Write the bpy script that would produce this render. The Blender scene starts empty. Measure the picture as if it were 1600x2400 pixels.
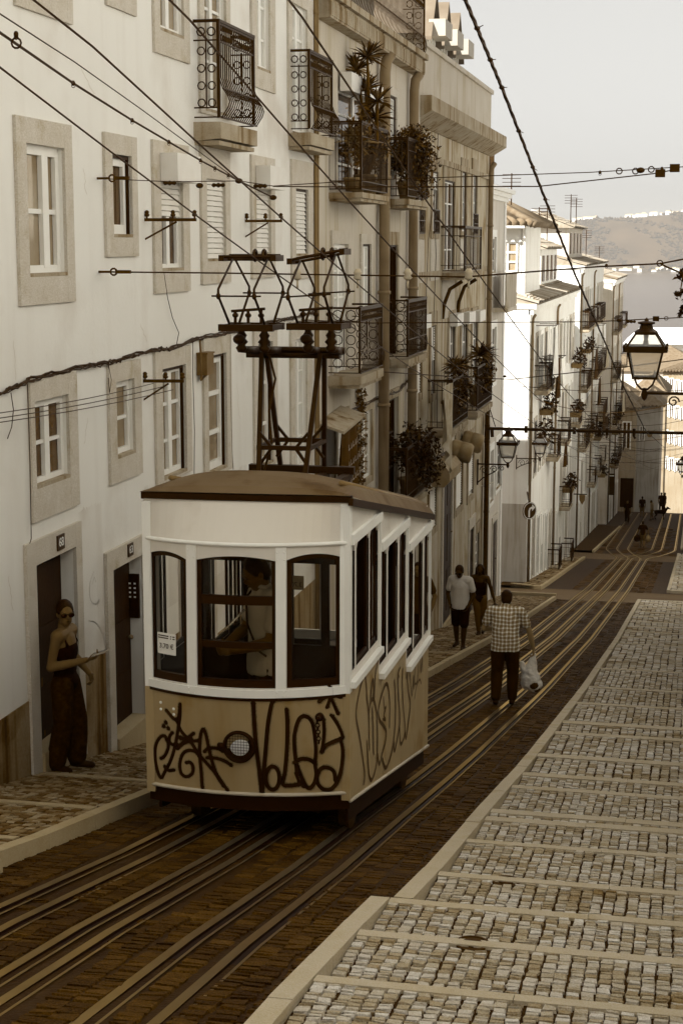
import bpy, math, random
from mathutils import Vector, Matrix
random.seed(11)
SC = bpy.context.scene
COL = SC.collection
# ---------------------------------------------------------------- camera model (1600 x 2400 photograph)
F = 3800.0; VPX = 1640.0; HY = 577.0
PITCH = math.atan((1200 - HY) / F)
CP, SP = math.cos(PITCH), math.sin(PITCH)
YAW = math.atan2(VPX - 800, F * CP + (1200 - HY) * SP)
CY, SY = math.cos(YAW), math.sin(YAW)
def ray(u, v):
    a = (u - 800) / F; b = -(v - 1200) / F
    x = a; y = CP + b * SP; z = -SP + b * CP
    return (x * CY - y * SY, x * SY + y * CY, z)
def onX(u, v, X):
    r = ray(u, v); t = X / r[0]; return Vector((r[0] * t, r[1] * t, r[2] * t))
def onY(u, v, Y):
    r = ray(u, v); t = Y / r[1]; return Vector((r[0] * t, r[1] * t, r[2] * t))
PROF = [(-30, 2.6), (0, -2.2), (6, -3.2), (8.1, -3.62), (9.6, -3.95), (12.3, -4.48), (15.2, -5.07), (24.1, -6.72), (36, -8.76),
        (57.3, -12.1), (84.6, -16.0), (129, -20.8), (150, -25.5), (200, -38), (250, -46), (4000, -47)]
def prof(y):
    for (a, b), (c, d) in zip(PROF, PROF[1:]):
        if y <= c: return b + (d - b) * (y - a) / (c - a)
    return PROF[-1][1]
def ground(u, v, dz=0.0):
    lo, hi = 2.0, 129.0; r = ray(u, v)
    for i in range(50):
        m = (lo + hi) / 2
        if r[2] / r[1] * m > prof(m) + dz: lo = m
        else: hi = m
    return Vector((r[0] / r[1] * lo, lo, prof(lo) + dz))
cam_d = bpy.data.cameras.new("camera"); cam = bpy.data.objects.new("camera", cam_d); COL.objects.link(cam)
cam_d.sensor_fit = 'VERTICAL'; cam_d.sensor_height = 36.0; cam_d.sensor_width = 24.0
cam_d.lens = 36.0 * F / 2400.0; cam_d.clip_end = 12000; cam_d.clip_start = 0.1
cam.location = (0, 0, 0); cam.rotation_euler = (math.pi / 2 - PITCH, 0, YAW)
SC.camera = cam
# ---------------------------------------------------------------- tones and materials (the place is all in brown and cream)
TT = [(0, (20, 0, 0)), (.05, (30, 9, 0)), (.12, (48, 28, 2)), (.25, (84, 57, 8)), (.4, (126, 103, 62)), (.55, (158, 144, 116)),
      (.7, (186, 176, 160)), (.85, (216, 212, 203)), (1, (246, 245, 241))]
def lin(c):
    c /= 255.0
    return c / 12.92 if c <= .04045 else ((c + .055) / 1.055) ** 2.4
def tone(d, k=1.3, sat=1.0):
    d = max(0.0, min(1.0, d))
    for (a, A), (b, B) in zip(TT, TT[1:]):
        if d <= b:
            t = (d - a) / (b - a)
            c = [min(.86, lin(p + (q - p) * t) * k) for p, q in zip(A, B)]; w = .15 * max(0, min(1, (d - .22) / .12)) + .30 * max(0, min(1, (d - .5) / .25)); w = 1 - (1 - w) * sat; g = .3 * c[0] + .6 * c[1] + .1 * c[2]
            return tuple(x + (g - x) * w for x in c) + (1,)
MATS = {}
def mat(name, d, rough=.8, var=.08, ns=3.0, spec=.3, metal=0.0, streak=0.0, bump=0.0, bs=30.0, attr=0.0, fine=0.0, dirt=None, sat=1.0):
    if name in MATS: return MATS[name]
    m = bpy.data.materials.new(name); m.use_nodes = True; MATS[name] = m
    nt = m.node_tree; N = nt.nodes; L = nt.links
    b = N['Principled BSDF']; b.inputs['Roughness'].default_value = rough
    b.inputs['Specular IOR Level'].default_value = spec * .7; b.inputs['Specular Tint'].default_value = (1, .68, .2, 1); b.inputs['Metallic'].default_value = metal
    tc = N.new('ShaderNodeTexCoord')
    def noise(scale, detail=4, vec=None):
        n = N.new('ShaderNodeTexNoise'); n.inputs['Scale'].default_value = scale; n.inputs['Detail'].default_value = detail
        L.new(vec if vec else tc.outputs['Object'], n.inputs['Vector']); return n.outputs['Fac']
    def mathn(op, a, bb, cl=False):
        n = N.new('ShaderNodeMath'); n.operation = op; n.use_clamp = cl
        for i, x in enumerate((a, bb)):
            if isinstance(x, (int, float)): n.inputs[i].default_value = x
            else: L.new(x, n.inputs[i])
        return n.outputs[0]
    # level = d + var*(noise-.5)*2 ...
    lvl = mathn('ADD', mathn('MULTIPLY', mathn('SUBTRACT', noise(ns), .5), var * 2.4), d)
    if fine: lvl = mathn('ADD', lvl, mathn('MULTIPLY', mathn('SUBTRACT', noise(bs * 2.2, 3), .5), fine * 2.4))
    if streak:
        mp = N.new('ShaderNodeMapping'); mp.inputs['Scale'].default_value = (5, 5, .35); L.new(tc.outputs['Object'], mp.inputs['Vector'])
        s = noise(1.0, 5, mp.outputs['Vector'])
        s = mathn('MULTIPLY', mathn('SUBTRACT', s, .52, True), -streak * 5)
        lvl = mathn('ADD', lvl, s)
    if dirt:      # blotches of grime with a shape of their own: (scale, threshold, amount)
        s = noise(dirt[0], 8); s = mathn('MULTIPLY', mathn('SUBTRACT', s, dirt[1], True), -dirt[2])
        lvl = mathn('ADD', lvl, s)
    if attr:
        at = N.new('ShaderNodeAttribute'); at.attribute_name = 'tone'
        lvl = mathn('ADD', lvl, mathn('MULTIPLY', mathn('SUBTRACT', at.outputs['Fac'], .5), attr * 2))
    cr = N.new('ShaderNodeValToRGB'); el = cr.color_ramp.elements
    el[0].position = 0; el[0].color = tone(0, sat=sat); el[1].position = 1; el[1].color = tone(1, sat=sat)
    for t, c in TT[1:-1]:
        e = el.new(t); e.color = tone(t, sat=sat)
    L.new(lvl, cr.inputs['Fac']); L.new(cr.outputs['Color'], b.inputs['Base Color'])
    if bump:
        bn = N.new('ShaderNodeBump'); bn.inputs['Strength'].default_value = bump; bn.inputs['Distance'].default_value = .02
        L.new(noise(bs, 6), bn.inputs['Height']); L.new(bn.outputs['Normal'], b.inputs['Normal'])
    return m
def glass_mat(name, d=.9, refl=.6, fog=0.0):
    m = bpy.data.materials.new(name); m.use_nodes = True; nt = m.node_tree; N = nt.nodes; L = nt.links
    for n in list(N):
        if n.type != 'OUTPUT_MATERIAL': N.remove(n)
    out = N['Material Output']
    tr = N.new('ShaderNodeBsdfTransparent'); tr.inputs['Color'].default_value = (d, d * .97, d * .9, 1)
    gl = N.new('ShaderNodeBsdfGlossy'); gl.inputs['Roughness'].default_value = .03; gl.inputs['Color'].default_value = (.9, .86, .78, 1)
    fr = N.new('ShaderNodeFresnel'); fr.inputs['IOR'].default_value = 1.45
    mu = N.new('ShaderNodeMath'); mu.operation = 'MULTIPLY'; mu.inputs[1].default_value = refl; L.new(fr.outputs[0], mu.inputs[0])
    mx = N.new('ShaderNodeMixShader'); L.new(mu.outputs[0], mx.inputs[0]); L.new(tr.outputs[0], mx.inputs[1]); L.new(gl.outputs[0], mx.inputs[2])
    last = mx
    if fog:
        df = N.new('ShaderNodeBsdfTranslucent'); df.inputs['Color'].default_value = tone(.9)
        d2 = N.new('ShaderNodeBsdfDiffuse'); d2.inputs['Color'].default_value = tone(.9)
        ad = N.new('ShaderNodeMixShader'); ad.inputs[0].default_value = .5; L.new(df.outputs[0], ad.inputs[1]); L.new(d2.outputs[0], ad.inputs[2])
        m2 = N.new('ShaderNodeMixShader'); m2.inputs[0].default_value = fog; L.new(mx.outputs[0], m2.inputs[1]); L.new(ad.outputs[0], m2.inputs[2]); last = m2
    L.new(last.outputs[0], out.inputs['Surface']); MATS[name] = m
    return m
# ---------------------------------------------------------------- objects
def wl(o):
    v = Vector((0, 0, 0))
    while o is not None: v += o.location; o = o.parent
    return v
def tag(o, label=None, cat=None, group=None, kind=None):
    if label: o['label'] = label
    if cat: o['category'] = cat
    if group: o['group'] = group
    if kind: o['kind'] = kind
    return o
def thing(name, label, cat, loc=(0, 0, 0), group=None):
    o = bpy.data.objects.new(name, None); COL.objects.link(o); o.location = loc; o.empty_display_size = .2
    return tag(o, label, cat, group)
def kids(o): return [c for c in COL.objects if c.parent is o]
def dup(o, loc=None, parent=None, label=None):
    c = o.copy(); COL.objects.link(c); c.parent = parent
    if loc is not None: c.location = loc
    if label: c['label'] = label
    for ch in kids(o): dup(ch, None, c)
    return c
class MB:
    def __init__(s): s.v = []; s.f = []; s.m = []; s.t = []
    def add(s, vs, fs, m=0, t=.5):
        n = len(s.v); s.v.extend([tuple(p) for p in vs])
        for f in fs: s.f.append(tuple(n + i for i in f)); s.m.append(m); s.t.append(t)
    def quad(s, a, b, c, d, m=0, t=.5): s.add([a, b, c, d], [(0, 1, 2, 3)], m, t)
    def box(s, x0, x1, y0, y1, z0, z1, m=0, t=.5):
        s.add([(x0, y0, z0), (x1, y0, z0), (x1, y1, z0), (x0, y1, z0), (x0, y0, z1), (x1, y0, z1), (x1, y1, z1), (x0, y1, z1)],
              [(0, 3, 2, 1), (4, 5, 6, 7), (0, 1, 5, 4), (1, 2, 6, 5), (2, 3, 7, 6), (3, 0, 4, 7)], m, t)
    def hexa(s, p, m=0, t=.5): s.add(p, [(0, 3, 2, 1), (4, 5, 6, 7), (0, 1, 5, 4), (1, 2, 6, 5), (2, 3, 7, 6), (3, 0, 4, 7)], m, t)
    def bar(s, a, b, w, h=None, m=0, up=(0, 0, 1)):
        a = Vector(a); b = Vector(b); h = h or w; d = (b - a).normalized(); up = Vector(up)
        if abs(d.dot(up)) > .95: up = Vector((1, 0, 0))
        x = d.cross(up).normalized() * w / 2; y = x.cross(d).normalized() * h / 2
        s.hexa([a - x - y, a + x - y, b + x - y, b - x - y, a - x + y, a + x + y, b + x + y, b - x + y], m)
    def tube(s, pts, r, n=6, m=0, closed=False):
        pts = [Vector(p) for p in pts]; k = len(pts)
        rs = r if isinstance(r, (list, tuple)) else [r] * k
        rings = []; prev = None
        for i, p in enumerate(pts):
            if closed: d = pts[(i + 1) % k] - pts[i - 1]
            else: d = pts[min(i + 1, k - 1)] - pts[max(i - 1, 0)]
            d = d.normalized() if d.length > 1e-9 else Vector((0, 0, 1))
            if prev is None:
                up = Vector((0, 0, 1)) if abs(d.z) < .9 else Vector((1, 0, 0)); x = d.cross(up).normalized()
            else:
                x = (prev - d * prev.dot(d)); x = x.normalized() if x.length > 1e-6 else d.orthogonal().normalized()
            prev = x; y = d.cross(x)
            rings.append([p + (x * math.cos(2 * math.pi * j / n) + y * math.sin(2 * math.pi * j / n)) * rs[i] for j in range(n)])
        vs = [q for g in rings for q in g]; fs = []
        for i in range(k if closed else k - 1):
            i2 = (i + 1) % k
            for j in range(n): fs.append((i * n + j, i * n + (j + 1) % n, i2 * n + (j + 1) % n, i2 * n + j))
        if not closed: fs.append(tuple(range(n - 1, -1, -1))); fs.append(tuple((k - 1) * n + j for j in range(n)))
        s.add(vs, fs, m)
    def ring(s, c, r, ax1, ax2, tr, n=14, m=0, tn=5):
        c = Vector(c); a = Vector(ax1); b = Vector(ax2)
        s.tube([c + (a * math.cos(2 * math.pi * i / n) + b * math.sin(2 * math.pi * i / n)) * r for i in range(n)], tr, tn, m, True)
    def lathe(s, c, prof_, n=16, m=0, axis=(0, 0, 1)):
        c = Vector(c); ax = Vector(axis).normalized(); x = ax.orthogonal().normalized(); y = ax.cross(x)
        vs = []; fs = []
        for r, h in prof_:
            for j in range(n):
                t = 2 * math.pi * j / n; vs.append(c + ax * h + (x * math.cos(t) + y * math.sin(t)) * r)
        for i in range(len(prof_) - 1):
            for j in range(n): fs.append((i * n + j, i * n + (j + 1) % n, (i + 1) * n + (j + 1) % n, (i + 1) * n + j))
        if prof_[0][0] > 1e-4: fs.append(tuple(range(n - 1, -1, -1)))
        if prof_[-1][0] > 1e-4: fs.append(tuple((len(prof_) - 1) * n + j for j in range(n)))
        s.add(vs, fs, m)
    def ell(s, c, r, n=14, k=9, m=0, rot=None):
        c = Vector(c); vs = []; fs = []
        for i in range(k + 1):
            a = math.pi * i / k
            for j in range(n):
                t = 2 * math.pi * j / n
                p = Vector((math.sin(a) * math.cos(t) * r[0], math.sin(a) * math.sin(t) * r[1], math.cos(a) * r[2]))
                if rot is not None: p = rot @ p
                vs.append(c + p)
        for i in range(k):
            for j in range(n): fs.append((i * n + j, (i + 1) * n + j, (i + 1) * n + (j + 1) % n, i * n + (j + 1) % n))
        s.add(vs, fs, m)
    def caps(s, a, b, r0, r1, n=10, m=0):
        a = Vector(a); b = Vector(b); d = b - a; L_ = d.length
        if L_ < 1e-6: return s.ell(a, (r0, r0, r0), n, 6, m)
        pr = []
        for i in range(5): t = math.pi / 2 * i / 4; pr.append((max(r0 * math.sin(t), 1e-5), -r0 * math.cos(t)))
        for i in range(5): t = math.pi / 2 * i / 4; pr.append((max(r1 * math.cos(t), 1e-5), L_ + r1 * math.sin(t)))
        s.lathe(a, pr, n, m, d)
    def build(s, name, mats, parent=None, smooth=False, loc=None):
        me = bpy.data.meshes.new(name); off = wl(parent) if parent is not None else Vector(loc or (0, 0, 0))
        me.from_pydata(s.v, [], s.f)
        if not isinstance(mats, (list, tuple)): mats = [mats]
        for x in mats: me.materials.append(x)
        me.polygons.foreach_set('material_index', s.m)
        if smooth: me.polygons.foreach_set('use_smooth', [True] * len(s.f))
        if any(x != .5 for x in s.t):
            at = me.attributes.new('tone', 'FLOAT', 'FACE'); at.data.foreach_set('value', s.t)
        me.update()
        o = bpy.data.objects.new(name, me); COL.objects.link(o)
        if parent is not None: o.parent = parent; o.location = -off
        elif loc is not None:
            for v in me.vertices: v.co -= off
            o.location = off
        return o
def text_mb(txt, size, origin, xa, ya, mats, name, parent, thick=.002):
    cu = bpy.data.curves.new('lettering', 'FONT'); cu.body = txt; cu.size = size; cu.extrude = thick / 2; cu.align_x = 'CENTER'; cu.align_y = 'CENTER'
    ob = bpy.data.objects.new('lettering', cu); COL.objects.link(ob)
    me = bpy.data.meshes.new_from_object(ob.evaluated_get(bpy.context.evaluated_depsgraph_get())); bpy.data.objects.remove(ob)
    xa = Vector(xa).normalized(); ya = Vector(ya).normalized(); za = xa.cross(ya); o = Vector(origin)
    mb = MB(); mb.add([o + xa * v.co.x + ya * v.co.y + za * v.co.z for v in me.vertices], [tuple(p.vertices) for p in me.polygons])
    return mb.build(name, mats, parent)
# palette
plaster = mat('white_plaster', .79, .85, .03, .5, streak=.02, bump=.15, bs=14, dirt=(.9, .53, .42))
plaster_low = mat('stained_dado_paint', .42, .85, .08, 2.0, streak=.26, bump=.15, bs=20, fine=.04, dirt=(1.6, .55, 1.1))
stone = mat('granite_surround', .64, .85, .05, 5, bump=.35, bs=55, fine=.17, dirt=(3, .58, .6), sat=.95)
stone_d = mat('old_limestone', .50, .9, .08, 4, sat=.85, streak=.22, bump=.4, bs=40, fine=.06, dirt=(2, .55, .8))
white_paint = mat('white_joinery', .80, .5, .03, 6)
cream_paint = mat('cream_joinery', .66, .5, .04, 6)
shutter_m = mat('shutter_plastic', .76, .55, .03, 5)
dark_glass = mat('window_glass_dark', .16, .06, .07, .8, spec=.6)
mid_glass = mat('window_glass_curtain', .42, .1, .10, 2.5, spec=.6, sat=.8)
light_glass = mat('window_glass_bright', .80, .06, .03, 1.2, spec=.6)
iron = mat('black_iron', .07, .55, .04, 12, spec=.4)
rust_iron = mat('weathered_iron', .15, .7, .06, 16, spec=.3, bump=.2, bs=60)
cable_m = mat('cable_rubber', .10, .6, .03, 8)
wood_dark = mat('dark_door_wood', .07, .6, .04, 3, streak=.03, bump=.15, bs=25)
zinc = mat('zinc_pipe', .38, .6, .06, 3, sat=.78, streak=.1)
tile_m = mat('clay_roof_tile', .46, .85, .10, 3.5, bump=.2, bs=30, attr=.12, sat=.6)
leaf_m = mat('leaf_green', .16, .6, .08, 9, attr=.14)
leaf_l = mat('leaf_pale', .30, .6, .08, 9, attr=.14)
bark_m = mat('bark', .22, .9, .08, 14, bump=.4, bs=40)
tglass = glass_mat('tram_glass', .93, .7)
lglass = glass_mat('lantern_glass', .95, .6, .35)
ins_m = mat('ceramic_insulator', .55, .3, .06, 8, spec=.5)
# ================================================================ SKY, SUN, AIR
SUN_DIR = Vector((-.62, -.62, .60)).normalized()          # towards the sun: behind the left-hand houses
W = bpy.data.worlds.new("World"); SC.world = W; W.use_nodes = True
nt = W.node_tree; N = nt.nodes; L = nt.links; bg = N['Background']
sky = N.new('ShaderNodeTexSky'); sky.sky_type = 'NISHITA'; sky.sun_disc = False
sky.sun_elevation = math.asin(SUN_DIR.z); sky.sun_rotation = math.atan2(SUN_DIR.x, SUN_DIR.y) % (2 * math.pi)
sky.dust_density = 3.0; sky.air_density = 1.0; sky.altitude = 60
bw = N.new('ShaderNodeRGBToBW'); L.new(sky.outputs[0], bw.inputs[0])
tn = N.new('ShaderNodeMix'); tn.data_type = 'RGBA'; tn.blend_type = 'MULTIPLY'; tn.inputs[0].default_value = 1
pw = N.new('ShaderNodeMath'); pw.operation = 'POWER'; pw.inputs[1].default_value = .45; L.new(bw.outputs[0], pw.inputs[0])
ml = N.new('ShaderNodeMath'); ml.operation = 'MULTIPLY'; ml.inputs[1].default_value = 1.36; L.new(pw.outputs[0], ml.inputs[0])
L.new(ml.outputs[0], tn.inputs[6]); tn.inputs[7].default_value = (1.0, .99, .96, 1)
L.new(tn.outputs[2], bg.inputs['Color']); bg.inputs['Strength'].default_value = .12
sl = bpy.data.lights.new('sun', 'SUN'); so = bpy.data.objects.new('sun', sl); COL.objects.link(so)
sl.energy = 5.0; sl.angle = math.radians(.53); sl.color = (1, .985, .95)
so.rotation_euler = SUN_DIR.to_track_quat('Z', 'Y').to_euler()
SC.view_settings.view_transform = 'Standard'; SC.view_settings.look = 'None'; SC.view_settings.exposure = 1.4; SC.view_settings.gamma = 1
try: SC.view_settings.use_curve_mapping = False
except Exception: pass
try:
    SC.cycles.max_bounces = 10; SC.cycles.diffuse_bounces = 5; SC.cycles.transparent_max_bounces = 12; SC.cycles.volume_bounces = 0
    SC.cycles.use_denoising = True; SC.cycles.sample_clamp_indirect = 8
except Exception: pass
hz = bpy.data.materials.new('haze'); hz.use_nodes = True; N = hz.node_tree.nodes; N.remove(N['Principled BSDF'])
pv = N.new('ShaderNodeVolumePrincipled'); pv.inputs['Color'].default_value = (.95, .93, .88, 1); pv.inputs['Density'].default_value = .00016
pv.inputs['Anisotropy'].default_value = .2
hz.node_tree.links.new(pv.outputs[0], N['Material Output'].inputs['Volume'])
mb = MB(); mb.box(-1700, 1700, -60, 4400, -49, 95); tag(mb.build('haze', hz), kind='stuff')
# ================================================================ GROUND
XK, XR_IN, XR = -4.05, -1.44, -1.55            # left kerb edge, right kerb inner and outer edge
FACX = -5.25
def ys(a, b, st):
    n = max(1, int(math.ceil((b - a) / st))); return [a + (b - a) * i / n for i in range(n + 1)]
def strip(mb, x0, x1, yl, dz, m=0):
    for a, b in zip(yl, yl[1:]):
        f0 = x0(a) if callable(x0) else x0; f1 = x0(b) if callable(x0) else x0
        g0 = x1(a) if callable(x1) else x1; g1 = x1(b) if callable(x1) else x1
        mb.quad((f0, a, prof(a) + dz), (g0, a, prof(a) + dz), (g1, b, prof(b) + dz), (f1, b, prof(b) + dz), m)
road_m = mat('road_bed', .09, .75, .05, 5, bump=.5, bs=45, fine=.05)
sett_m = mat('road_sett_stone', .165, .7, .07, 1.5, bump=.8, bs=50, fine=.15, attr=.05, spec=.12)
asph_m = mat('crossing_asphalt', .27, .85, .04, 1.5, sat=.7, bump=.3, bs=60, fine=.05)
nose_m = mat('step_edge_stone', .60, .8, .05, 2.2, sat=1.3, bump=.35, bs=60, fine=.08, dirt=(2.2, .55, .5))
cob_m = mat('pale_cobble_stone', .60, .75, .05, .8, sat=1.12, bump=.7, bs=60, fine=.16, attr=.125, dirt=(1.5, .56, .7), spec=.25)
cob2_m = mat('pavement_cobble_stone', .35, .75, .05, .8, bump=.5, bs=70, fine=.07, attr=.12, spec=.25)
joint_m = mat('cobble_joint_earth', .12, .95, .06, 6, bump=.4, bs=50)
kerb_m = mat('kerb_stone', .51, .8, .06, 2.2, sat=1.25, bump=.35, bs=60, fine=.07, dirt=(2.2, .55, .6))
steel_m = mat('rail_steel', .46, .28, .04, 6, metal=.8, spec=.5)
groove_m = mat('rail_groove', .01, .6, .01, 5)
YL = ys(-12, 50.7, 1.5) + ys(50.71, 135, 1.5)
mb = MB(); strip(mb, -60, 40, ys(-30, 262, 4), -.45); tag(mb.build('terrain', mat('dry_earth', .35, .95, .1, .3)), kind='structure')
mb = MB(); strip(mb, -9, lambda y: -1.5 if y < 50.6 else 4, YL, .006); tag(mb.build('road', road_m), kind='structure')
mb = MB(); strip(mb, -14, 1.6, ys(50.4, 56.3, 1), .012); strip(mb, -4.95, 1.6, ys(79.8, 85.5, 1), .012); strip(mb, -12, -4.95, ys(79.8, 85.5, 1), .012)
tag(mb.build('crossing', asph_m), kind='structure')
RX = [-3.57, -3.345, -3.0, -2.82, -2.40, -2.10]
def sm(t): t = max(0, min(1, t)); return t * t * (3 - 2 * t)
def rail_x(i, y):
    s = sm((y - 81) / 9.0)
    return RX[i] + ((-.95 if i in (0, 2, 4) else 1.05) + (.25 if i in (1, 3, 5) else 0)) * s
def stones(mb, x0, x1, y0, y1, sx, sy, zf, gap, hj, skip=None, wob=.25, along=True, h=.03):
    """blocks in columns that run down the street, rows jittered"""
    n = int((x1 - x0) / sx); wx = (x1 - x0) / max(n, 1)
    for i in range(n):
        y = y0 + random.random() * sy * .3 - sy * .3
        cx = x0 + wx * (i + .5); ph = random.random() * 6
        while y < y1 - sy * .25:
            l = sy * (1 + (random.random() - .5) * .8); l = min(l, y1 - y + .01)
            if l < sy * .3: break
            ox = math.sin(y * 2.1 + ph) * wx * wob * .35 + (random.random() - .5) * wx * .1
            a0 = max(cx - wx / 2 + gap * .34 + ox, x0); a1 = min(cx + wx / 2 - gap * .34 + ox, x1); b0 = max(y + gap * .7, y0); b1 = y + l - gap * .7
            y += l
            if skip and skip((a0 + a1) / 2, (b0 + b1) / 2, (a1 - a0) / 2): continue
            dz = (random.random() - .5) * 2 * hj; tx = (random.random() - .5) * hj * 1.2; ty = (random.random() - .5) * hj * 1.6
            e = min(wx, sy) * .085; J = lambda: (random.random() - .5) * wx * .17
            P = []
            for (x, yy) in ((a0, b0), (a1, b0), (a1, b1), (a0, b1)): P.append((x + J(), yy + J(), zf(x, yy) - h))
            for k, (x, yy, sx_, sy_) in enumerate(((a0 + e, b0 + e, -1, -1), (a1 - e, b0 + e, 1, -1), (a1 - e, b1 - e, 1, 1), (a0 + e, b1 - e, -1, 1))):
                P.append((x + J(), yy + J(), zf(x, yy) + dz + tx * sx_ + ty * sy_))
            mb.add(P, [(4, 5, 6, 7), (0, 1, 5, 4), (1, 2, 6, 5), (2, 3, 7, 6), (3, 0, 4, 7)], 0, random.random())
zr = lambda x, y: prof(y) + .016
def near_rail(x, y, hw):
    return any(abs(x - rail_x(i, y) - .012) < hw * .55 + .05 for i in range(6))
mb = MB()
stones(mb, XK, XR, 4.2, 32, .125, .075, zr, .008, .0025, near_rail)
stones(mb, XK, XR, 32, 50.3, .15, .11, zr, .010, .003, near_rail)
stones(mb, XK, XR + .3, 56.4, 79.7, .24, .19, zr, .02, .006, near_rail)
stones(mb, -4.9, -.7, 85.6, 110, .4, .33, zr, .03, .007, near_rail)
tag(mb.build('road_setts', sett_m), kind='structure')
RLAB = ['leftmost dark steel rail, nearest the left kerb and running under the tram', 'second steel rail from the left, a hand from the leftmost rail',
        'left steel cable slot rail under the middle of the tram', 'right steel cable slot rail beside the middle slot of the tram',
        'steel rail under the right side of the tram', 'rightmost steel rail, nearest the stepped pavement']
for i in range(6):
    mb = MB(); yl = ys(3, 80, 2.2) + ys(80.8, 96, .8) + ys(98, 127, 2)
    for a, b in zip(yl, yl[1:]):
        xa, xb = rail_x(i, a), rail_x(i, b); za, zb = prof(a), prof(b)
        for (p, q, za_, m) in ((-.034, .018, .026, 0), (.018, .062, .0095, 1), (.062, .078, .023, 0)):
            mb.quad((xa + p, a, za + za_), (xa + q, a, za + za_), (xb + q, b, zb + za_), (xb + p, b, zb + za_), m)
        for (p, m) in ((.018, 1), (.062, 1)):
            mb.quad((xa + p, a, za + .009), (xa + p, a, za + .0235), (xb + p, b, zb + .0235), (xb + p, b, zb + .009), m)
    tag(mb.build('rail', [steel_m, groove_m]), RLAB[i], 'rail', 'six rails of the interlaced tracks')
# left pavement
zp = lambda x, y: prof(y) + .118
mb = MB(); strip(mb, -6.4, XK - .095, ys(-12, 50.0, 1.5), .107)
for a, b in zip(ys(-12, 50, 1.5), ys(-12, 50, 1.5)[1:]): pass
far_l = lambda y: -4.99 + (y - 55.6) * -.001
strip(mb, -6.6, lambda y: far_l(y) - .12, ys(55.7, 79.4, 1.5), .115)
strip(mb, -6.8, lambda y: -4.96 + (y - 86) * .02 - .12, ys(86, 108, 1.5), .115)
tag(mb.build('pavement', joint_m), kind='structure')
BANDS = [ground(*p, .12).y for p in ((200, 1891), (120, 1812), (60, 1965))] + [15.1, 16.7, 18.6, 20.6, 23, 26, 29, 32.5, 36.5, 41]
def in_band(x, y, hw): return any(abs(y - b) < .09 for b in BANDS)
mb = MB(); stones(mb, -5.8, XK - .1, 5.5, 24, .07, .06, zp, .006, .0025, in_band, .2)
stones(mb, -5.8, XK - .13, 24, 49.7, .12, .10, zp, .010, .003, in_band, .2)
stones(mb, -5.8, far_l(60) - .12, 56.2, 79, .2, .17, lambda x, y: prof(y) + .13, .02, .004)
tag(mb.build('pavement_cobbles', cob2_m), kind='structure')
mb = MB()
for b in BANDS:
    for k in range(3):
        xa = -5.8 + k * .55; xb = min(xa + .545, XK - .125)
        if b < 49: mb.hexa([(xa, b - .055, zp(0, b - .055) - .05), (xb, b - .055, zp(0, b - .055) - .05), (xb, b + .055, zp(0, b + .055) - .05), (xa, b + .055, zp(0, b + .055) - .05),
                 (xa, b - .055, zp(0, b - .055) + .003), (xb, b - .055, zp(0, b - .055) + .003), (xb, b + .055, zp(0, b + .055) + .003), (xa, b + .055, zp(0, b + .055) + .003)])
def kerb(mb, xf, w, y0, y1, top, seg=1.0, gap=.006, drop=.2):
    y = y0
    while y < y1 - .05:
        e = min(y + seg * random.uniform(.8, 1.15), y1); a, b = y + gap, e
        xa = xf(a) if callable(xf) else xf; xb = xf(b) if callable(xf) else xf; j = random.uniform(-.004, .004)
        mb.hexa([(xa, a, prof(a) - drop), (xa + w, a, prof(a) - drop), (xb + w, b, prof(b) - drop), (xb, b, prof(b) - drop),
                 (xa, a, prof(a) + top + j), (xa + w, a, prof(a) + top + j), (xb + w, b, prof(b) + top + j), (xb, b, prof(b) + top + j)])
        y = e
kerb(mb, XK - .095, .095, -12, 50.1, .124)
kerb(mb, lambda y: far_l(y) - .12, .12, 55.65, 79.4, .14, 1.6)
kerb(mb, lambda y: -4.96 + (y - 86) * .02 - .12, .12, 86, 108, .14, 2)
mb.hexa([(-5.8, 50.1, -11.2), (-4.05, 50.1, -11.2), (-4.05, 50.25, -11.2), (-5.8, 50.25, -11.2), (-5.8, 50.1, -10.77), (-4.05, 50.1, -10.77), (-4.05, 50.25, -10.79), (-5.8, 50.25, -10.79)])
mb.hexa([(-6.2, 56.7, -12.4), (-5.0, 55.4, -12.2), (-4.99, 55.66, -12.2), (-6.1, 56.95, -12.4), (-6.2, 56.7, -11.86), (-5.0, 55.4, -11.66), (-4.99, 55.66, -11.7), (-6.1, 56.95, -11.9)])
# ragged end block of the kerb close to the photographer
g = ground(28, 2030, .06); mb.box(-4.14, -3.97, g.y - .5, g.y, prof(g.y) - .5, prof(g.y) + .10)
tag(mb.build('kerb', kerb_m), kind='structure')
# ---- stepped pavement on the right
z8 = lambda x, y: (800 + x / 1.96, 1800 + y / 1.96)
z7 = lambda x, y: (800 + x / 1.96, 1200 + y / 1.96)
zk = lambda y: prof(y) + .10
NOS = [ground(*p, .10).y for p in (z8(-260, 940), z8(20, 738), z8(180, 592), z8(390, 474), z8(525, 322), z8(606, 216), z8(668, 188), z8(742, 76), z8(800, 20),
       z7(868, 1108), z7(938, 1005), z7(985, 957), z7(1052, 872), z7(1112, 800), z7(1165, 715), z7(1240, 600))]
NOS = [2.0, 3.3, 4.3] + [y for y in NOS if y > 4.9]
NOS.sort(); y = NOS[-1]
while y < 49: y += random.uniform(1.5, 2.2); NOS.append(min(y, 50.9))
if NOS[-1] < 50.8: NOS.append(50.9)
XE = 1.15; JOG = min(NOS, key=lambda y: abs(y - ground(*z8(140, 578), .1).y))
def tread(i):
    y1 = NOS[i + 1]; y0 = NOS[i]; s = max(.095, (zk(y0) - .11 - zk(y1)) / max(.1, y1 - y0)); return lambda x, y: zk(y1) + s * (y1 - y)
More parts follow.
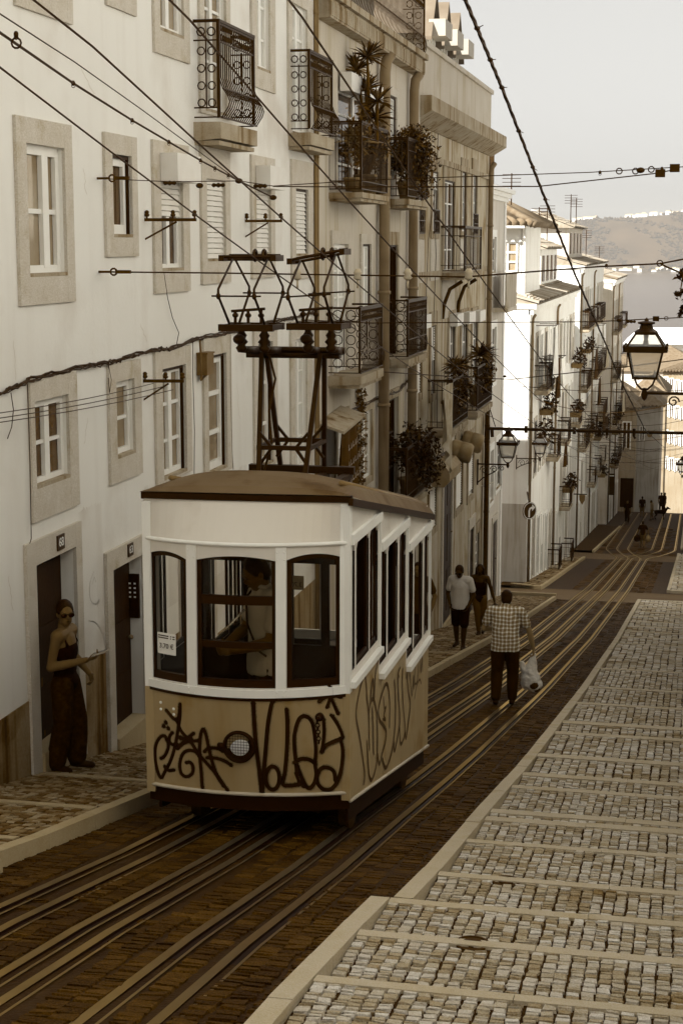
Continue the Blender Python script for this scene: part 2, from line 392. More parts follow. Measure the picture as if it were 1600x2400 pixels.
MH = [ground(*p, .05) for p in (z8(755, 548), z8(598, 842), z8(1530, 1160))]
cob = MB(); bed = MB(); nos = MB()
for i in range(len(NOS) - 1):
    a, b = NOS[i], NOS[i + 1]; tz = tread(i); XI = XR_IN - .13 if b <= JOG + .01 else XR_IN
    if b - a < .12: continue
    bed.quad((XI, a, tz(0, a) - .015), (XE, a, tz(0, a) - .015), (XE, b - .05, tz(0, b - .05) - .015), (XI, b - .05, tz(0, b - .05) - .015))
    w = .085 if b < 11 else .12 if b < 16 else .17
    x = XI + .004
    while x < XE - .05:
        e = min(x + random.uniform(.75, 1.15), XE)
        j = random.uniform(-.004, .004); q = .012
        ya = b - w
        P = [(x, ya, tz(0, ya) - .3), (e - .004, ya, tz(0, ya) - .3), (e - .004, b, zk(b) - .32), (x, b, zk(b) - .32),
             (x, ya, tz(0, ya) + .004 + j), (e - .004, ya, tz(0, ya) + .004 + j), (e - .004, b, zk(b) + .004 + j), (x, b, zk(b) + .004 + j)]
        nos.hexa(P); x = e
    big = b > 20
    sk = lambda x, y, hw: any((x - p.x) ** 2 + (y - p.y) ** 2 < .10 ** 2 for p in MH)
    if b > 3.5: stones(cob, XI + .005, .32 if b < 25 else .5, a + .004, b - w, *((.066, .05) if b < 16 else (.085, .08) if b < 30 else (.13, .12)), tz, .0075 if b < 16 else .010, .0028, sk, .15)
    stones(cob, .32 if b < 25 else .5, XE, a + .004, b - w, .13, .12, tz, .012, .004)
tag(bed.build('stepped_pavement', joint_m), kind='structure')
tag(cob.build('step_cobbles', cob_m), kind='structure')
kerb(nos, XR, XR_IN - XR - .002, JOG, 50.9, .105, .95, .004, .3)
for a, b in ((3, JOG),):       # the wider kerb stones nearest the camera
    kerb(nos, XR - .13, XR_IN - XR - .002, a, b, .105, .8, .004, .3)
kerb(nos, lambda y: -.74 + (y - 57) * .0037, .12, 57, 86.5, .11, 1.4)
kerb(nos, lambda y: -.5, .12, 90, 110, .11, 2)
nos.hexa([(-.62, 56.9, -12.2), (XE, 56.9, -12.2), (XE, 57.1, -12.2), (-.62, 57.1, -12.2), (-.62, 56.9, -11.93), (XE, 56.9, -11.93), (XE, 57.1, -11.95), (-.62, 57.1, -11.95)])
tag(nos.build('stone_step_edges', nose_m), kind='structure')
mb = MB(); strip(mb, -.64, XE, ys(57.1, 86.5, 1.5), .07); strip(mb, -.4, XE, ys(90, 128, 2), .09)
tag(mb.build('lower_pavement', joint_m), kind='structure')
mb = MB(); stones(mb, -.62, XE, 57.1, 86.4, .2, .19, lambda x, y: prof(y) + .10, .02, .004)
tag(mb.build('lower_pavement_cobbles', cob_m), kind='structure')
for p, lab in zip(MH, ('small dark iron valve cover among the pale cobbles, upper of the two near ones', 'small dark iron valve cover in the cobbles one step nearer the camera',
                       'small dark iron valve cover at the bottom right corner of the steps')):
    i = max(k for k in range(len(NOS)) if NOS[k] <= p.y); i = min(i, len(NOS) - 2); z = tread(i)(0, p.y)
    mb = MB(); mb.lathe((p.x, p.y, z - .03), [(.088, 0), (.088, .03), (.074, .031), (.074, .026), (.05, .026), (.05, .032), (.03, .032), (.0, .032)], 18)
    tag(mb.build('valve_cover', rust_iron), lab, 'drain cover', 'iron covers in the steps')
# ================================================================ RIVER AND FAR SHORE
wat = mat('river_water', .10, .25, .02, .004, spec=.5, bump=.25, bs=.09)
mb = MB(); mb.quad((-1650, 235, -45.2), (1650, 235, -45.2), (1650, 2900, -45.2), (-1650, 2900, -45.2)); tag(mb.build('water', wat), kind='structure')
def hn(x, y): return math.sin(x * .011 + 1) * .5 + math.sin(x * .027 + y * .013) * .3 + math.sin(x * .061 + y * .05 + 2) * .2
RIDGE = [(-1500, 30), (-300, 37), (-268, 38), (-230, 47), (-190, 52), (-150, 50), (-100, 55), (-30, 60), (1500, 62)]
def ridge(x):
    for (a, b), (c, d) in zip(RIDGE, RIDGE[1:]):
        if x <= c: return b + (d - b) * (x - a) / (c - a)
    return 60
def hill_z(x, y):
    t = (y - 2850) / 40
    if t < 1: return -46 + 3.5 * t
    s = sm((y - 2890) / 260)
    return -42.5 + (ridge(x) + 42.5) * s + hn(x, y) * 7 * s * (1.2 - s)
mb = MB(); xs = [-1500 + 1500 / 60 * i for i in range(121)]; yy = ys(2850, 3160, 14) + [3240, 3400, 3800, 4300]
for a, b in zip(xs, xs[1:]):
    for c, d in zip(yy, yy[1:]):
        H = lambda x, y: hill_z(x, min(y, 3160)) - (max(y - 3160, 0) * .01)
        mb.quad((a, c, H(a, c)), (b, c, H(b, c)), (b, d, H(b, d)), (a, d, H(a, d)))
tag(mb.build('hill', mat('far_hillside', .16, .95, .08, .02, fine=.05, sat=.6), smooth=True), kind='structure')
mb = MB(); 
for k in range(4200):
    x = random.uniform(-420, 60); y = 2885 + random.random() ** .8 * 265
    if hn(x * 2, y * 3) < -.25: continue
    r = random.uniform(1.6, 4.0) * (1.5 if random.random() < .05 else 1); z = hill_z(x, y)
    vs = []; 
    for (px, py, pz) in ((1, 0, 0), (-1, 0, 0), (0, 1, 0), (0, -1, 0), (0, 0, 1), (0, 0, -.6)):
        q = r * random.uniform(.7, 1.25); vs.append((x + px * q, y + py * q, z + r * .5 + pz * q))
    mb.add(vs, [(0, 2, 4), (2, 1, 4), (1, 3, 4), (3, 0, 4), (2, 0, 5), (1, 2, 5), (3, 1, 5), (0, 3, 5)], 0, random.random())
tag(mb.build('far_woods', mat('far_trees', .13, .95, .04, .1, attr=.05, sat=.6)), kind='stuff')
hw_m = mat('far_house_wall', .8, .8, .02, .5); hr_m = mat('far_house_roof', .5, .8, .05, .5)
for k in range(64):
    ridge_row = k < 34
    x = random.uniform(-280, 15); y = random.uniform(3130, 3165) if ridge_row else random.uniform(2862, 2925)
    if k == 0: x, y = -110, 3135
    w = random.uniform(4, 11) * (2 if k == 0 else 1); h = random.uniform(3, 6.5); d = 8; z = hill_z(x, y) - 1
    if ridge_row: z += 1.5
    mb = MB(); mb.box(x - w / 2, x + w / 2, y, y + d, z, z + h)
    mb.add([(x - w / 2, y, z + h), (x + w / 2, y, z + h), (x + w / 2, y + d, z + h), (x - w / 2, y + d, z + h), (x - w / 2, y + d / 2, z + h + 2), (x + w / 2, y + d / 2, z + h + 2)],
           [(0, 1, 5, 4), (2, 3, 4, 5), (1, 2, 5), (3, 0, 4)], 1)
    tag(mb.build('far_house', [hw_m, hr_m]), 'tiny white house on the crest of the wooded far shore' if ridge_row else 'tiny white house low by the water on the far shore', 'house',
        'houses along the far crest' if ridge_row else 'houses low on the far shore')
# ================================================================ BUILDINGS: shared pieces
def RX_(X, u0, v0, u1, v1):
    """a rectangle read off the facade plane x = X: (y0, y1, z0, z1)"""
    vm = (v0 + v1) / 2
    return (onX(u0, vm, X).y, onX(u1, vm, X).y, onX(u0, v1, X).z, onX(u0, v0, X).z)
def shell(root, X, y0, y1, zb, zt, ops, m, depth=8.0, roof=None, name='wall'):
    """front wall with real openings, side and back walls, flat top"""
    mb = MB()
    yl = sorted(set([y0, y1] + [max(y0, min(y1, o[k])) for o in ops for k in (0, 1)])); zl = sorted(set([zb, zt] + [max(zb, min(zt, o[k])) for o in ops for k in (2, 3)]))
    for a, b in zip(yl, yl[1:]):
        for c, d in zip(zl, zl[1:]):
            if b - a < 1e-6 or d - c < 1e-6: continue
            yc, zc = (a + b) / 2, (c + d) / 2
            if any(o[0] < yc < o[1] and o[2] < zc < o[3] for o in ops): continue
            mb.quad((X, a, c), (X, b, c), (X, b, d), (X, a, d))
    for o in ops:
        a, b, c, d = o[:4]; D = o[4] if len(o) > 4 else .2
        x = X - D
        mb.quad((X, a, c), (X, a, d), (x, a, d), (x, a, c)); mb.quad((X, b, c), (x, b, c), (x, b, d), (X, b, d))
        mb.quad((X, a, d), (X, b, d), (x, b, d), (x, a, d)); mb.quad((X, a, c), (x, a, c), (x, b, c), (X, b, c))
        mb.quad((x - .12, a - .05, c - .05), (x - .12, b + .05, c - .05), (x - .12, b + .05, d + .05), (x - .12, a - .05, d + .05))
    B = X - depth
    mb.quad((B, y0, zb), (X, y0, zb), (X, y0, zt), (B, y0, zt)); mb.quad((X, y1, zb), (B, y1, zb), (B, y1, zt), (X, y1, zt))
    mb.quad((B, y1, zb), (B, y0, zb), (B, y0, zt), (B, y1, zt)); mb.quad((X, y0, zt), (X, y1, zt), (B, y1, zt), (B, y0, zt))
    return mb.build(name, m, root)
def surround(par, X, o, outer, m=None, proud=.03, lintel_only=False):
    a, b, c, d = o[:4]; A, B, C_, D = outer; m = m or stone; mb = MB(); x0, x1 = X + .001, X + proud
    if not lintel_only:
        mb.box(x0, x1, A, a, C_, D); mb.box(x0, x1, b, B, C_, D)
        if c - C_ > .01: mb.box(x0, x1 - .001, a, b, C_, c)
    mb.box(x0, x1 - .001, a if not lintel_only else A, b if not lintel_only else B, d, D)
    return mb.build('surround', m, par)
def window(root, X, o, glass=None, frame=None, cols=2, rows=3, fw=.055, shutter=0.0, sill=True, out=None, surr=None, box=False, off=.0, jamb=False, name='window'):
    a, b, c, d = o[:4]; D = (o[4] if len(o) > 4 else .2) - .004; x = X - D
    mb = MB(); mb.quad((x, a, c), (x, b, c), (x, b, d), (x, a, d)); w = mb.build(name, glass or dark_glass, root)
    fr = frame or white_paint; mb = MB(); x0, x1 = x + .003, x + min(.05, D * .55)
    mb.box(x0, x1, a, a + fw, c, d); mb.box(x0, x1, b - fw, b, c, d); mb.box(x0, x1 - .001, a + fw, b - fw, c, c + fw * 1.3); mb.box(x0, x1 - .001, a + fw, b - fw, d - fw * 1.1, d)
    for i in range(1, cols):
        y = a + (b - a) * i / cols + off; k = fw * .9 if cols == 2 else fw * .6; mb.box(x0, x1 + .004, y - k, y + k, c + fw, d - fw)
    for j in range(1, rows):
        z = c + (d - c) * j / rows; mb.box(x0, x1 - .012, a + fw, b - fw, z - fw * .28, z + fw * .28)
    mb.build('frame', fr, w)
    if out: surround(w, X, o, out, surr)
    if sill:
        mb = MB(); mb.box(x + min(.05, D * .55) + .002, X + .03, a + .003, b - .003, c + .001, c + .03); mb.build('sill', stone_d, w)
    if jamb:
        mb = MB(); mb.box(x + .001, X - .003, b - .03, b - .001, c, d - .001); mb.box(x + .001, X - .003, a + .001, b - .031, d - .035, d - .001); mb.build('jamb', wood_dark, w)
    if shutter:
        mb = MB(); z1 = d - .003; z0 = d - (d - c) * shutter; n = max(3, int((z1 - z0) / .055)); xs = x + min(.07, D * .58)
        for i in range(n):
            h = (z1 - z0) / n; zz = z0 + i * h
            mb.hexa([(xs, a + .01, zz), (xs + .022, a + .01, zz + .006), (xs + .022, b - .01, zz + .006), (xs, b - .01, zz),
                     (xs, a + .01, zz + h * .97), (xs + .006, a + .01, zz + h * .93), (xs + .006, b - .01, zz + h * .93), (xs, b - .01, zz + h * .97)])
        mb.build('shutter', shutter_m, w)
    if box:
        mb = MB(); h = .27; mb.box(X + .034, X + .21, a - .02, b + .05, d - .05, d - .05 + h); mb.build('shutter_box', shutter_m, w)
    return w
def railing(par, X, xo, y0, y1, z0, z1, belly=0.0, step=.085, fancy=True, m=None, r=.0085, name='railing', sides=True):
    """iron railing round a balcony: front at x = xo, returns at y0 and y1"""
    mb = MB(); m = m or iron
    H = z1 - z0
    def bulge(t): return belly * math.exp(-((t - .16) / .14) ** 2)
    def bars(p, q, nrm):
        p = Vector(p); q = Vector(q); nrm = Vector(nrm); n = max(2, int((q - p).length / step))
        for i in range(n + 1):
            b = p.lerp(q, i / n)
            pts = [b + nrm * bulge(t) + Vector((0, 0, H * t)) for t in ((0, .05, .1, .16, .22, .3, .42, .97) if belly else (0, .97))]
            mb.tube(pts, r * .8, 5)
        if fancy:
            for t in (.80, .90):
                k = int((q - p).length / .085) or 1
                for i in range(k):
                    c = p.lerp(q, (i + .5) / k) + Vector((0, 0, H * (t + .04))); d = (q - p).normalized()
                    mb.ring(c, .034, d, (0, 0, 1), .007, 8, 0, 4)
        for t, rr in ((0, 1.3), (.3 if belly else .12, 1), (.79, 1.1), (.97, 1.4)):
            o = nrm * bulge(t); mb.bar(p + o + Vector((0, 0, H * t)), q + o + Vector((0, 0, H * t)), r * 2 * rr, r * 1.5 * rr)
    bars((xo, y0, z0), (xo, y1, z0), (1, 0, 0))
    if sides:
        for y, s in ((y0, -1), (y1, 1)):
            if fancy:
                L_ = xo - X; cx = [X + L_ * .3, X + L_ * .72]
                for t in (.1, .28, .46, .64):
                    for c in cx:
                        mb.ring((c, y, z0 + H * (t + .05)), L_ * .15, (1, 0, 0), (0, 0, 1), .007, 10, 0, 4); 
                    mb.bar((X + L_ * .5, y, z0 + H * t), (X + L_ * .5, y, z0 + H * (t + .18)), .012)
                for t in (0, .1, .8): mb.bar((X, y, z0 + H * t), (xo, y, z0 + H * t), .014)
                for c in cx: mb.ring((c, y, z0 + H * .89), L_ * .16, (1, 0, 0), (0, 0, 1), .008, 8, 0, 4)
            else: bars((X, y, z0), (xo, y, z0), (0, s, 0))
            mb.bar((X, y, z1), (xo + .02, y, z1), .03, .03); mb.bar((xo, y, z0), (xo, y, z1), .032, .032)
    mb.bar((xo, y0 - .02, z1), (xo, y1 + .02, z1), .035, .03)
    return mb.build(name, m, par)
def balcony(root, X, xo, y0, y1, zt, th, m=None, rail_h=1.05, lab=None, rm=None, **kw):
    m = m or stone_d; mb = MB()
    mb.hexa([(X - .05, y0, zt - th), (xo, y0, zt - th * .85), (xo, y1, zt - th * .85), (X - .05, y1, zt - th), (X - .05, y0, zt), (xo, y0, zt), (xo, y1, zt), (X - .05, y1, zt)])
    mb.box(X - .05, xo - .03, y0 + .03, y1 - .03, zt - th - .035, zt - th + .01)
    b = mb.build('balcony', m, root)
    if lab: b['label'] = lab
    railing(b, X, xo - .03, y0 + .04, y1 - .04, zt + .05, zt + rail_h, m=rm, **kw); return b
def pipe(root, X, y, z0, z1, r=.06, bend=True, m=None, name='drainpipe'):
    pts = [(X + r + .03, y, z0), (X + r + .03, y, z1 - .3)]
    if bend: pts += [(X + r + .05, y, z1 - .12), (X + r + .12, y + .06, z1)]
    mb = MB(); mb.tube(pts, r, 9)
    z = z0 + .6
    while z < z1 - .5: mb.tube([(X + r + .03, y, z), (X + r + .03, y, z + .06)], r * 1.18, 9); z += 1.9
    return mb.build(name, m or zinc, root, True)
def ribbon(mb, pts, w, nrm, m=0, off=.0):
    """flat painted stroke lying on a surface"""
    pts = [Vector(p) for p in pts]; nrm = Vector(nrm) if not callable(nrm) else nrm
    L_, R_ = [], []
    for i, p in enumerate(pts):
        d = (pts[min(i + 1, len(pts) - 1)] - pts[max(i - 1, 0)])
        n = nrm(p) if callable(nrm) else nrm
        s = d.cross(n); s = s.normalized() * w / 2 if s.length > 1e-9 else Vector((0, 0, w / 2))
        q = p + n * off
        L_.append(q - s); R_.append(q + s)
    k = len(pts); vs = L_ + R_; fs = [(i, i + 1, k + i + 1, k + i) for i in range(k - 1)]
    mb.add(vs, fs, m)
    for e, o_ in ((0, 1), (k - 1, k - 2)):       # rounded ends
        n = nrm(pts[e]) if callable(nrm) else nrm
        c = pts[e] + n * (off + .0004); d = (pts[e] - pts[o_]).normalized(); s = d.cross(n).normalized()
        mb.add([c] + [c + (d * math.cos(t) + s * math.sin(t)) * w / 2 for t in [2 * math.pi * j / 8 for j in range(8)]], [(0, j + 1, (j + 1) % 8 + 1) for j in range(8)], m)
def spline(pts, n=5):
    P_ = [Vector((p[0], p[1], 0)) for p in pts]; out = []
    if len(P_) < 3: return [(p.x, p.y) for p in P_]
    for i in range(len(P_) - 1):
        p0 = P_[max(i - 1, 0)]; p1 = P_[i]; p2 = P_[i + 1]; p3 = P_[min(i + 2, len(P_) - 1)]
        for j in range(n):
            t = j / n
            q = .5 * ((2 * p1) + (p2 - p0) * t + (2 * p0 - 5 * p1 + 4 * p2 - p3) * t * t + (3 * p1 - p0 - 3 * p2 + p3) * t ** 3); out.append((q.x, q.y))
    out.append((P_[-1].x, P_[-1].y)); return out
# ================================================================ BUILDING 1: the white house at the left
X1 = FACX
b1 = thing('white_house', 'large white plastered house at the left with granite window surrounds and number 68 door', 'building', (X1, 12, prof(12)))
def R1(*q): return RX_(X1, *q)
O = {}
O['Wa'] = R1(59, 335, 148, 650) + (.075,); O['Wb'] = R1(259, 360, 304, 556) + (.07,); O['Wc'] = R1(373, 412, 424, 636) + (.07,)
O['Wd'] = R1(480, 418, 524, 613) + (.06,); O['We'] = R1(596, 432, 630, 600) + (.06,); O['Wf'] = R1(689, 441, 718, 600) + (.06,)
O['Wh'] = R1(367, -240, 423, 69) + (.07,); O['BA'] = R1(473, -240, 524, 258) + (.07,); O['Wi'] = R1(597, -150, 628, 160) + (.07,); O['BB'] = R1(680, 4, 716, 312) + (.07,)
O['Wg'] = R1(50, -300, 146, -50) + (.07,)
O['La'] = R1(77, 941, 157, 1148) + (.07,); O['Lb'] = R1(268, 895, 311, 1077) + (.07,); O['Lc'] = R1(377, 865, 432, 1128) + (.075,)
O['Ld'] = R1(484, 835, 527, 1115) + (.075,); O['Le'] = R1(602, 806, 635, 1100) + (.075,); O['Lf'] = R1(688, 796, 716, 1110) + (.07,)
O['D68'] = R1(84, 1322, 178, 1776) + (.17,); O['D66'] = R1(263, 1334, 336, 1741) + (.18,)
# openings hidden behind the tram keep the ground floor going
O['D3'] = (16.2, 17.1, prof(16.6) + .12, -3.1, .35); O['D4'] = (18.9, 19.8, prof(19.3) + .12, -3.4, .35)
def z_of(k, i): return O[k][i]
b1_top = 5.6
shell(b1, X1, -16, 22.35, -7.2, b1_top, list(O.values()), plaster, 9)
mb = MB(); mb.box(X1 - 9.2, X1 + .35, -16.2, 22.34, b1_top, b1_top + .35); mb.build('cornice', stone_d, b1)
mb = MB(); zt = b1_top + .35
mb.add([(X1 + .45, -16.3, zt), (X1 + .45, 22.4, zt), (X1 - 4.5, 22.4, zt + 1.6), (X1 - 4.5, -16.3, zt + 1.6), (X1 - 9.4, -16.3, zt), (X1 - 9.4, 22.4, zt)], [(0, 1, 2, 3), (3, 2, 5, 4), (0, 3, 4), (1, 5, 2)])
mb.build('roof', tile_m, b1)
window(b1, X1, O['Wa'], mid_glass, out=R1(36, 270, 166, 718), cols=2, rows=2, fw=.07, off=.1)
window(b1, X1, O['Wb'], dark_glass, out=R1(242, 309, 317, 602), cols=1, rows=1, fw=.09, jamb=True)
window(b1, X1, O['Wc'], dark_glass, out=R1(356, 327, 439, 689), cols=2, rows=1, shutter=.42, box=True)
window(b1, X1, O['Wd'], dark_glass, out=R1(468, 341, 535, 667), cols=2, rows=1, shutter=.97)
window(b1, X1, O['We'], dark_glass, out=R1(586, 362, 640, 653), cols=2, rows=1, shutter=.95, box=True)
window(b1, X1, O['Wf'], dark_glass, out=R1(680, 372, 733, 655), cols=2, rows=1, shutter=.97, jamb=True)
window(b1, X1, O['Wg'], dark_glass, out=R1(26, -330, 159, 10), cols=2, rows=2)
window(b1, X1, O['Wh'], mid_glass, out=R1(354, -260, 437, 120), cols=2, rows=3)
window(b1, X1, O['BA'], mid_glass, out=R1(462, -260, 534, 262), cols=2, rows=4)
window(b1, X1, O['Wi'], light_glass, out=R1(585, -180, 640, 200), cols=2, rows=4)
window(b1, X1, O['BB'], light_glass, out=R1(672, -30, 728, 314), cols=2, rows=4)
# a window at the top whose surround only shows its foot
o_ = R1(252, -200, 300, -60) + (.2,)
surround(b1, X1, o_, R1(243, -210, 312, 10), stone)
window(b1, X1, O['La'], mat('glass_La', .22, .08, .1, 2.5, spec=.6), out=R1(68, 888, 178, 1228), cols=2, rows=2, fw=.055)
window(b1, X1, O['Lb'], mid_glass, out=R1(252, 855, 327, 1139), cols=1, rows=2, fw=.06)
window(b1, X1, O['Lc'], mid_glass, out=R1(361, 824, 444, 1140), cols=2, rows=3, fw=.06, jamb=True)
window(b1, X1, O['Ld'], mid_glass, out=R1(474, 793, 538, 1128), cols=1, rows=3, fw=.09, jamb=True)
window(b1, X1, O['Le'], mid_glass, out=R1(592, 770, 646, 1110), cols=1, rows=3, fw=.07, jamb=True)
window(b1, X1, O['Lf'], light_glass, out=R1(678, 755, 727, 1120), cols=2, rows=4, fw=.04)
# stained dado along the foot of the wall, cut round the two doors
mb = MB(); dz = -3.68
segs = [(-15.9, R1(62, 1400, 80, 1500)[0] - .0), (R1(192, 1500, 200, 1600)[0], R1(246, 1500, 250, 1600)[0]), (15.2, 16.0), (17.3, 18.7), (20.0, 22.3)]
for a, b in segs:
    mb.box(X1 + .0005, X1 + .012, a, b, -8, dz if b < 15 else dz - .35 * int((b - 12) / 3.2))
mb.build('dado_or_shade', plaster_low, b1)
def door(root, X, o, outer, m, name='door', lintel_drop=0, cut=0, steps=True):
    a, b, c, d = o[:4]; D = o[4] - .004; x = X - D
    mb = MB(); mb.box(x, x + .05, a, b, c, d)
    n = max(1, int((b - a) / .45))
    for i in range(n):
        p = a + (b - a) * i / n + .06; q = a + (b - a) * (i + 1) / n - .06; H = d - c
        for (s, t) in ((.06, .30), (.35, .62), (.67, .95)):
            mb.box(x + .048, x + .062, p, q, c + H * s, c + H * t)
    dr = mb.build(name, m, root)
    surround(dr, X, (a, b, c - .3, d), (outer[0], outer[1], c - .3, outer[3]), stone, .035)
    mb = MB(); mb.ell((x + .09, b - .1, (c + d) / 2), (.025, .025, .025), 8, 6); mb.tube([(x + .05, b - .1, (c + d) / 2), (x + .09, b - .1, (c + d) / 2)], .01)
    mb.build('handle', zinc, dr, True)
    if steps:
        mb = MB(); mb.box(x + .052, X + .06, a + .002, b - .002, c - .3, c + .02); mb.build('doorstep', kerb_m, dr)
    return dr
d68 = door(b1, X1, O['D68'], R1(62, 1274, 191, 1780), wood_dark); d66 = door(b1, X1, O['D66'], R1(248, 1294, 346, 1741), wood_dark)
door(b1, X1, O['D3'], (16.0, 17.3, 0, -2.9), wood_dark); door(b1, X1, O['D4'], (18.7, 20.0, 0, -3.2), wood_dark)
# a repainted band on the ground floor and hairline cracks in the render
band_m = mat('repainted_plaster', .765, .85, .04, 1.2, streak=.05, bump=.15, bs=14, dirt=(1.3, .54, .5))
for a, b, zt_ in ((R1(192, 1500, 200, 1600)[0], R1(246, 1500, 250, 1600)[0], -2.30), (14.98, 15.99, -2.36), (17.31, 18.69, -2.6)):
    mb = MB(); n = 9
    for i in range(n):
        y0_, y1_ = a + (b - a) * i / n, a + (b - a) * (i + 1) / n; j0, j1 = random.uniform(-.03, .03), random.uniform(-.03, .03)
        mb.quad((X1 + .003, y0_, -3.7), (X1 + .003, y1_, -3.7), (X1 + .003, y1_, zt_ + j1), (X1 + .003, y0_, zt_ + j0))
    mb.build('paint_patch', band_m, b1)
crack_m = mat('wall_crack', .58, .9, .03, 5)
for (u, v, du, dv) in ((196, 395, 6, 60), (205, 980, -6, 60), (330, 760, 14, 40), (220, 1200, 8, 70), (560, 700, -5, 50), (30, 800, 8, 90), (460, 330, 4, 70), (190, 160, 30, 60), (555, 900, 6, 80), (20, 1350, 10, 80)):
    mb = MB(); ribbon(mb, [onX(u + du * t / 8 + random.uniform(-2, 2), v + dv * t / 8, X1) for t in range(9)], .005, (1, 0, 0), 0, .002); mb.build('crack', crack_m, b1)
# number plates
plate_m = mat('enamel_plate', .10, .3, .02, 5, spec=.5); num_m = mat('number_paint', .85, .4, .02, 5)
def number(par, X, u0, v0, u1, v1, txt):
    o = RX_(X, u0, v0, u1, v1); mb = MB(); mb.box(X + .036, X + .046, o[0], o[1], o[2], o[3]); p = mb.build('number_plate', plate_m, par)
    text_mb(txt, (o[3] - o[2]) * .82, (X + .048, (o[0] + o[1]) / 2, (o[2] + o[3]) / 2), (0, 1, 0), (0, 0, 1), num_m, 'lettering', p)
number(d68, X1, 124, 1256, 141, 1292, '68'); number(d66, X1, 291, 1276, 303, 1306, '63')
# intercom on the reveal side of door 66
a, b, c, d, D = O['D66']; mb = MB(); ip = onX(318, 1386, X1)
mb.box(X1 - .165, X1 - .02, b - .035, b - .003, -3.62, -3.18); it = mb.build('intercom', mat('intercom_case', .06, .4, .02, 5), d66)
mb = MB()
for i in range(4):
    for j in range(2): mb.box(X1 - .12 + j * .05, X1 - .10 + j * .05, b - .04, b - .034, -3.28 - i * .045, -3.265 - i * .045)
mb.build('button', num_m, it)
# chalk scribbles and door graffiti
mb = MB(); zw = lambda x, y: (40 + x / 4.9, 1360 + y / 4.9)
for st in ([(240, 960), (275, 970), (280, 1480), (350, 1620)], [(280, 1260), (320, 1220), (370, 1240), (400, 1340)], [(260, 1660), (300, 1680), (310, 1770)], [(430, 0), (425, 110)]):
    ribbon(mb, [onX(*zw(x, y), X1 - .12) for x, y in spline(st)], .03, (1, 0, 0), 0, .012)
mb.build('graffiti', mat('faded_spray_paint', .26, .8, .03, 6), d68)
mb = MB()
for st in ([(188, 235), (200, 265), (215, 230), (225, 262), (243, 225)], [(180, 290), (210, 275), (240, 295), (255, 270)]):
    ribbon(mb, [onX(x / 1.96, 1200 + y / 1.96, X1 - .12) for x, y in spline(st)], .014, (1, 0, 0), 0, .014)
mb.build('scribble', mat('faded_spray_paint', .26), d68)
mb = MB()
for st in ([(430, 275), (412, 330), (415, 400), (440, 425), (455, 400), (445, 440)], [(405, 500), (440, 510), (470, 560), (480, 610)], [(425, 330), (432, 300), (440, 320)]):
    ribbon(mb, [onX(x / 1.96, 1200 + y / 1.96, X1) for x, y in spline(st)], .008, (1, 0, 0), 0, .003)
mb.build('scribble', mat('pencil_scribble', .60, .8, .03, 6), b1)
# balconies of the white house
bx = onY(518, 311, 16.77).x
balcony(b1, X1, bx, 16.77, 18.22, 1.29, .2, rail_h=1.03, belly=.12, step=.075, lab='upper left balcony with bellied iron railing')
g = onX(673, 340, X1); h_ = onX(762, 330, -4.95)
balcony(b1, X1, -4.95, g.y + .05, g.y + 1.45, g.z + .16, .18, rail_h=1.03, belly=.12, step=.075)
for yy_, z in ((15.9, 1.0), (20.4, .9)):
    pass
# thin rainwater pipes at the joint with the next house
for y in (22.15, 22.28): pipe(b1, X1, y, -7, 5.4, .022, False, mat('thin_pipe', .36, .6, .04, 5))
# ================================================================ BUILDING 2: tall house with plants on its balconies
X2 = -5.3
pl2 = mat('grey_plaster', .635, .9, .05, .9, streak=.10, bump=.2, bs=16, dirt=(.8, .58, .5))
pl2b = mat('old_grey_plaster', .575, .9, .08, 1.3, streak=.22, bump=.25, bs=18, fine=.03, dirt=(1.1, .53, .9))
b2 = thing('tall_house', 'tall shaded grey house behind the tram with plants on its iron balconies', 'building', (X2, 26, prof(26)))
def R2(*q): return RX_(X2, *q)
O2 = dict(a=R2(792, 205, 866, 440) + (.06,), b=R2(897, 215, 926, 400) + (.06,), c=R2(778, 572, 812, 890) + (.06,), d=R2(846, 572, 866, 740) + (.06,), e=R2(898, 574, 928, 850) + (.12,),
          f=R2(843, 970, 868, 1135) + (.06,), g=R2(895, 945, 929, 1200) + (.1,), h=R2(788, 995, 810, 1180) + (.06,))
T2 = onX(740, 40, X2).z
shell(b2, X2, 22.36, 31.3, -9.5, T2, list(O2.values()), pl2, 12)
window(b2, X2, O2['a'], dark_glass, cols=2, rows=4, box=True); window(b2, X2, O2['b'], light_glass, out=R2(893, 190, 931, 405), cols=2, rows=4, jamb=True)
window(b2, X2, O2['c'], light_glass, out=R2(774, 540, 816, 892), cols=2, rows=5, fw=.05); window(b2, X2, O2['d'], light_glass, out=R2(842, 548, 870, 745), cols=2, rows=3, jamb=True)
window(b2, X2, O2['e'], dark_glass, frame=wood_dark, out=R2(893, 542, 931, 852), cols=1, rows=2, jamb=True, surr=stone_d)
window(b2, X2, O2['f'], mid_glass, out=R2(837, 952, 872, 1150), cols=2, rows=3, surr=stone_d); window(b2, X2, O2['g'], dark_glass, frame=wood_dark, out=R2(889, 925, 932, 1200), cols=1, rows=3, surr=stone_d)
window(b2, X2, O2['h'], light_glass, out=R2(783, 965, 815, 1190), cols=1, rows=3, surr=stone_d)
